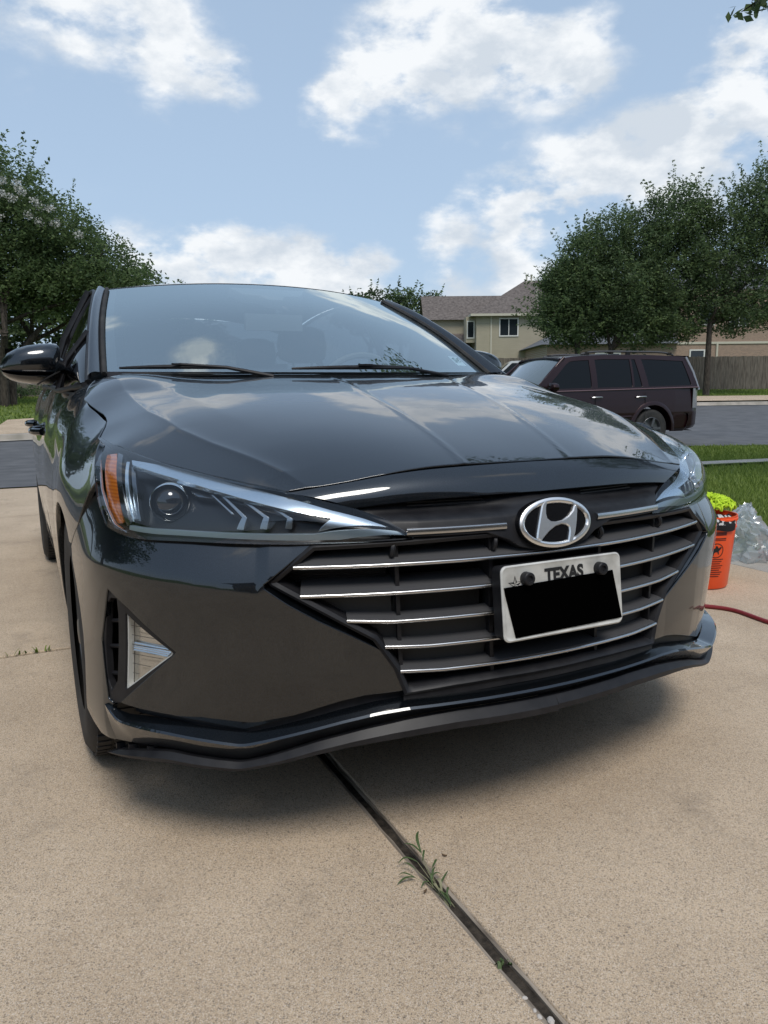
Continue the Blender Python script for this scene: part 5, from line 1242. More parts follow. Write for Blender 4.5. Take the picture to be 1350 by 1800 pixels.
def tree(name, label, base, blobs, nclump, per, size, m, seed, trunk=.16, lean=(0, 0), group=None, cat='tree', bloom=None, spread=.42, tr_h=None, stems=1, inner=.35, sprigs=0):
    """blobs: (x, y, z, rx, ry, rz) of crown masses relative to base"""
    r = np.random.default_rng(seed); root = thing(name, label, cat, base, 0, group)
    B = np.array(blobs, float); vol = (B[:, 3]*B[:, 4]*B[:, 5])**(2/3); pick = r.choice(len(B), nclump, p=vol/vol.sum())
    g = r.normal(0, 1, (nclump, 3)); g /= np.linalg.norm(g, axis=1)[:, None]; rr_ = np.where(r.uniform(0, 1, nclump) < inner, r.uniform(.2, .8, nclump), r.uniform(.78, 1.10, nclump))
    C_ = B[pick, :3]+g*rr_[:, None]*B[pick, 3:]
    ls = [leaves(r, C_, per, spread, size)]; hi_ = np.repeat(r.uniform(0, 1, nclump) < .24, per)
    if sprigs:   # leafy twigs sticking out of the outline
        q = r.choice(nclump, sprigs); dirs = g[q]*[1, 1, 1]+[0, 0, .75]; dirs /= np.linalg.norm(dirs, axis=1)[:, None]; st_ = B[pick[q], :3]+g[q]*1.0*B[pick[q], 3:]
        for k in range(5): ls.append(leaves(r, st_+dirs*(spread*(.5+.42*k)), max(4, per//4-k), spread*(.34-.045*k), size*.95))
    Vc = np.concatenate(ls); mi_ = np.zeros(len(Vc)//4, int); mi_[:len(hi_)][hi_] = 1; mi_[len(hi_):] = r.uniform(0, 1, len(mi_)-len(hi_)) < .4
    fast_mesh('crown', Vc, 4, [m, M_leafHi], root, mi_)
    if bloom is not None:
        cb = np.array(bloom, float); V = leaves(r, cb, 90, .17, .055, .2, .8); fast_mesh('blossoms', V, 4, M_bloom, root)
    tb = MB(); zc = float(B[:, 2].mean()); lo = float((B[:, 2]-B[:, 5]).min()); h0 = tr_h if tr_h else max(lo, .8)
    for sidx in range(stems):
        a = 2*math.pi*sidx/max(1, stems)+.6; ox, oy = (math.cos(a)*trunk*1.1, math.sin(a)*trunk*1.1) if stems > 1 else (0, 0); k_ = 1.0 if stems == 1 else .55
        top = np.array([lean[0]+ox*(4 if stems > 1 else 1), lean[1]+oy*(4 if stems > 1 else 1), h0]); P = nat_spline([0, 1, 2], [(ox, oy, -.3), (ox*1.5+lean[0]*.35, oy*1.5+lean[1]*.35, h0*.5), top])(np.linspace(0, 2, 9))
        tb.tube(P, np.linspace(trunk*1.15*k_, trunk*.75*k_, 9), 9)
        for j in range(len(B) if stems == 1 else 3):
            q = B[(j*stems+sidx) % len(B), :3]; mid = .5*(top+q)+r.normal(0, .25, 3); tb.tube(nat_spline([0, 1, 2], [top-[0, 0, .15], mid, q])(np.linspace(0, 2, 9)), np.linspace(trunk*.55*k_, trunk*.12, 9), 7)
            for _ in range(4):
                e = q+np.clip(r.normal(0, .45, 3), -.8, .8)*B[(j*stems+sidx) % len(B), 3:]; s0 = mid*.4+q*.6; tb.tube([s0, .5*(s0+e)+r.normal(0, .15, 3), e], [trunk*.2, trunk*.12, trunk*.04], 5)
    tb.build('trunk', M_bark, root, angle=60); return root
# helper: world point -> relative to tree base, crowns given in camera-independent metres
def blobs_from(base, lst): return [(x-base[0], y-base[1], z-base[2], a, b, c) for x, y, z, a, b, c in lst]
bl_ = (-1.17, 25.8, .62)
lt = [(-3.0, 27.4, 7.6, 2.3, 2.2, 1.9), (-1.1, 26.6, 6.7, 1.8, 2.0, 1.6), (.35, 26.0, 5.6, 1.6, 1.8, 1.45), (1.55, 25.4, 4.75, 1.35, 1.6, 1.25), (2.45, 25.0, 4.1, .95, 1.2, .85), (-1.5, 26.5, 4.6, 1.9, 1.8, 1.2), (.4, 25.8, 4.2, 1.6, 1.6, .9), (-3.4, 27.6, 5.0, 2, 2, 1.4), (-5.5, 29, 6.0, 2.5, 2.2, 2.4)]
rb_ = np.random.default_rng(4); bloomp = [(x-bl_[0], y-bl_[1], z-bl_[2]) for x, y, z in [(-1.55, 24.6, 7.35),(-1.62, 24.6, 6.85),(-.75, 24.3, 7.0),(-.35, 24.3, 6.95),(-.25, 24.3, 6.75),(-.75, 24.3, 6.65),(-.5, 24.3, 6.55),(-1.95, 24.5, 6.3),(-1.35, 24.4, 6.1),(-.9, 24.3, 6.0),(.1, 24.2, 6.5),(.2, 24.2, 6.35),(.5, 24.1, 6.3),(.6, 24.1, 5.9),(.15, 24.1, 5.9),(-1.3, 24.4, 5.0),(-1.9, 24.5, 7.2),(1.2, 24.0, 5.6),(-.1, 24.2, 6.1),(-.95, 24.3, 7.45)]]
tree('crape_myrtle', 'tall dark green tree with white blossom clusters left of the car roof', bl_, blobs_from(bl_, lt), 3600, 46, .115, M_leafB, 5, .24, (.1, .1), None, 'tree', bloomp, .42, 2.2, 3, .4, 110)
lb = MB(); lb.tube(nat_spline([0, 1, 2, 3], [(-1.3, 26.2, 2.0), (-.6, 26.0, 2.15), (.15, 25.9, 3.1), (1.6, 25.8, 3.35)])(np.linspace(0, 3, 14)), np.linspace(.13, .05, 14), 8)
lbo = lb.build('limb', M_bark, bpy.data.objects['crape_myrtle']); lbo.location = (-bl_[0], -bl_[1], -bl_[2])
# trees across the street on the right
def rt(base, lst, lab, seed, n=900, tr=.15, m=None, h=None, lean=(0, 0)):
    tree('oak_tree', lab, base, blobs_from(base, lst), int(n*1.25), 42, .135, m or M_leafA, seed, tr, lean, None, 'tree', None, .46, h, 1, .24, 190)
rt((22.8, 27.3, .55), [(22.5, 27.8, 5.4, 1.0, 1.3, 1.1), (23.3, 27.4, 6.6, 1.2, 1.3, 1.3), (24.2, 27.0, 7.6, .9, 1.1, 1.2), (21.9, 28.1, 4.5, .9, 1.0, .8), (22.2, 27.9, 5.9, .8, .9, .7), (23.8, 27.1, 5.0, 1.5, 1.4, 1.3), (23.0, 27.6, 3.7, 1.3, 1.3, .8)], 'leftmost of the dark oaks behind the maroon vehicle, overlapping the beige house', 31, 950)
rt((24.0, 26.4, .55), [(25.8, 26.1, 7.6, 1.1, 1.3, 1.5), (26.9, 25.6, 8.6, 1.2, 1.3, 1.4), (27.9, 25.2, 8.3, .8, 1.0, 1.1), (24.6, 26.2, 5.4, 1.7, 1.5, 1.6), (26.4, 25.6, 6.0, 1.9, 1.6, 1.6), (25.2, 26.0, 3.9, 1.6, 1.4, 1.1), (26.6, 25.5, 4.1, 1.4, 1.4, 1.0)], 'tallest middle oak rising directly behind the maroon vehicle', 32, 1200)
rt((27.75, 24.2, .62), [(29.2, 23.8, 8.3, 1.0, 1.2, 1.4), (30.1, 23.4, 9.3, .9, 1.1, 1.5), (28.2, 24.2, 6.5, 1.5, 1.4, 1.3), (30.2, 23.2, 6.9, 1.5, 1.4, 1.4), (27.9, 24.4, 4.9, 1.2, 1.2, .9), (29.8, 23.3, 4.9, 1.2, 1.2, .8), (28.9, 23.7, 4.0, 1.1, 1.0, .6), (30.8, 23.0, 4.2, 1.0, 1.0, .7), (31.2, 22.9, 8.3, 1.2, 1.3, 1.8)], 'right hand oak whose trunk stands in front of the wooden fence', 33, 900, .14, None, 3.4)
# overhanging branches of nearer trees on the right edge
def spray(name, label, pts, n, spread, size, seed, m=M_leafA):
    r = np.random.default_rng(seed); P = nat_spline(np.arange(len(pts)), np.array(pts, float))(np.linspace(0, len(pts)-1, n)); root = thing(name, label, 'branch', tuple(pts[0])); V = leaves(r, P-np.array(pts[0]), 7, spread, size, .3, .6)
    fast_mesh('leaves', V, 4, m, root); mb = MB(); mb.tube(P-np.array(pts[0]), np.linspace(.018, .004, n), 6); mb.build('twig', M_bark, root)
spray('overhanging_branch', 'leafy branch tip hanging into the top right corner of the sky', [(5.3, 3.1, 4.35), (4.85, 3.25, 4.12), (4.55, 3.33, 3.95), (4.38, 3.40, 3.84)], 14, .10, .085, 41)
spray('overhanging_branch', 'leafy branch tip entering from the right edge above the fence', [(13.6, 8.2, 5.6), (12.6, 8.6, 5.2), (12.0, 8.8, 4.7), (11.75, 8.9, 4.2)], 22, .30, .12, 42)
spray('overhanging_branch', 'lower leafy branch drooping at the right edge before the oaks', [(13.6, 8.2, 4.6), (12.5, 8.6, 4.2), (12.15, 8.8, 3.7), (12.05, 8.9, 3.3)], 20, .26, .12, 43)
# distant tree tops
tree('far_tree', 'bright green far tree top above the car roof', (31.6, 69, 1.3), [(0, 0, 7.2, 2.6, 2, 2.0), (2.6, -.6, 6.2, 2.4, 2, 1.8), (-2.4, .6, 7.0, 1.4, 1.4, 1.0), (4.6, -1, 5.6, 1.6, 1.6, 1.6)], 420, 24, .32, M_leafF, 51, .3, spread=.6, sprigs=60)
tree('far_tree', 'small far tree peeping over the left gable of the beige house', (35.5, 70, 1.5), [(0, 0, 8.0, 2.0, 2, 1.6), (3.0, -1, 7.9, 1.6, 1.6, 1.3), (-2, 1, 6.5, 2, 2, 1.8)], 260, 24, .32, M_leafF, 52, .25, spread=.6, sprigs=40)
# greenery behind the myrtle
for i, (x, y, z, s_) in enumerate([(-6, 40, 3.2, 3.2), (-1.5, 42, 3.0, 2.8), (2.5, 41, 3.3, 3.0), (6.5, 42, 3.6, 3.2)]):
    labs = ['shadowy bushy tree far behind the blossoming tree, leftmost at the picture edge', 'dark bushy tree in the shade directly behind the blossoming trunk', 'grey green tree seen under the bent limb beside the car mirror', 'far bushy tree hidden largely by the left roof pillar']
    tree('background_tree', labs[i], (x, y, float(zt(x, y))), [(0, 0, z, s_, 2.2, 2.6), (1.5, .5, z-1.2, s_*.8, 2, 1.7), (-1.5, 0, z+1, s_*.8, 2, 2)], 330, 26, .26, M_leafF if i % 2 else M_leafA, 60+i, .16, spread=.6)
for i, (x, y, rx, h) in enumerate([(-3.4, 33, 1.1, .8), (-.6, 34, 1.0, .7), (1.6, 33, 1.3, .9), (3.4, 32, 1.0, .8)]):
    r_ = np.random.default_rng(80+i); z0 = float(zt(x, y)); tree('shrub', ['low rounded shrub at the left picture edge behind the trunk', 'second low shrub on the far left lawn', 'third low shrub, under the car mirror', 'low shrub on the far lawn nearest the car side'][i], (x, y, z0), [(0, 0, h*.5, rx, .7, h*.5)], 60, 24, .10, M_leafA, 90+i, .04, spread=.22, cat='shrub', tr_h=.2)
tuft(-2.35, 20.2, 60, .75, 31, 'ornamental_grass', 'clump of tall ornamental grass by the far kerb on the left', 'plant', None, .25, leafmat('orn', (.06, .10, .04), (.13, .17, .08)), float(zt(-2.35, 20.2)), .5)
# ================= houses =================
def boards(name, col, n_per_m=6.0, horiz=True):
    m = mat(name, col, .7); nt, N, L, b = nodes(m); tc = N('ShaderNodeTexCoord'); w = N('ShaderNodeTexWave'); w.wave_profile = 'SAW'; w.bands_direction = 'Z' if horiz else 'X'; w.inputs['Scale'].default_value = n_per_m/ (2*math.pi)*1.0; L(tc.outputs['Object'], w.inputs['Vector'])
    bp = N('ShaderNodeBump'); bp.inputs['Strength'].default_value = .9; bp.inputs['Distance'].default_value = .02; L(w.outputs['Fac'], bp.inputs['Height']); L(bp.outputs[0], b.inputs['Normal'])
    n = N('ShaderNodeTexNoise'); n.inputs['Scale'].default_value = 1.2; n.inputs['Detail'].default_value = 8; L(tc.outputs['Object'], n.inputs['Vector']); mx = N('ShaderNodeMix'); mx.data_type = 'RGBA'; L(n.outputs[0], mx.inputs['Factor']); mx.inputs['A'].default_value = (*[c*.85 for c in col], 1); mx.inputs['B'].default_value = (*[min(1, c*1.12) for c in col], 1); L(mx.outputs['Result'], b.inputs['Base Color']); return m
def brick(name, c1, c2, mort, scale=4.0):
    m = mat(name, c1, .85); nt, N, L, b = nodes(m); tc = N('ShaderNodeTexCoord'); mp = N('ShaderNodeMapping'); mp.inputs['Rotation'].default_value = (rad(90), 0, 0); L(tc.outputs['Object'], mp.inputs[0])
    k = N('ShaderNodeTexBrick'); k.inputs['Color1'].default_value = (*c1, 1); k.inputs['Color2'].default_value = (*c2, 1); k.inputs['Mortar'].default_value = (*mort, 1); k.inputs['Scale'].default_value = scale; k.inputs['Mortar Size'].default_value = .015; L(mp.outputs[0], k.inputs['Vector']); L(k.outputs['Color'], b.inputs['Base Color']); return m
M_side = boards('beige_siding', (.37, .33, .245)); M_brick = brick('tan_brick', (.32, .215, .155), (.24, .165, .12), (.34, .30, .25)); M_stone = brick('pale_stone', (.42, .38, .32), (.36, .33, .28), (.30, .28, .25), 1.8)
M_shing = mat('shingles', (.12, .10, .09), .9); noisecol(M_shing, (.075, .062, .056), (.17, .145, .13), 5, 12, .3, .7, bump=.8, bscale=14, dist=.03)
M_shing2 = mat('grey_shingles', (.12, .12, .13), .9); noisecol(M_shing2, (.085, .09, .10), (.15, .155, .165), 4, 12, .3, .7, bump=.6, bscale=12, dist=.03)
M_trim = mat('cream_trim', (.48, .45, .36), .6); M_wtrim = mat('white_trim', (.62, .61, .57), .6); M_pane = mat('window_pane', (.02, .025, .03), .06, 0, .6)
# local frame for the beige house: x along the facade we face, y away from us
def frame(o, ang): return Matrix.Translation(o)@Matrix.Rotation(ang, 4, 'Z')
def hbox(mb, x0, x1, y0, y1, z0, z1, mi=0): mb.box(((x0+x1)/2, (y0+y1)/2, (z0+z1)/2), (x1-x0, y1-y0, z1-z0), mi)
def window(parent, x, z, w, h, y, two=True, face='y', m=M_wtrim):
    fr_ = MB(); t = .09
    for a, b, c, d in ((-w/2-t, w/2+t, h/2, h/2+t), (-w/2-t, w/2+t, -h/2-t, -h/2), (-w/2-t, -w/2, -h/2, h/2), (w/2, w/2+t, -h/2, h/2)):
        hbox(fr_, x+a, x+b, y-.06, y+.05, z+c, z+d)
    if two: hbox(fr_, x-.03, x+.03, y-.05, y+.04, z-h/2, z+h/2)
    f = fr_.build('window', [m], parent, smooth=False); p = MB(); hbox(p, x-w/2, x+w/2, y-.02, y+.0, z-h/2, z+h/2); p.build('pane', [M_pane], f, smooth=False)
def roof_mesh(parts, name, m, parent):
    mb = MB()
    for V, Fc in parts: mb.add(np.array(V, float), Fc)
    return mb.build(name, [m], parent, smooth=False)
A0 = np.array([32.4, 50.9, 1.15]); hb_ang = -.44
house = thing('beige_house', 'two storey beige siding house with brown hip roof beyond the street', 'house', tuple(A0), hb_ang)
# main block: from the left corner (x=0) to the right; eave 5.6 m above its ground
w_ = MB(); hbox(w_, 0, 12, 0, 9, 1.9, 5.62); w_.build('siding_wall', [M_side], house, smooth=False)
w_ = MB(); hbox(w_, .0, 12, .02, 8.9, -.6, 1.9); w_.build('stone_wall', [M_stone], house, smooth=False)
w_ = MB(); hbox(w_, -3.6, -.0, 3.2, 9, 1.0, 5.5); w_.build('wing_wall', [M_side], house, smooth=False)
roof_mesh([([(-.45, -.45, 5.60), (12.4, -.45, 5.60), (12.4, 9.4, 5.60), (-.45, 9.4, 5.60), (4.6, 4.4, 8.75), (7.5, 4.4, 8.75)], [(0, 1, 5, 4), (1, 2, 5), (2, 3, 4, 5), (3, 0, 4), (3, 2, 1, 0)])], 'main_roof', M_shing, house)
roof_mesh([([(-4.0, 2.8, 5.48), (1.6, 2.8, 5.48), (4.2, 6.1, 7.75), (-4.0, 6.1, 7.75), (-4.0, 9.4, 5.48), (2, 9.4, 5.48)], [(0, 1, 2, 3), (3, 2, 5, 4)])], 'wing_roof', M_shing, house)
w_ = MB(); w_.add([(-3.6, 3.2, 5.4), (-3.6, 9.0, 5.4), (-3.6, 6.1, 7.5), (-3.55, 3.2, 5.4), (-3.55, 9.0, 5.4), (-3.55, 6.1, 7.5)], [(0, 2, 1), (3, 4, 5), (0, 1, 4, 3), (0, 3, 5, 2), (1, 2, 5, 4)]); w_.build('gable_wall', [M_side], house, smooth=False)
roof_mesh([([(-5.5, -.6, 2.1), (-.6, -.6, 2.1), (-.1, 3.3, 4.45), (-4.9, 3.3, 4.45), (-5.5, -.6, 1.95), (-.6, -.6, 1.95)], [(0, 1, 2, 3), (4, 5, 1, 0)])], 'porch_roof', M_shing, house)
w_ = MB(); hbox(w_, -5.0, -.9, 0, 3.2, -.6, 2.0); w_.build('porch_wall', [M_side], house, smooth=False)
tr_ = MB()
for a in ((-.5, 12.4, -.52, -.44, 5.46, 5.64), (-.52, -.44, -.5, 9.4, 5.46, 5.64)): hbox(tr_, *a)
hbox(tr_, 1.10, 1.22, -.08, 0, 1.9, 5.5); hbox(tr_, -.05, 12, -.04, 0, 1.82, 1.94); tr_.build('eave_trim', [M_trim], house, smooth=False)
window(house, 2.55, 4.62, 1.35, 1.25, -.0); window(house, 6.35, 4.62, 1.35, 1.25, -.0)
by = MB(); hbox(by, -.75, 0, .6, 2.1, 3.5, 5.5); by.build('bay', [M_side], house, smooth=False); window(house, -.38, 4.5, .45, 1.2, .6, False)
w_ = MB(); hbox(w_, 6.3, 9.6, -1.0, .2, 2.05, 2.45); w_.build('porch_canopy', [M_shing], house, smooth=False); window(house, 7.3, 1.0, 1.3, 1.5, 0.0)
for x_, y_, z_ in ((4.7, 4.2, 8.75), (5.1, 4.2, 8.75), (5.2, 2.4, 7.6), (5.0, 1.1, 6.75)):
    v_ = MB(); v_.lathe([(.07, -.3), (.07, .35), (.10, .35), (.10, .45), (0, .45)], 10, Matrix.Translation((x_, y_, z_))); v_.build('roof_vent', [M_trim], house)
M_greysid = M_brick
# brick house behind the trees
B0 = np.array([32.6, 42.2, .95]); house2 = thing('brick_house', 'tan brick house half hidden by the oaks behind the wooden fence', 'house', tuple(B0), -.44)
w_ = MB(); hbox(w_, 0, 17, 0, 9, -.5, 3.0); w_.build('wall', [M_brick], house2, smooth=False)
w_ = MB(); hbox(w_, 9, 17.0, .02, 9, 3.0, 6.6); w_.build('upper_wall', [M_greysid], house2, smooth=False)
roof_mesh([([(-.5, -.5, 3.0), (9.0, -.5, 3.0), (9.0, 9.5, 3.0), (-.5, 9.5, 3.0), (4, 4.5, 5.2), (8.9, 4.5, 5.2)], [(0, 1, 5, 4), (1, 2, 5), (2, 3, 4, 5), (3, 0, 4), (3, 2, 1, 0)])], 'roof', M_shing2, house2)
roof_mesh([([(8.5, .5, 6.6), (18, .5, 6.6), (18, 9.5, 6.6), (8.5, 9.5, 6.6), (12, 4.8, 9.8), (15, 4.8, 9.8)], [(0, 1, 5, 4), (1, 2, 5), (2, 3, 4, 5), (3, 0, 4), (3, 2, 1, 0)])], 'upper_roof', M_shing2, house2)
tr_ = MB(); hbox(tr_, 9, 17.1, -.06, .02, 2.95, 3.1); tr_.build('band_course', [M_trim], house2, smooth=False)
window(house2, 10.4, 1.75, .9, 1.5, 0, False); window(house2, 4.2, 1.6, 1.6, 1.5, 0); window(house2, 13.2, 5.0, 1.2, 1.6, .02); window(house2, 11.0, 5.0, .9, 1.4, .02, False)
dp = MB(); hbox(dp, 11.7, 11.82, -.1, 0, -.4, 3.0); dp.build('downpipe', [M_trim], house2, smooth=False)
# pale house glimpsed on the left behind the trees
hl_ = thing('pale_house', 'pale house glimpsed between foliage beside the left window pillar', 'house', (3.2, 47, .9)); w_ = MB(); hbox(w_, 0, 9, 0, 7, -.3, 3.2); w_.build('wall', [M_trim], hl_, smooth=False)
roof_mesh([([(-.4, -.4, 3.2), (9.4, -.4, 3.2), (9.4, 7.4, 3.2), (-.4, 7.4, 3.2), (2.5, 3.5, 5), (6.5, 3.5, 5)], [(0, 1, 5, 4), (1, 2, 5), (2, 3, 4, 5), (3, 0, 4), (3, 2, 1, 0)])], 'roof', M_shing, hl_); window(hl_, 2, 1.6, 1.2, 1.3, 0)
# wooden fences
M_fence = mat('weathered_wood', (.12, .11, .10), .9); noisecol(M_fence, (.075, .064, .052), (.20, .175, .145), 3, 10, .3, .7, bump=.5, bscale=60, stretch=(6, 6, .7))
def fence(p0, p1, h, lab, seed=1):
    p0 = np.array(p0, float); p1 = np.array(p1, float); L_ = np.linalg.norm(p1-p0); d = (p1-p0)/L_; root = thing('wooden_fence', lab, 'fence', (p0[0], p0[1], float(zt(*p0)))); r = np.random.default_rng(seed); n = int(L_/.145); z00 = float(zt(*p0)); me0 = MB()
    for i in range(n):
        c = p0+d*(i+.5)*.145; z = float(zt(*c))-z00; hh = h+r.uniform(-.02, .02); nx_, ny_ = -d[1], d[0]; yo = r.uniform(-.006, .006)
        a = c-d*.068-p0; b = c+d*.068-p0; q = []
        for s_ in (-.010+yo, .010+yo):
            q += [(a[0]+nx_*s_, a[1]+ny_*s_, z-.1), (b[0]+nx_*s_, b[1]+ny_*s_, z-.1), (b[0]+nx_*s_, b[1]+ny_*s_, z+hh), (a[0]+nx_*s_, a[1]+ny_*s_, z+hh)]
        me0.add(np.array(q), [(0, 1, 2, 3), (4, 7, 6, 5), (0, 4, 5, 1), (1, 5, 6, 2), (2, 6, 7, 3), (3, 7, 4, 0)])
    me0.build('pickets', [M_fence], root, smooth=False)
    rl = MB(); 
    for zz in (.4, h-.35):
        a = -np.array([-d[1], d[0]])*-.03; rl.tube([(a[0], a[1], zz), (d[0]*L_+a[0], d[1]*L_+a[1], zz+float(zt(*p1))-z00)], .035, 4)
        rl.build('rail', [M_fence], root, smooth=False); rl = MB()
    return root
fence((30.6, 29.6), (44.0, 22.6), 1.80, 'long weathered wooden picket fence right of the maroon vehicle', 1)
fence((22.5, 33.5), (30.6, 29.6), 1.80, 'stretch of wooden fence seen darkly behind the oak trunks', 2)
fence((-5.5, 37), (2.2, 37), 1.7, 'dim wooden fence behind the far left lawn', 3)
# ================= maroon SUV =================
SUV = thing('parked_suv', 'dark maroon boxy off-road wagon with roof rails parked across the street', 'car', (8.50, 10.48, -.155), -.12); SUV.scale = (.98, .98, .98)
M_mar = paint('maroon_paint', (.014, .0030, .0040), (.028, .007, .009), .5, 1.4, .55)
M_sg = mat('suv_glass', (.003, .0035, .004), .04, 0, .35, 0); M_mar2 = mat('silver_trim', (.45, .45, .46), .3, .8); M_tl = mat('tail_lamp', (.22, .22, .24), .15, 0, .5, .8)
def spart(mb, name, m, parent=None, **k): return mb.build(name, m if isinstance(m, list) else [m], parent or SUV, **k)
# local: x to the rear (0 = middle), y away from us, z up. length 4.78, width 1.96
def suv_top(x):  # bonnet / roof silhouette of the painted shell below the glass
    return np.interp(x, [-2.39, -2.30, -2.05, -1.25, -1.02, 2.28, 2.39], [.62, .86, 1.00, 1.10, 1.13, 1.13, 1.05])
def belt(x): return 1.075+.018*(x+1)
def wid(x): return np.interp(x, [-2.39, -2.25, -1.9, -1.2, 1.8, 2.25, 2.39], [.60, .80, .93, .975, .975, .94, .86])
sb = MB(); xs = np.linspace(-2.39, 2.39, 90); P = []
for x in xs:
    w = float(wid(x)); tp = float(suv_top(x)); zb = .30 if abs(x) < 2.1 else .33+.12*(abs(x)-2.1)
    sec = [(-w+.06, zb), (-w+.01, zb+.06), (-w-.0, .55), (-w-.006, .66), (-w+.0, .80), (-w+.012, .95), (-w+.03, min(tp, float(belt(x)))-.01), (-w+.055, min(tp, float(belt(x)))+.0), (-w+.16, tp+.005), (-.45, tp+.025), (0, tp+.03)]
    sec = sec+[(-a, b) for a, b in sec[::-1][1:]]; P.append([(x, a, min(b, tp+.03)) for a, b in sec])
P = np.array(P)
# wheel arches: cut faces inside the arches
def arch_cut(P, centres, R_):
    a, b = P.shape[:2]; Fc = []
    for i in range(a-1):
        for j in range(b-1):
            c = (P[i, j]+P[i+1, j]+P[i+1, j+1]+P[i, j+1])/4
            if any((c[0]-cx)**2+(c[2]-.38)**2 < R_*R_ and abs(c[1]) > .55 for cx in centres): continue
            Fc.append((i*b+j, (i+1)*b+j, (i+1)*b+j+1, i*b+j+1))
    return Fc
P = np.array([nat_spline(np.arange(21), p)(np.linspace(0, 20, 101)) if False else np.stack([np.interp(np.linspace(0, 20, 121), np.arange(21), p[:, k]) for k in range(3)], 1) for p in P])
P = np.stack([np.stack([np.interp(np.linspace(0, 89, 240), np.arange(90), P[:, j, k]) for k in range(3)], 1) for j in range(P.shape[1])], 1)
sb.add(P.reshape(-1, 3), arch_cut(P, (-1.46, 1.30), .43)); spart(sb, 'body', M_mar, angle=40)
for cx in (-1.46, 1.30):
    for sy in (-1, 1):
        af = MB(); P = []
        for a in np.linspace(-8, 188, 30):
            c0, s0 = math.cos(rad(a)), math.sin(rad(a)); P.append([(cx+rr_*c0, sy*(yy), .38+rr_*s0) for rr_, yy in ((.50, .975), (.47, .995), (.425, .995), (.42, .94), (.42, .60))])
        af.grid(np.array(P), 0); spart(af, 'wheel_arch_trim', M_mar, angle=50)
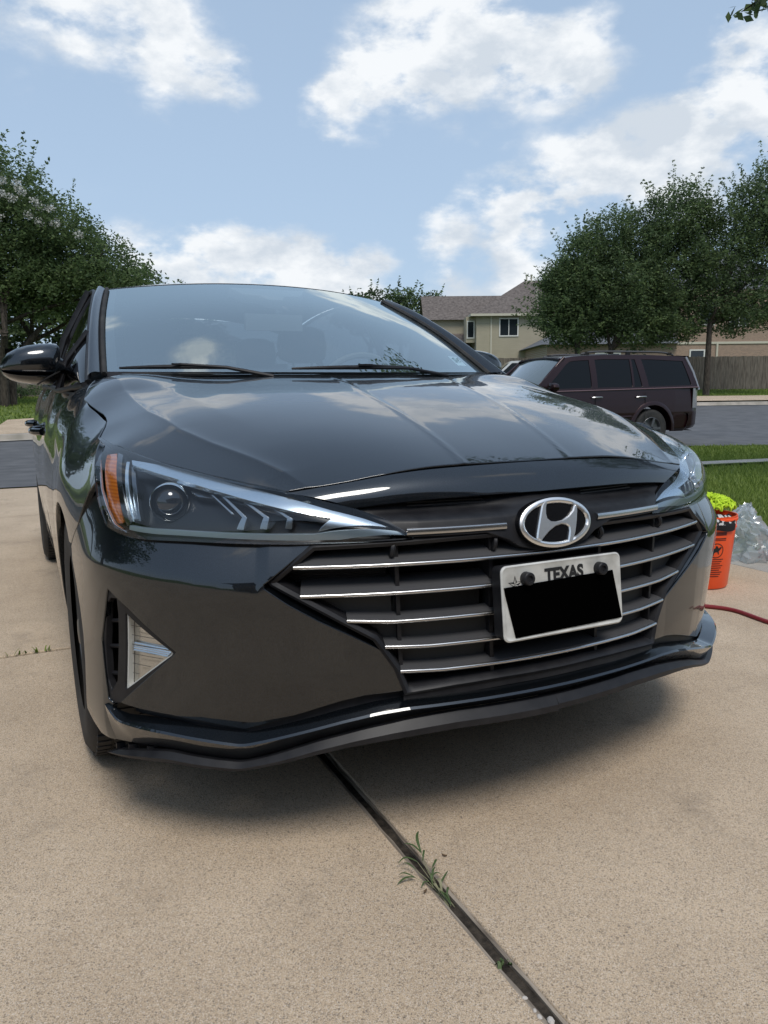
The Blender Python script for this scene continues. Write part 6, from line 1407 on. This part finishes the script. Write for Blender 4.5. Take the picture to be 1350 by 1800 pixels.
# cabin shell: pillars and roof
def cab_pt(x, t, side):   # t 0 at the belt, 1 at the roof edge
    w0 = .93; w1 = .755; yb = w0+(w1-w0)*t; return yb*side
cb = MB(); roofz = lambda x: np.interp(x, [-.55, -.3, .3, 1.4, 2.1, 2.2], [1.665, 1.705, 1.735, 1.735, 1.71, 1.70])
P = []
for x in np.linspace(-.62, 2.14, 50):
    zr = float(roofz(x)); row = []
    for y in np.linspace(-1, 1, 23): row.append((x, y*.76, zr+.035*(1-y*y)-(.03 if abs(y) > .99 else 0)))
    P.append(row)
cb.grid(np.array(P), 0, False); spart(cb, 'roof', M_mar, angle=50)
sd = {}
PANEL_CTR = (.5, 0, 1.0)
for side in (-1, 1):
    # side frame as a sheet with window openings; local (x, t)
    def S_side(x, t):
        x = np.asarray(x, float); t = np.asarray(t, float); zb = belt(x)-.02; xr = x; zr = roofz(x)
        return np.stack([x, side*(.945-.185*t-.0*t*t+.02*np.sin(np.pi*np.clip(t, 0, 1))), zb+(zr-zb)*t], -1)
    outline = [(-1.30, 0), (2.34, 0), (2.335, .10), (2.16, 1.0), (-.52, 1.0), (-.66, .86), (-.95, .45)]
    w1 = [(-.99, .10), (-.02, .09), (-.02, .88), (-.42, .88), (-.52, .80)]; w2 = [(.10, .09), (.86, .08), (.86, .88), (.10, .88)]; w2b = [(.90, .08), (1.08, .08), (.98, .88), (.90, .88)]; w3 = [(1.22, .08), (2.20, .09), (2.07, .86), (1.12, .88)]
    m_ = MB(); panel(m_, S_side, outline[::1], [w1, w2, w2b, w3], h=.10, edge=.03, flip=(side > 0), bev=.004); spart(m_, 'side_frame', M_mar)
    for nm, wv in (('side_window', w1), ('side_window', w2), ('side_window', w2b), ('side_window', w3)):
        g_ = MB(); panel(g_, lambda x, t: S_side(x, t)*np.array([1, .985, 1])+np.array([0, 0, 0]), wv, h=.1, edge=0, flip=(side > 0)); spart(g_, nm, M_suvglass if False else M_sg)
    # belt moulding and rub strip
    b_ = MB(); xx = np.linspace(-1.25, 2.34, 30); b_.tube(np.stack([xx, np.full(30, side*.957), belt(xx)-.005], 1), .013, 6); spart(b_, 'belt_moulding', mat('maroon_trim', (.16, .10, .11), .35, .3))
    b_ = MB(); xx = np.linspace(-.95, .80, 20); b_.tube(np.stack([xx, np.full(20, side*.985), .60+0*xx], 1), .022, 6); spart(b_, 'door_rub_strip', M_mar)
    for hx in (.06, 1.02):
        h_ = MB(); h_.tube([(hx-.11, side*.985, .955), (hx-.08, side*1.005, .962), (hx+.08, side*1.005, .965), (hx+.11, side*.985, .96)], .013, 6); spart(h_, 'door_handle', M_mar2)
    for sx_ in (-.98, .03, 1.12):
        s_ = MB(); s_.box((sx_, side*.980, .74), (.006, .006, .62)); spart(s_, 'door_seam', M_dark, smooth=False)
    # roof rail with feet
    r_ = MB(); xx = np.linspace(-.10, 1.95, 24); zz = 1.80-.055*np.abs((xx-.92)/1.03)**6; r_.tube(np.stack([xx, np.full(24, side*.66), zz], 1), .018, 8); rail_o = spart(r_, 'roof_rail', M_mar2 if False else mat('rail_grey', (.09, .085, .085), .4, .5))
    for fx in (.02, .92, 1.86):
        f_ = MB(); f_.box((fx, side*.66, 1.765), (.09, .035, .05)); f_.build('rail_foot', [M_dark], SUV, smooth=False)
    # mirror
    mr_ = MB(); P = []
    for x_, r0 in ((-1.03, .03), (-1.01, .085), (-.94, .095), (-.90, .085)): P.append([(x_+.02, side*(1.10+.13*math.cos(a)*r0/.095), 1.15+r0*.9*math.sin(a)) for a in np.linspace(0, 2*math.pi, 17)])
    mr_.grid(np.array(P), 0); mr_.box((-.92, side*.98, 1.10), (.05, .12, .05)); spart(mr_, 'side_mirror', M_mar)
    # tail lamp
    t_ = MB(); P = []
    for z_ in np.linspace(.74, 1.12, 8): P.append([(2.39-.03*abs(z_-.9), side*.84, z_), (2.36, side*.91, z_), (2.26, side*.955, z_), (2.22, side*.958, z_)])
    t_.grid(np.array(P), 0); spart(t_, 'tail_lamp', M_tl, angle=60)
    h_ = MB(); P = []
    for z_ in np.linspace(.68, .92, 6): P.append([(-2.36+.06*(z_-.68), side*.55, z_), (-2.30+.1*(z_-.68), side*.78, z_), (-2.10, side*.90, z_)])
    h_.grid(np.array(P), 0); spart(h_, 'headlamp', M_lens2 if False else mat('suv_headlamp', (.5, .5, .52), .1, .3, .5, 1), angle=60)
PANEL_CTR = None
# bumper at the rear, stepping out, with a silver-lit top
b_ = MB(); P = []
for y in np.linspace(-1, 1, 21):
    k_ = 1-.16*abs(y)**3; P.append([(2.20, y*.965, .64), (2.30*k_+.10, y*.985, .655), (2.44*k_+.06, y*.985, .63), (2.47*k_+.04, y*.98, .52), (2.42*k_+.03, y*.97, .36), (2.25, y*.95, .30)])
b_.grid(np.array(P), 0); spart(b_, 'rear_bumper', M_mar, angle=40)
b_ = MB(); P = []
for y in np.linspace(-1, 1, 21):
    k_ = 1-.2*abs(y)**3; P.append([(-2.20, y*.95, .66), (-2.40*k_-.02, y*.955, .64), (-2.46*k_, y*.955, .50), (-2.40*k_, y*.95, .33), (-2.2, y*.93, .28)])
b_.grid(np.array(P), 0); spart(b_, 'front_bumper', M_mar, angle=40)
b_ = MB(); b_.box((-2.36, 0, .78), (.05, .9, .16)); spart(b_, 'front_grille', M_dark, smooth=False)
# windscreen and tailgate glass
w_ = MB(); P = []
for t_ in np.linspace(0, 1, 8): P.append([(-1.30+.70*t_+.05*y*y*(1-t_*.3)+.12*y*y*(1-t_), y*(.86-.13*t_), 1.115+.565*t_-.035*y*y) for y in np.linspace(-1, 1, 15)])
w_.grid(np.array(P), 0, False); spart(w_, 'windscreen', mat('suv_windscreen', (.10, .13, .14), .06, 0, .8, 1), angle=80)
fl_ = MB()
for side in (-1, 1): fl_.tube([(-1.17, side*.885, 1.09), (-.84, side*.82, 1.40), (-.52, side*.75, 1.68)], .030, 8)
fl_.tube([(-.60, y*.74, 1.675-.035*y*y+.012) for y in np.linspace(-1, 1, 12)], .02, 6); spart(fl_, 'windscreen_frame', M_mar, angle=60)
w_ = MB(); P = []
for t_ in np.linspace(0, 1, 6): P.append([(2.37-.21*t_-.03*y*y, y*(.90-.14*t_), 1.10+.60*t_) for y in np.linspace(-1, 1, 11)])
w_.grid(np.array(P), 0, True); spart(w_, 'tailgate_window', M_sg, angle=60)
sp_ = MB(); sp_.grid(np.array([[(2.05, y*.74, 1.73+.02*(1-y*y)), (2.25, y*.74, 1.725), (2.27, y*.73, 1.70), (2.1, y*.72, 1.69)] for y in np.linspace(-1, 1, 11)]), 0); spart(sp_, 'roof_spoiler', M_mar, angle=50)
for side in (-1, 1):
    pl_ = MB(); pl_.tube([(2.365, side*.93, 1.08), (2.27, side*.855, 1.42), (2.16, side*.765, 1.70)], .028, 8); spart(pl_, 'rear_pillar', mat('suv_pillar_grey', (.30, .30, .32), .3, .5))
hd = MB(); hd.box((0, 0, .45), (4.0, 1.5, .25)); hd.box((.9, 0, 1.0), (2.4, 1.5, .1)); spart(hd, 'underbody', M_dark, smooth=False)
for cx in (-1.46, 1.30):
    for side in (-1, 1):
        M = Matrix(((0, 1, 0, cx), (0, 0, side, side*.945), (1, 0, 0, .365), (0, 0, 0, 1))); t_ = MB(); t_.lathe([(.20, 0), (.24, .005), (.31, .008), (.35, -.01), (.365, -.04), (.365, -.19), (.34, -.22), (.20, -.22)], 44, M); wheel = spart(t_, 'wheel', M_rubber, angle=40)
        r_ = MB(); r_.lathe([(.215, .0), (.205, .006), (.195, -.01), (.185, -.05), (.10, -.06), (.0, -.055)], 36, M)
        for i in range(5):
            a = 2*math.pi*i/5; r_.box((cx+.12*math.cos(a), side*.935, .365+.12*math.sin(a)), (.17, .03, .045), 0, Matrix.Rotation(-a, 4, 'Y'))
        r_.build('rim', [mat('suv_rim', (.14, .14, .15), .35, .7)], wheel, angle=40)
# white pick-up far behind
WT = thing('white_truck', 'white crew cab vehicle parked far beyond, between car mirror and maroon wagon', 'car', (18.2, 25.2, float(zt(18.2, 25.2))-.02), -.5)
for nm, prof, yw, m_ in (('body', [(-2.6,.55),(-2.5,1.0),(-1.3,1.08),(2.6,1.10),(2.65,.6),(2.3,.45),(-2.4,.42)], .95, mat('white_paint', (.62, .63, .64), .3, 0, .5, .5)), ('cabin', [(-1.2,1.08),(-.55,1.68),(.9,1.72),(1.15,1.08)], .80, None)):
    m_ = m_ or bpy.data.materials['white_paint']
    b_ = MB(); M = Matrix(((1, 0, 0, 0), (0, 0, -1, yw), (0, 1, 0, 0), (0, 0, 0, 1))); b_.prism(prof, 0, 2*yw, M); b_.build(nm, [m_], WT, smooth=False)
for x0, x1, x2, x3 in ((-1.02, -.52, -.10, -.10), (.02, .02, .76, .90)):
    for sy in (-1, 1):
        g_ = MB(); q = [(x0, sy*.812, 1.14), (x3, sy*.812, 1.14), (x2, sy*.812, 1.60), (x1, sy*.812, 1.60)]; g_.add(np.array(q+[(a, b-sy*.02, c) for a, b, c in q]), [(0, 1, 2, 3), (4, 7, 6, 5)]); g_.build('side_window', [M_pane], WT, smooth=False)
w_ = MB(); w_.add(np.array([(-1.19, -.7, 1.12), (-1.19, .7, 1.12), (-.60, .68, 1.66), (-.60, -.68, 1.66)])-[.03, 0, 0], [(0, 1, 2, 3)]); w_.build('windscreen', [M_pane], WT, smooth=False)
for cx in (-1.7, 1.7):
    for sy in (-1, 1): t_ = MB(); t_.lathe([(0, 0), (.22, .01), (.38, 0), (.40, -.04), (.40, -.22), (0, -.22)], 24, Matrix(((0, 1, 0, cx), (0, 0, sy, sy*.96), (1, 0, 0, .40), (0, 0, 0, 1)))); t_.build('wheel', [M_rubber], WT)
# ================= car wash things beside the drive =================
BK = (1.965, 1.375, 0)
M_red = mat('orange_red_plastic', (.88, .10, .022), .35, 0, .5); M_red.node_tree.nodes['Principled BSDF'].inputs['Subsurface Weight'].default_value = .05
M_prt = mat('bucket_print', (.10, .012, .010), .5)
bucket = thing('red_bucket', 'orange red bucket printed with black lettering, green wash mitt draped in it', 'bucket', BK)
b_ = MB(); H_ = .355
b_.lathe([(.0, .004), (.118, .004), (.124, .012), (.146, H_-.06), (.150, H_-.058), (.150, H_-.05), (.147, H_-.048), (.149, H_-.025), (.154, H_-.023), (.154, H_-.012), (.151, H_-.010), (.152, H_), (.146, H_), (.138, H_-.06), (.117, .02), (0, .015)], 56); b_.build('bucket_body', [M_red], bucket, angle=35); bucket.scale = (.98, .98, .99)
e_ = MB(); e_.box((.150, -.02, H_-.035), (.03, .05, .035)); ear = e_.build('handle_ear', [M_red], bucket, smooth=False)
hw = MB(); th = np.linspace(0, math.pi, 22); hw.tube(np.stack([.158*np.cos(th), .03-.15*np.sin(th)*.25, H_-.03-.150*np.sin(th)], 1), .0028, 6); hw.build('bail_handle', [mat('wire', (.35, .35, .35), .35, .9)], bucket)
gr = MB(); gr.tube([(.12, .01, H_-.10), (.138, .0, H_-.055)], .009, 8)
# printed panel on the side towards us: heading block, round badge with a horse and rider, lines of text, barcode
ang0 = math.atan2(-1.20-BK[1], -.99-BK[0])+.48      # direction the print faces
def on_bucket(a, z, o=.0008):
    rr_ = .124+(.146-.124)*(z-.012)/(H_-.072)+o; return (rr_*math.cos(a), rr_*math.sin(a), z)
def bpatch(mb, a0, a1, z0, z1, o=.0008, n=6):
    P = [[on_bucket(a, z, o) for z in np.linspace(z0, z1, 3)] for a in np.linspace(ang0+a0, ang0+a1, n)]; mb.grid(np.array(P), 0, False)
p_ = MB()
for z0, z1 in ((.268, .285),): bpatch(p_, -.33, .33, z0, z1)
for z0, z1 in ((.250, .256), (.243, .247)): bpatch(p_, -.33, .33, z0, z1)
pt = p_.build('print', [M_prt], bucket, smooth=False)
def bprint(poly, mb, o=.0009):
    V = [on_bucket(ang0+x/.137, .195+y, o) for x, y in poly]; mb.add(np.array(V), [tuple(range(len(V)))])
rg_ = MB(); cc = [(math.cos(a), math.sin(a)) for a in np.linspace(0, 2*math.pi, 33)]
P = [[on_bucket(ang0+.036*c/.137, .195+.036*s, .0009), on_bucket(ang0+.032*c/.137, .195+.032*s, .0009)] for c, s in cc]; rg_.grid(np.array(P), 0); rg_.build('badge_ring', [M_ink], bucket, smooth=False)
hs_ = MB(); bprint([(-.020,-.022),(-.012,-.024),(-.010,-.012),(-.002,-.006),(.006,-.008),(.010,-.018),(.014,-.018),(.012,-.002),(.020,.006),(.026,.016),(.018,.018),(.010,.012),(.004,.022),(-.004,.024),(-.006,.014),(-.014,.008),(-.020,.010),(-.018,-.004),(-.016,-.012)], hs_); hs_.build('badge_emblem', [M_ink], bucket, smooth=False)
for k in range(9):
    t_ = MB(); z_ = .150-k*.0105; bpatch(t_, -.30, .30-.06*(k % 3), z_, z_+.0045); t_.build('text_line', [M_prt], bucket, smooth=False)
wl = MB(); bpatch(wl, -.60, -.25, .030, .050, .0008); wl.build('barcode_label', [M_wtrim], bucket, smooth=False)
for k in range(9):
    bc = MB(); a = -.56+k*.032; bpatch(bc, a, a+.016, .034, .047, .0014, 2); bc.build('barcode_bar', [M_ink], bucket, smooth=False)
# mitt: chenille noodles, dark knit cuff with white flecks
M_lime = leafmat('lime_chenille', (.38, .55, .02), (.62, .85, .06), .15, .9)
mitt = thing('wash_mitt', 'lime green chenille wash mitt with black and white cuff lying in the red bucket', 'mitt', (BK[0], BK[1], H_-.02))
rm_ = np.random.default_rng(12); nm = MB()
for i in range(520):
    a = rm_.uniform(0, 2*np.pi); rr_ = .135*math.sqrt(rm_.uniform(0, 1)); x, y = rr_*math.cos(a), rr_*math.sin(a); zz = .020+.085*math.sqrt(max(0, 1-(rr_/.150)**2))+rm_.normal(0, .004)
    n3_ = np.array([x*4, y*4, .6]); n3_ /= np.linalg.norm(n3_); d3 = rm_.normal(0, 1, 3); d3 -= n3_*(d3@n3_)*.7; d3 /= np.linalg.norm(d3); p = np.array([x, y, zz])
    nm.tube([p-d3*.014-n3_*.008, p-d3*.006+n3_*.003, p+d3*.006+n3_*.003, p+d3*.014-n3_*.008], [.0035, .0052, .0052, .0038], 6)
nm.build('chenille_pile', [M_lime], mitt, angle=80)
cu_ = MB(); P = []
for z_, rr_ in ((-.045, .1525), (-.025, .1555), (-.004, .1555), (.012, .144), (.03, .12)): P.append([(rr_*math.cos(a), rr_*math.sin(a), z_+.006*math.sin(5*a)) for a in np.linspace(ang0-1.1, ang0+.62, 40)])
cu_.grid(np.array(P), 0, True)
M_knit = mat('flecked_knit', (.01, .01, .012), .9); nt, N, L, b = nodes(M_knit); tc = N('ShaderNodeTexCoord'); v = N('ShaderNodeTexVoronoi'); v.inputs['Scale'].default_value = 95; L(tc.outputs['Object'], v.inputs['Vector']); sN = N('ShaderNodeSeparateColor'); L(v.outputs['Color'], sN.inputs[0])
sx_ = N('ShaderNodeSeparateXYZ'); L(tc.outputs['Object'], sx_.inputs[0]); zz_ = N('ShaderNodeMath'); zz_.operation = 'GREATER_THAN'; zz_.inputs[1].default_value = -.018; L(sx_.outputs[2], zz_.inputs[0]); gt_ = N('ShaderNodeMath'); gt_.operation = 'GREATER_THAN'; gt_.inputs[1].default_value = .62; L(sN.outputs[0], gt_.inputs[0]); ml = N('ShaderNodeMath'); ml.operation = 'MULTIPLY'; L(zz_.outputs[0], ml.inputs[0]); L(gt_.outputs[0], ml.inputs[1])
mx = N('ShaderNodeMix'); mx.data_type = 'RGBA'; L(ml.outputs[0], mx.inputs['Factor']); mx.inputs['A'].default_value = (.010, .010, .012, 1); mx.inputs['B'].default_value = (.55, .55, .55, 1); L(mx.outputs['Result'], b.inputs['Base Color'])
cu_.build('knit_cuff', [M_knit], mitt, angle=80)
# second bucket half hidden behind the first
B2 = (2.13, 1.50, 0)
bk2 = thing('amber_tub', 'translucent amber tub mostly hidden behind the red bucket', 'bucket', B2); b_ = MB(); b_.lathe([(0, .004), (.10, .004), (.12, .20), (.122, .22), (.115, .22), (.095, .02), (0, .015)], 40); b_.build('tub_body', [mat('amber_plastic', (.55, .30, .03), .3)], bk2, angle=40)
hw = MB(); hw.tube(np.stack([.127*np.cos(th), -.02+0*th, .20-.10*np.sin(th)], 1), .0025, 6); hw.build('bail_handle', [bpy.data.materials['wire']], bk2)
rc = MB(); P = []
for z_, s_ in ((0, .85), (.02, 1), (.05, 1.02), (.07, .8)): P.append([(.060*s_*math.cos(a)*1.1, .045*s_*math.sin(a), z_) for a in np.linspace(0, 2*math.pi, 21)])
rc.grid(np.array(P), 0); tag(rc.build('red_sprayer', [M_red], loc=(2.135, 1.475, .265)), 'small red plastic sprayer head behind the wash mitt', 'sprayer')
rc = MB(); rc.tube([(0, 0, 0), (.01, .0, .06), (-.03, 0, .10)], .018, 8); rc.box((-.05, 0, .11), (.07, .03, .03)); tag(rc.build('spray_trigger', [M_red], loc=(2.14, 1.47, .22)), 'red spray trigger sticking up beside the wash mitt', 'sprayer')
# crumpled clear plastic bag
M_bag = glassy('plastic_film', (.86, .90, .92), 1.5, .10, gloss_boost=.10)
def _bag():
    nt = M_bag.node_tree; N = nt.nodes.new; L = nt.links.new; o = [n for n in nt.nodes if n.type == 'OUTPUT_MATERIAL'][0]; src = o.inputs[0].links[0].from_socket; d = N('ShaderNodeBsdfTranslucent'); d.inputs[0].default_value = (.75, .80, .82, 1); d2 = N('ShaderNodeBsdfDiffuse'); d2.inputs[0].default_value = (.70, .75, .77, 1)
    m1 = N('ShaderNodeMixShader'); m1.inputs[0].default_value = .5; L(d.outputs[0], m1.inputs[1]); L(d2.outputs[0], m1.inputs[2]); m2 = N('ShaderNodeMixShader'); m2.inputs[0].default_value = .36; L(src, m2.inputs[1]); L(m1.outputs[0], m2.inputs[2]); L(m2.outputs[0], o.inputs[0])
_bag()
bg_ = MB(); rbg = np.random.default_rng(77); na, nz = 44, 22; P = np.zeros((nz, na+1, 3)); ph = rbg.uniform(0, 6.28, (6,))
for i in range(nz):
    t = i/(nz-1); base = (.17 if t < .15 else .20*(1-t)**.8)+.012; 
    for j in range(na+1):
        a = 2*math.pi*j/na; w = 1+.16*math.sin(5*a+ph[0]+4*t)+.12*math.sin(9*a+ph[1]-6*t)+.09*math.sin(14*a+ph[2]+11*t)
        P[i, j] = (base*w*math.cos(a)+.04*math.sin(6*t)+rbg.normal(0, .007), base*.75*w*math.sin(a)+rbg.normal(0, .006), .30*t+.010*math.sin(11*a+ph[3]+7*t)*(1-t)+.004+rbg.normal(0, .006))
bg_.grid(P, 0); tag(bg_.build('plastic_bag', [M_bag], loc=(2.66, 1.68, .0), angle=18), 'crumpled clear plastic bag standing behind the red bucket', 'bag')
# red hose across the drive
M_hose = mat('hose_red', (.20, .02, .025), .4); hz_ = MB(); pts = nat_spline([0, 1, 2, 3, 4, 5], [(.75, 3.2, .009), (1.15, 2.1, .009), (1.50, 1.30, .009), (1.66, 1.05, .009), (1.640, .76, .009), (1.35, .15, .009)])(np.linspace(0, 5, 70)); 
pts = nat_spline([0, 1, 2, 3, 4], [(.6, 1.9, .009), (1.2, 1.45, .009), (1.665, 1.05, .009), (1.69, .78, .009), (1.72, .1, .009)])(np.linspace(0, 4, 70)); hz_.tube(pts, .0088, 10)
tag(hz_.build('garden_hose', [M_hose]), 'thin dark red hose lying across the drive right of the bumper', 'hose')
# bucket cut by the right edge of the picture
B3 = (2.80, 1.42, 0); bk3 = thing('edge_bucket', 'red lidded bucket with white wire handle, barely inside the right edge', 'bucket', B3); b_ = MB(); b_.lathe([(0, .004), (.10, .004), (.118, .22), (.126, .225), (.126, .24), (0, .245)], 40); b_.build('bucket_body', [M_red], bk3, angle=40)
hw = MB(); hw.tube([(-.128, 0, .235), (-.155, -.01, .22), (-.15, -.02, .13), (-.115, -.03, .09), (-.08, -.05, .08)], .003, 6); hw.build('bail_handle', [M_wtrim], bk3)

# ================= unseen garage added to darken reflections, and yard trees (mirrored in paint and glass) =================
home = thing('unseen_garage', 'unseen tan brick garage added behind the camera, left open to darken reflections', 'house', (-1.2, -5.1, 0))
w_ = MB(); hbox(w_, -4.8, -3.0, -8, 0, -.2, 2.9); hbox(w_, 3.0, 7.5, -8, 0, -.2, 2.9); hbox(w_, -3.0, 3.0, -8, 0, 2.35, 2.9); w_.build('wall', [M_brick], home, smooth=False)
w_ = MB(); hbox(w_, -3.05, 3.05, -7.6, -7.4, 0, 2.9); hbox(w_, -3.1, 3.1, -7.5, -.1, 2.6, 2.7); w_.build('garage_interior', [M_interior], home, smooth=False); w_ = MB()
for k in range(4):
    hbox(w_, -2.95, 2.95, -.25, -.235, .06+.58*k, .58+.58*k)
pass
roof_mesh([([(-5.3, .55, 2.85), (8, .55, 2.85), (8, -8.5, 2.85), (-5.3, -8.5, 2.85), (-1.5, -4, 5.2), (4, -4, 5.2)], [(0, 1, 5, 4), (1, 2, 5), (2, 3, 4, 5), (3, 0, 4), (3, 2, 1, 0)])], 'roof', M_shing, home)
tree('yard_tree', 'shade tree in the yard left of the drive, mirrored in the car flank', (-7.6, 5.5, -.1), [(0, -2.2, 5.2, 2.4, 2.4, 2.2), (0, 0, 4.6, 2.6, 2.6, 1.9), (1.2, 1.5, 3.8, 2, 2, 1.5), (-1.5, -1, 4.0, 2, 2, 1.6), (0, -1.8, 3.7, 1.8, 1.8, 1.3)], 520, 26, .24, M_leafA, 71, .16, spread=.5)
tree('yard_tree', 'broad shade tree behind the other one in the left yard', (-11, 8.5, -.1), [(0, 0, 5.6, 3.4, 3, 3.2), (2.5, 1, 4.6, 2.4, 2.4, 2.2), (-2.5, 0, 4.6, 2.6, 2.4, 2.2)], 700, 30, .26, M_leafA, 73, .2, spread=.55)
tree('street_tree', 'big shade tree across the street, left of the blossoming one', (-10, 22.5, .3), [(0, 0, 6.0, 3.6, 3, 3.2), (2.9, .5, 4.8, 2.4, 2.4, 2.2), (-3, 0, 5, 3, 2.6, 2.6)], 700, 30, .28, M_leafA, 74, .22, spread=.55)
tree('yard_tree', 'second shade tree further down the left yard, mirrored in the car flank', (-8.5, 11.5, -.2), [(0, 0, 4.4, 2.6, 2.6, 1.9), (1.2, 1.5, 3.8, 2, 2, 1.5), (-1.0, -1, 3.6, 2, 2, 1.6)], 460, 26, .24, M_leafA, 72, .16, spread=.5)

tree('near_oak', 'oak leaning in from the right whose lowest sprays hang into the top right corner', (8.8, 1.2, 0), [(x-8.8, y-1.2, z, a, b, c) for x, y, z, a, b, c in [(4.3, 3.9, 5.7, .95, .9, .7), (3.6, 3.3, 6.1, .8, .8, .5), (5.6, 3.4, 5.6, 1.2, 1.0, .8), (7.2, 2.2, 6.0, 1.7, 1.6, 1.3), (9.2, 1.0, 6.4, 2.2, 2.2, 1.8), (5.2, 4.9, 6.8, 1.2, 1.0, .8)]], 620, 30, .11, M_leafA, 75, .2, (-.4, .2), spread=.36, tr_h=4.0)
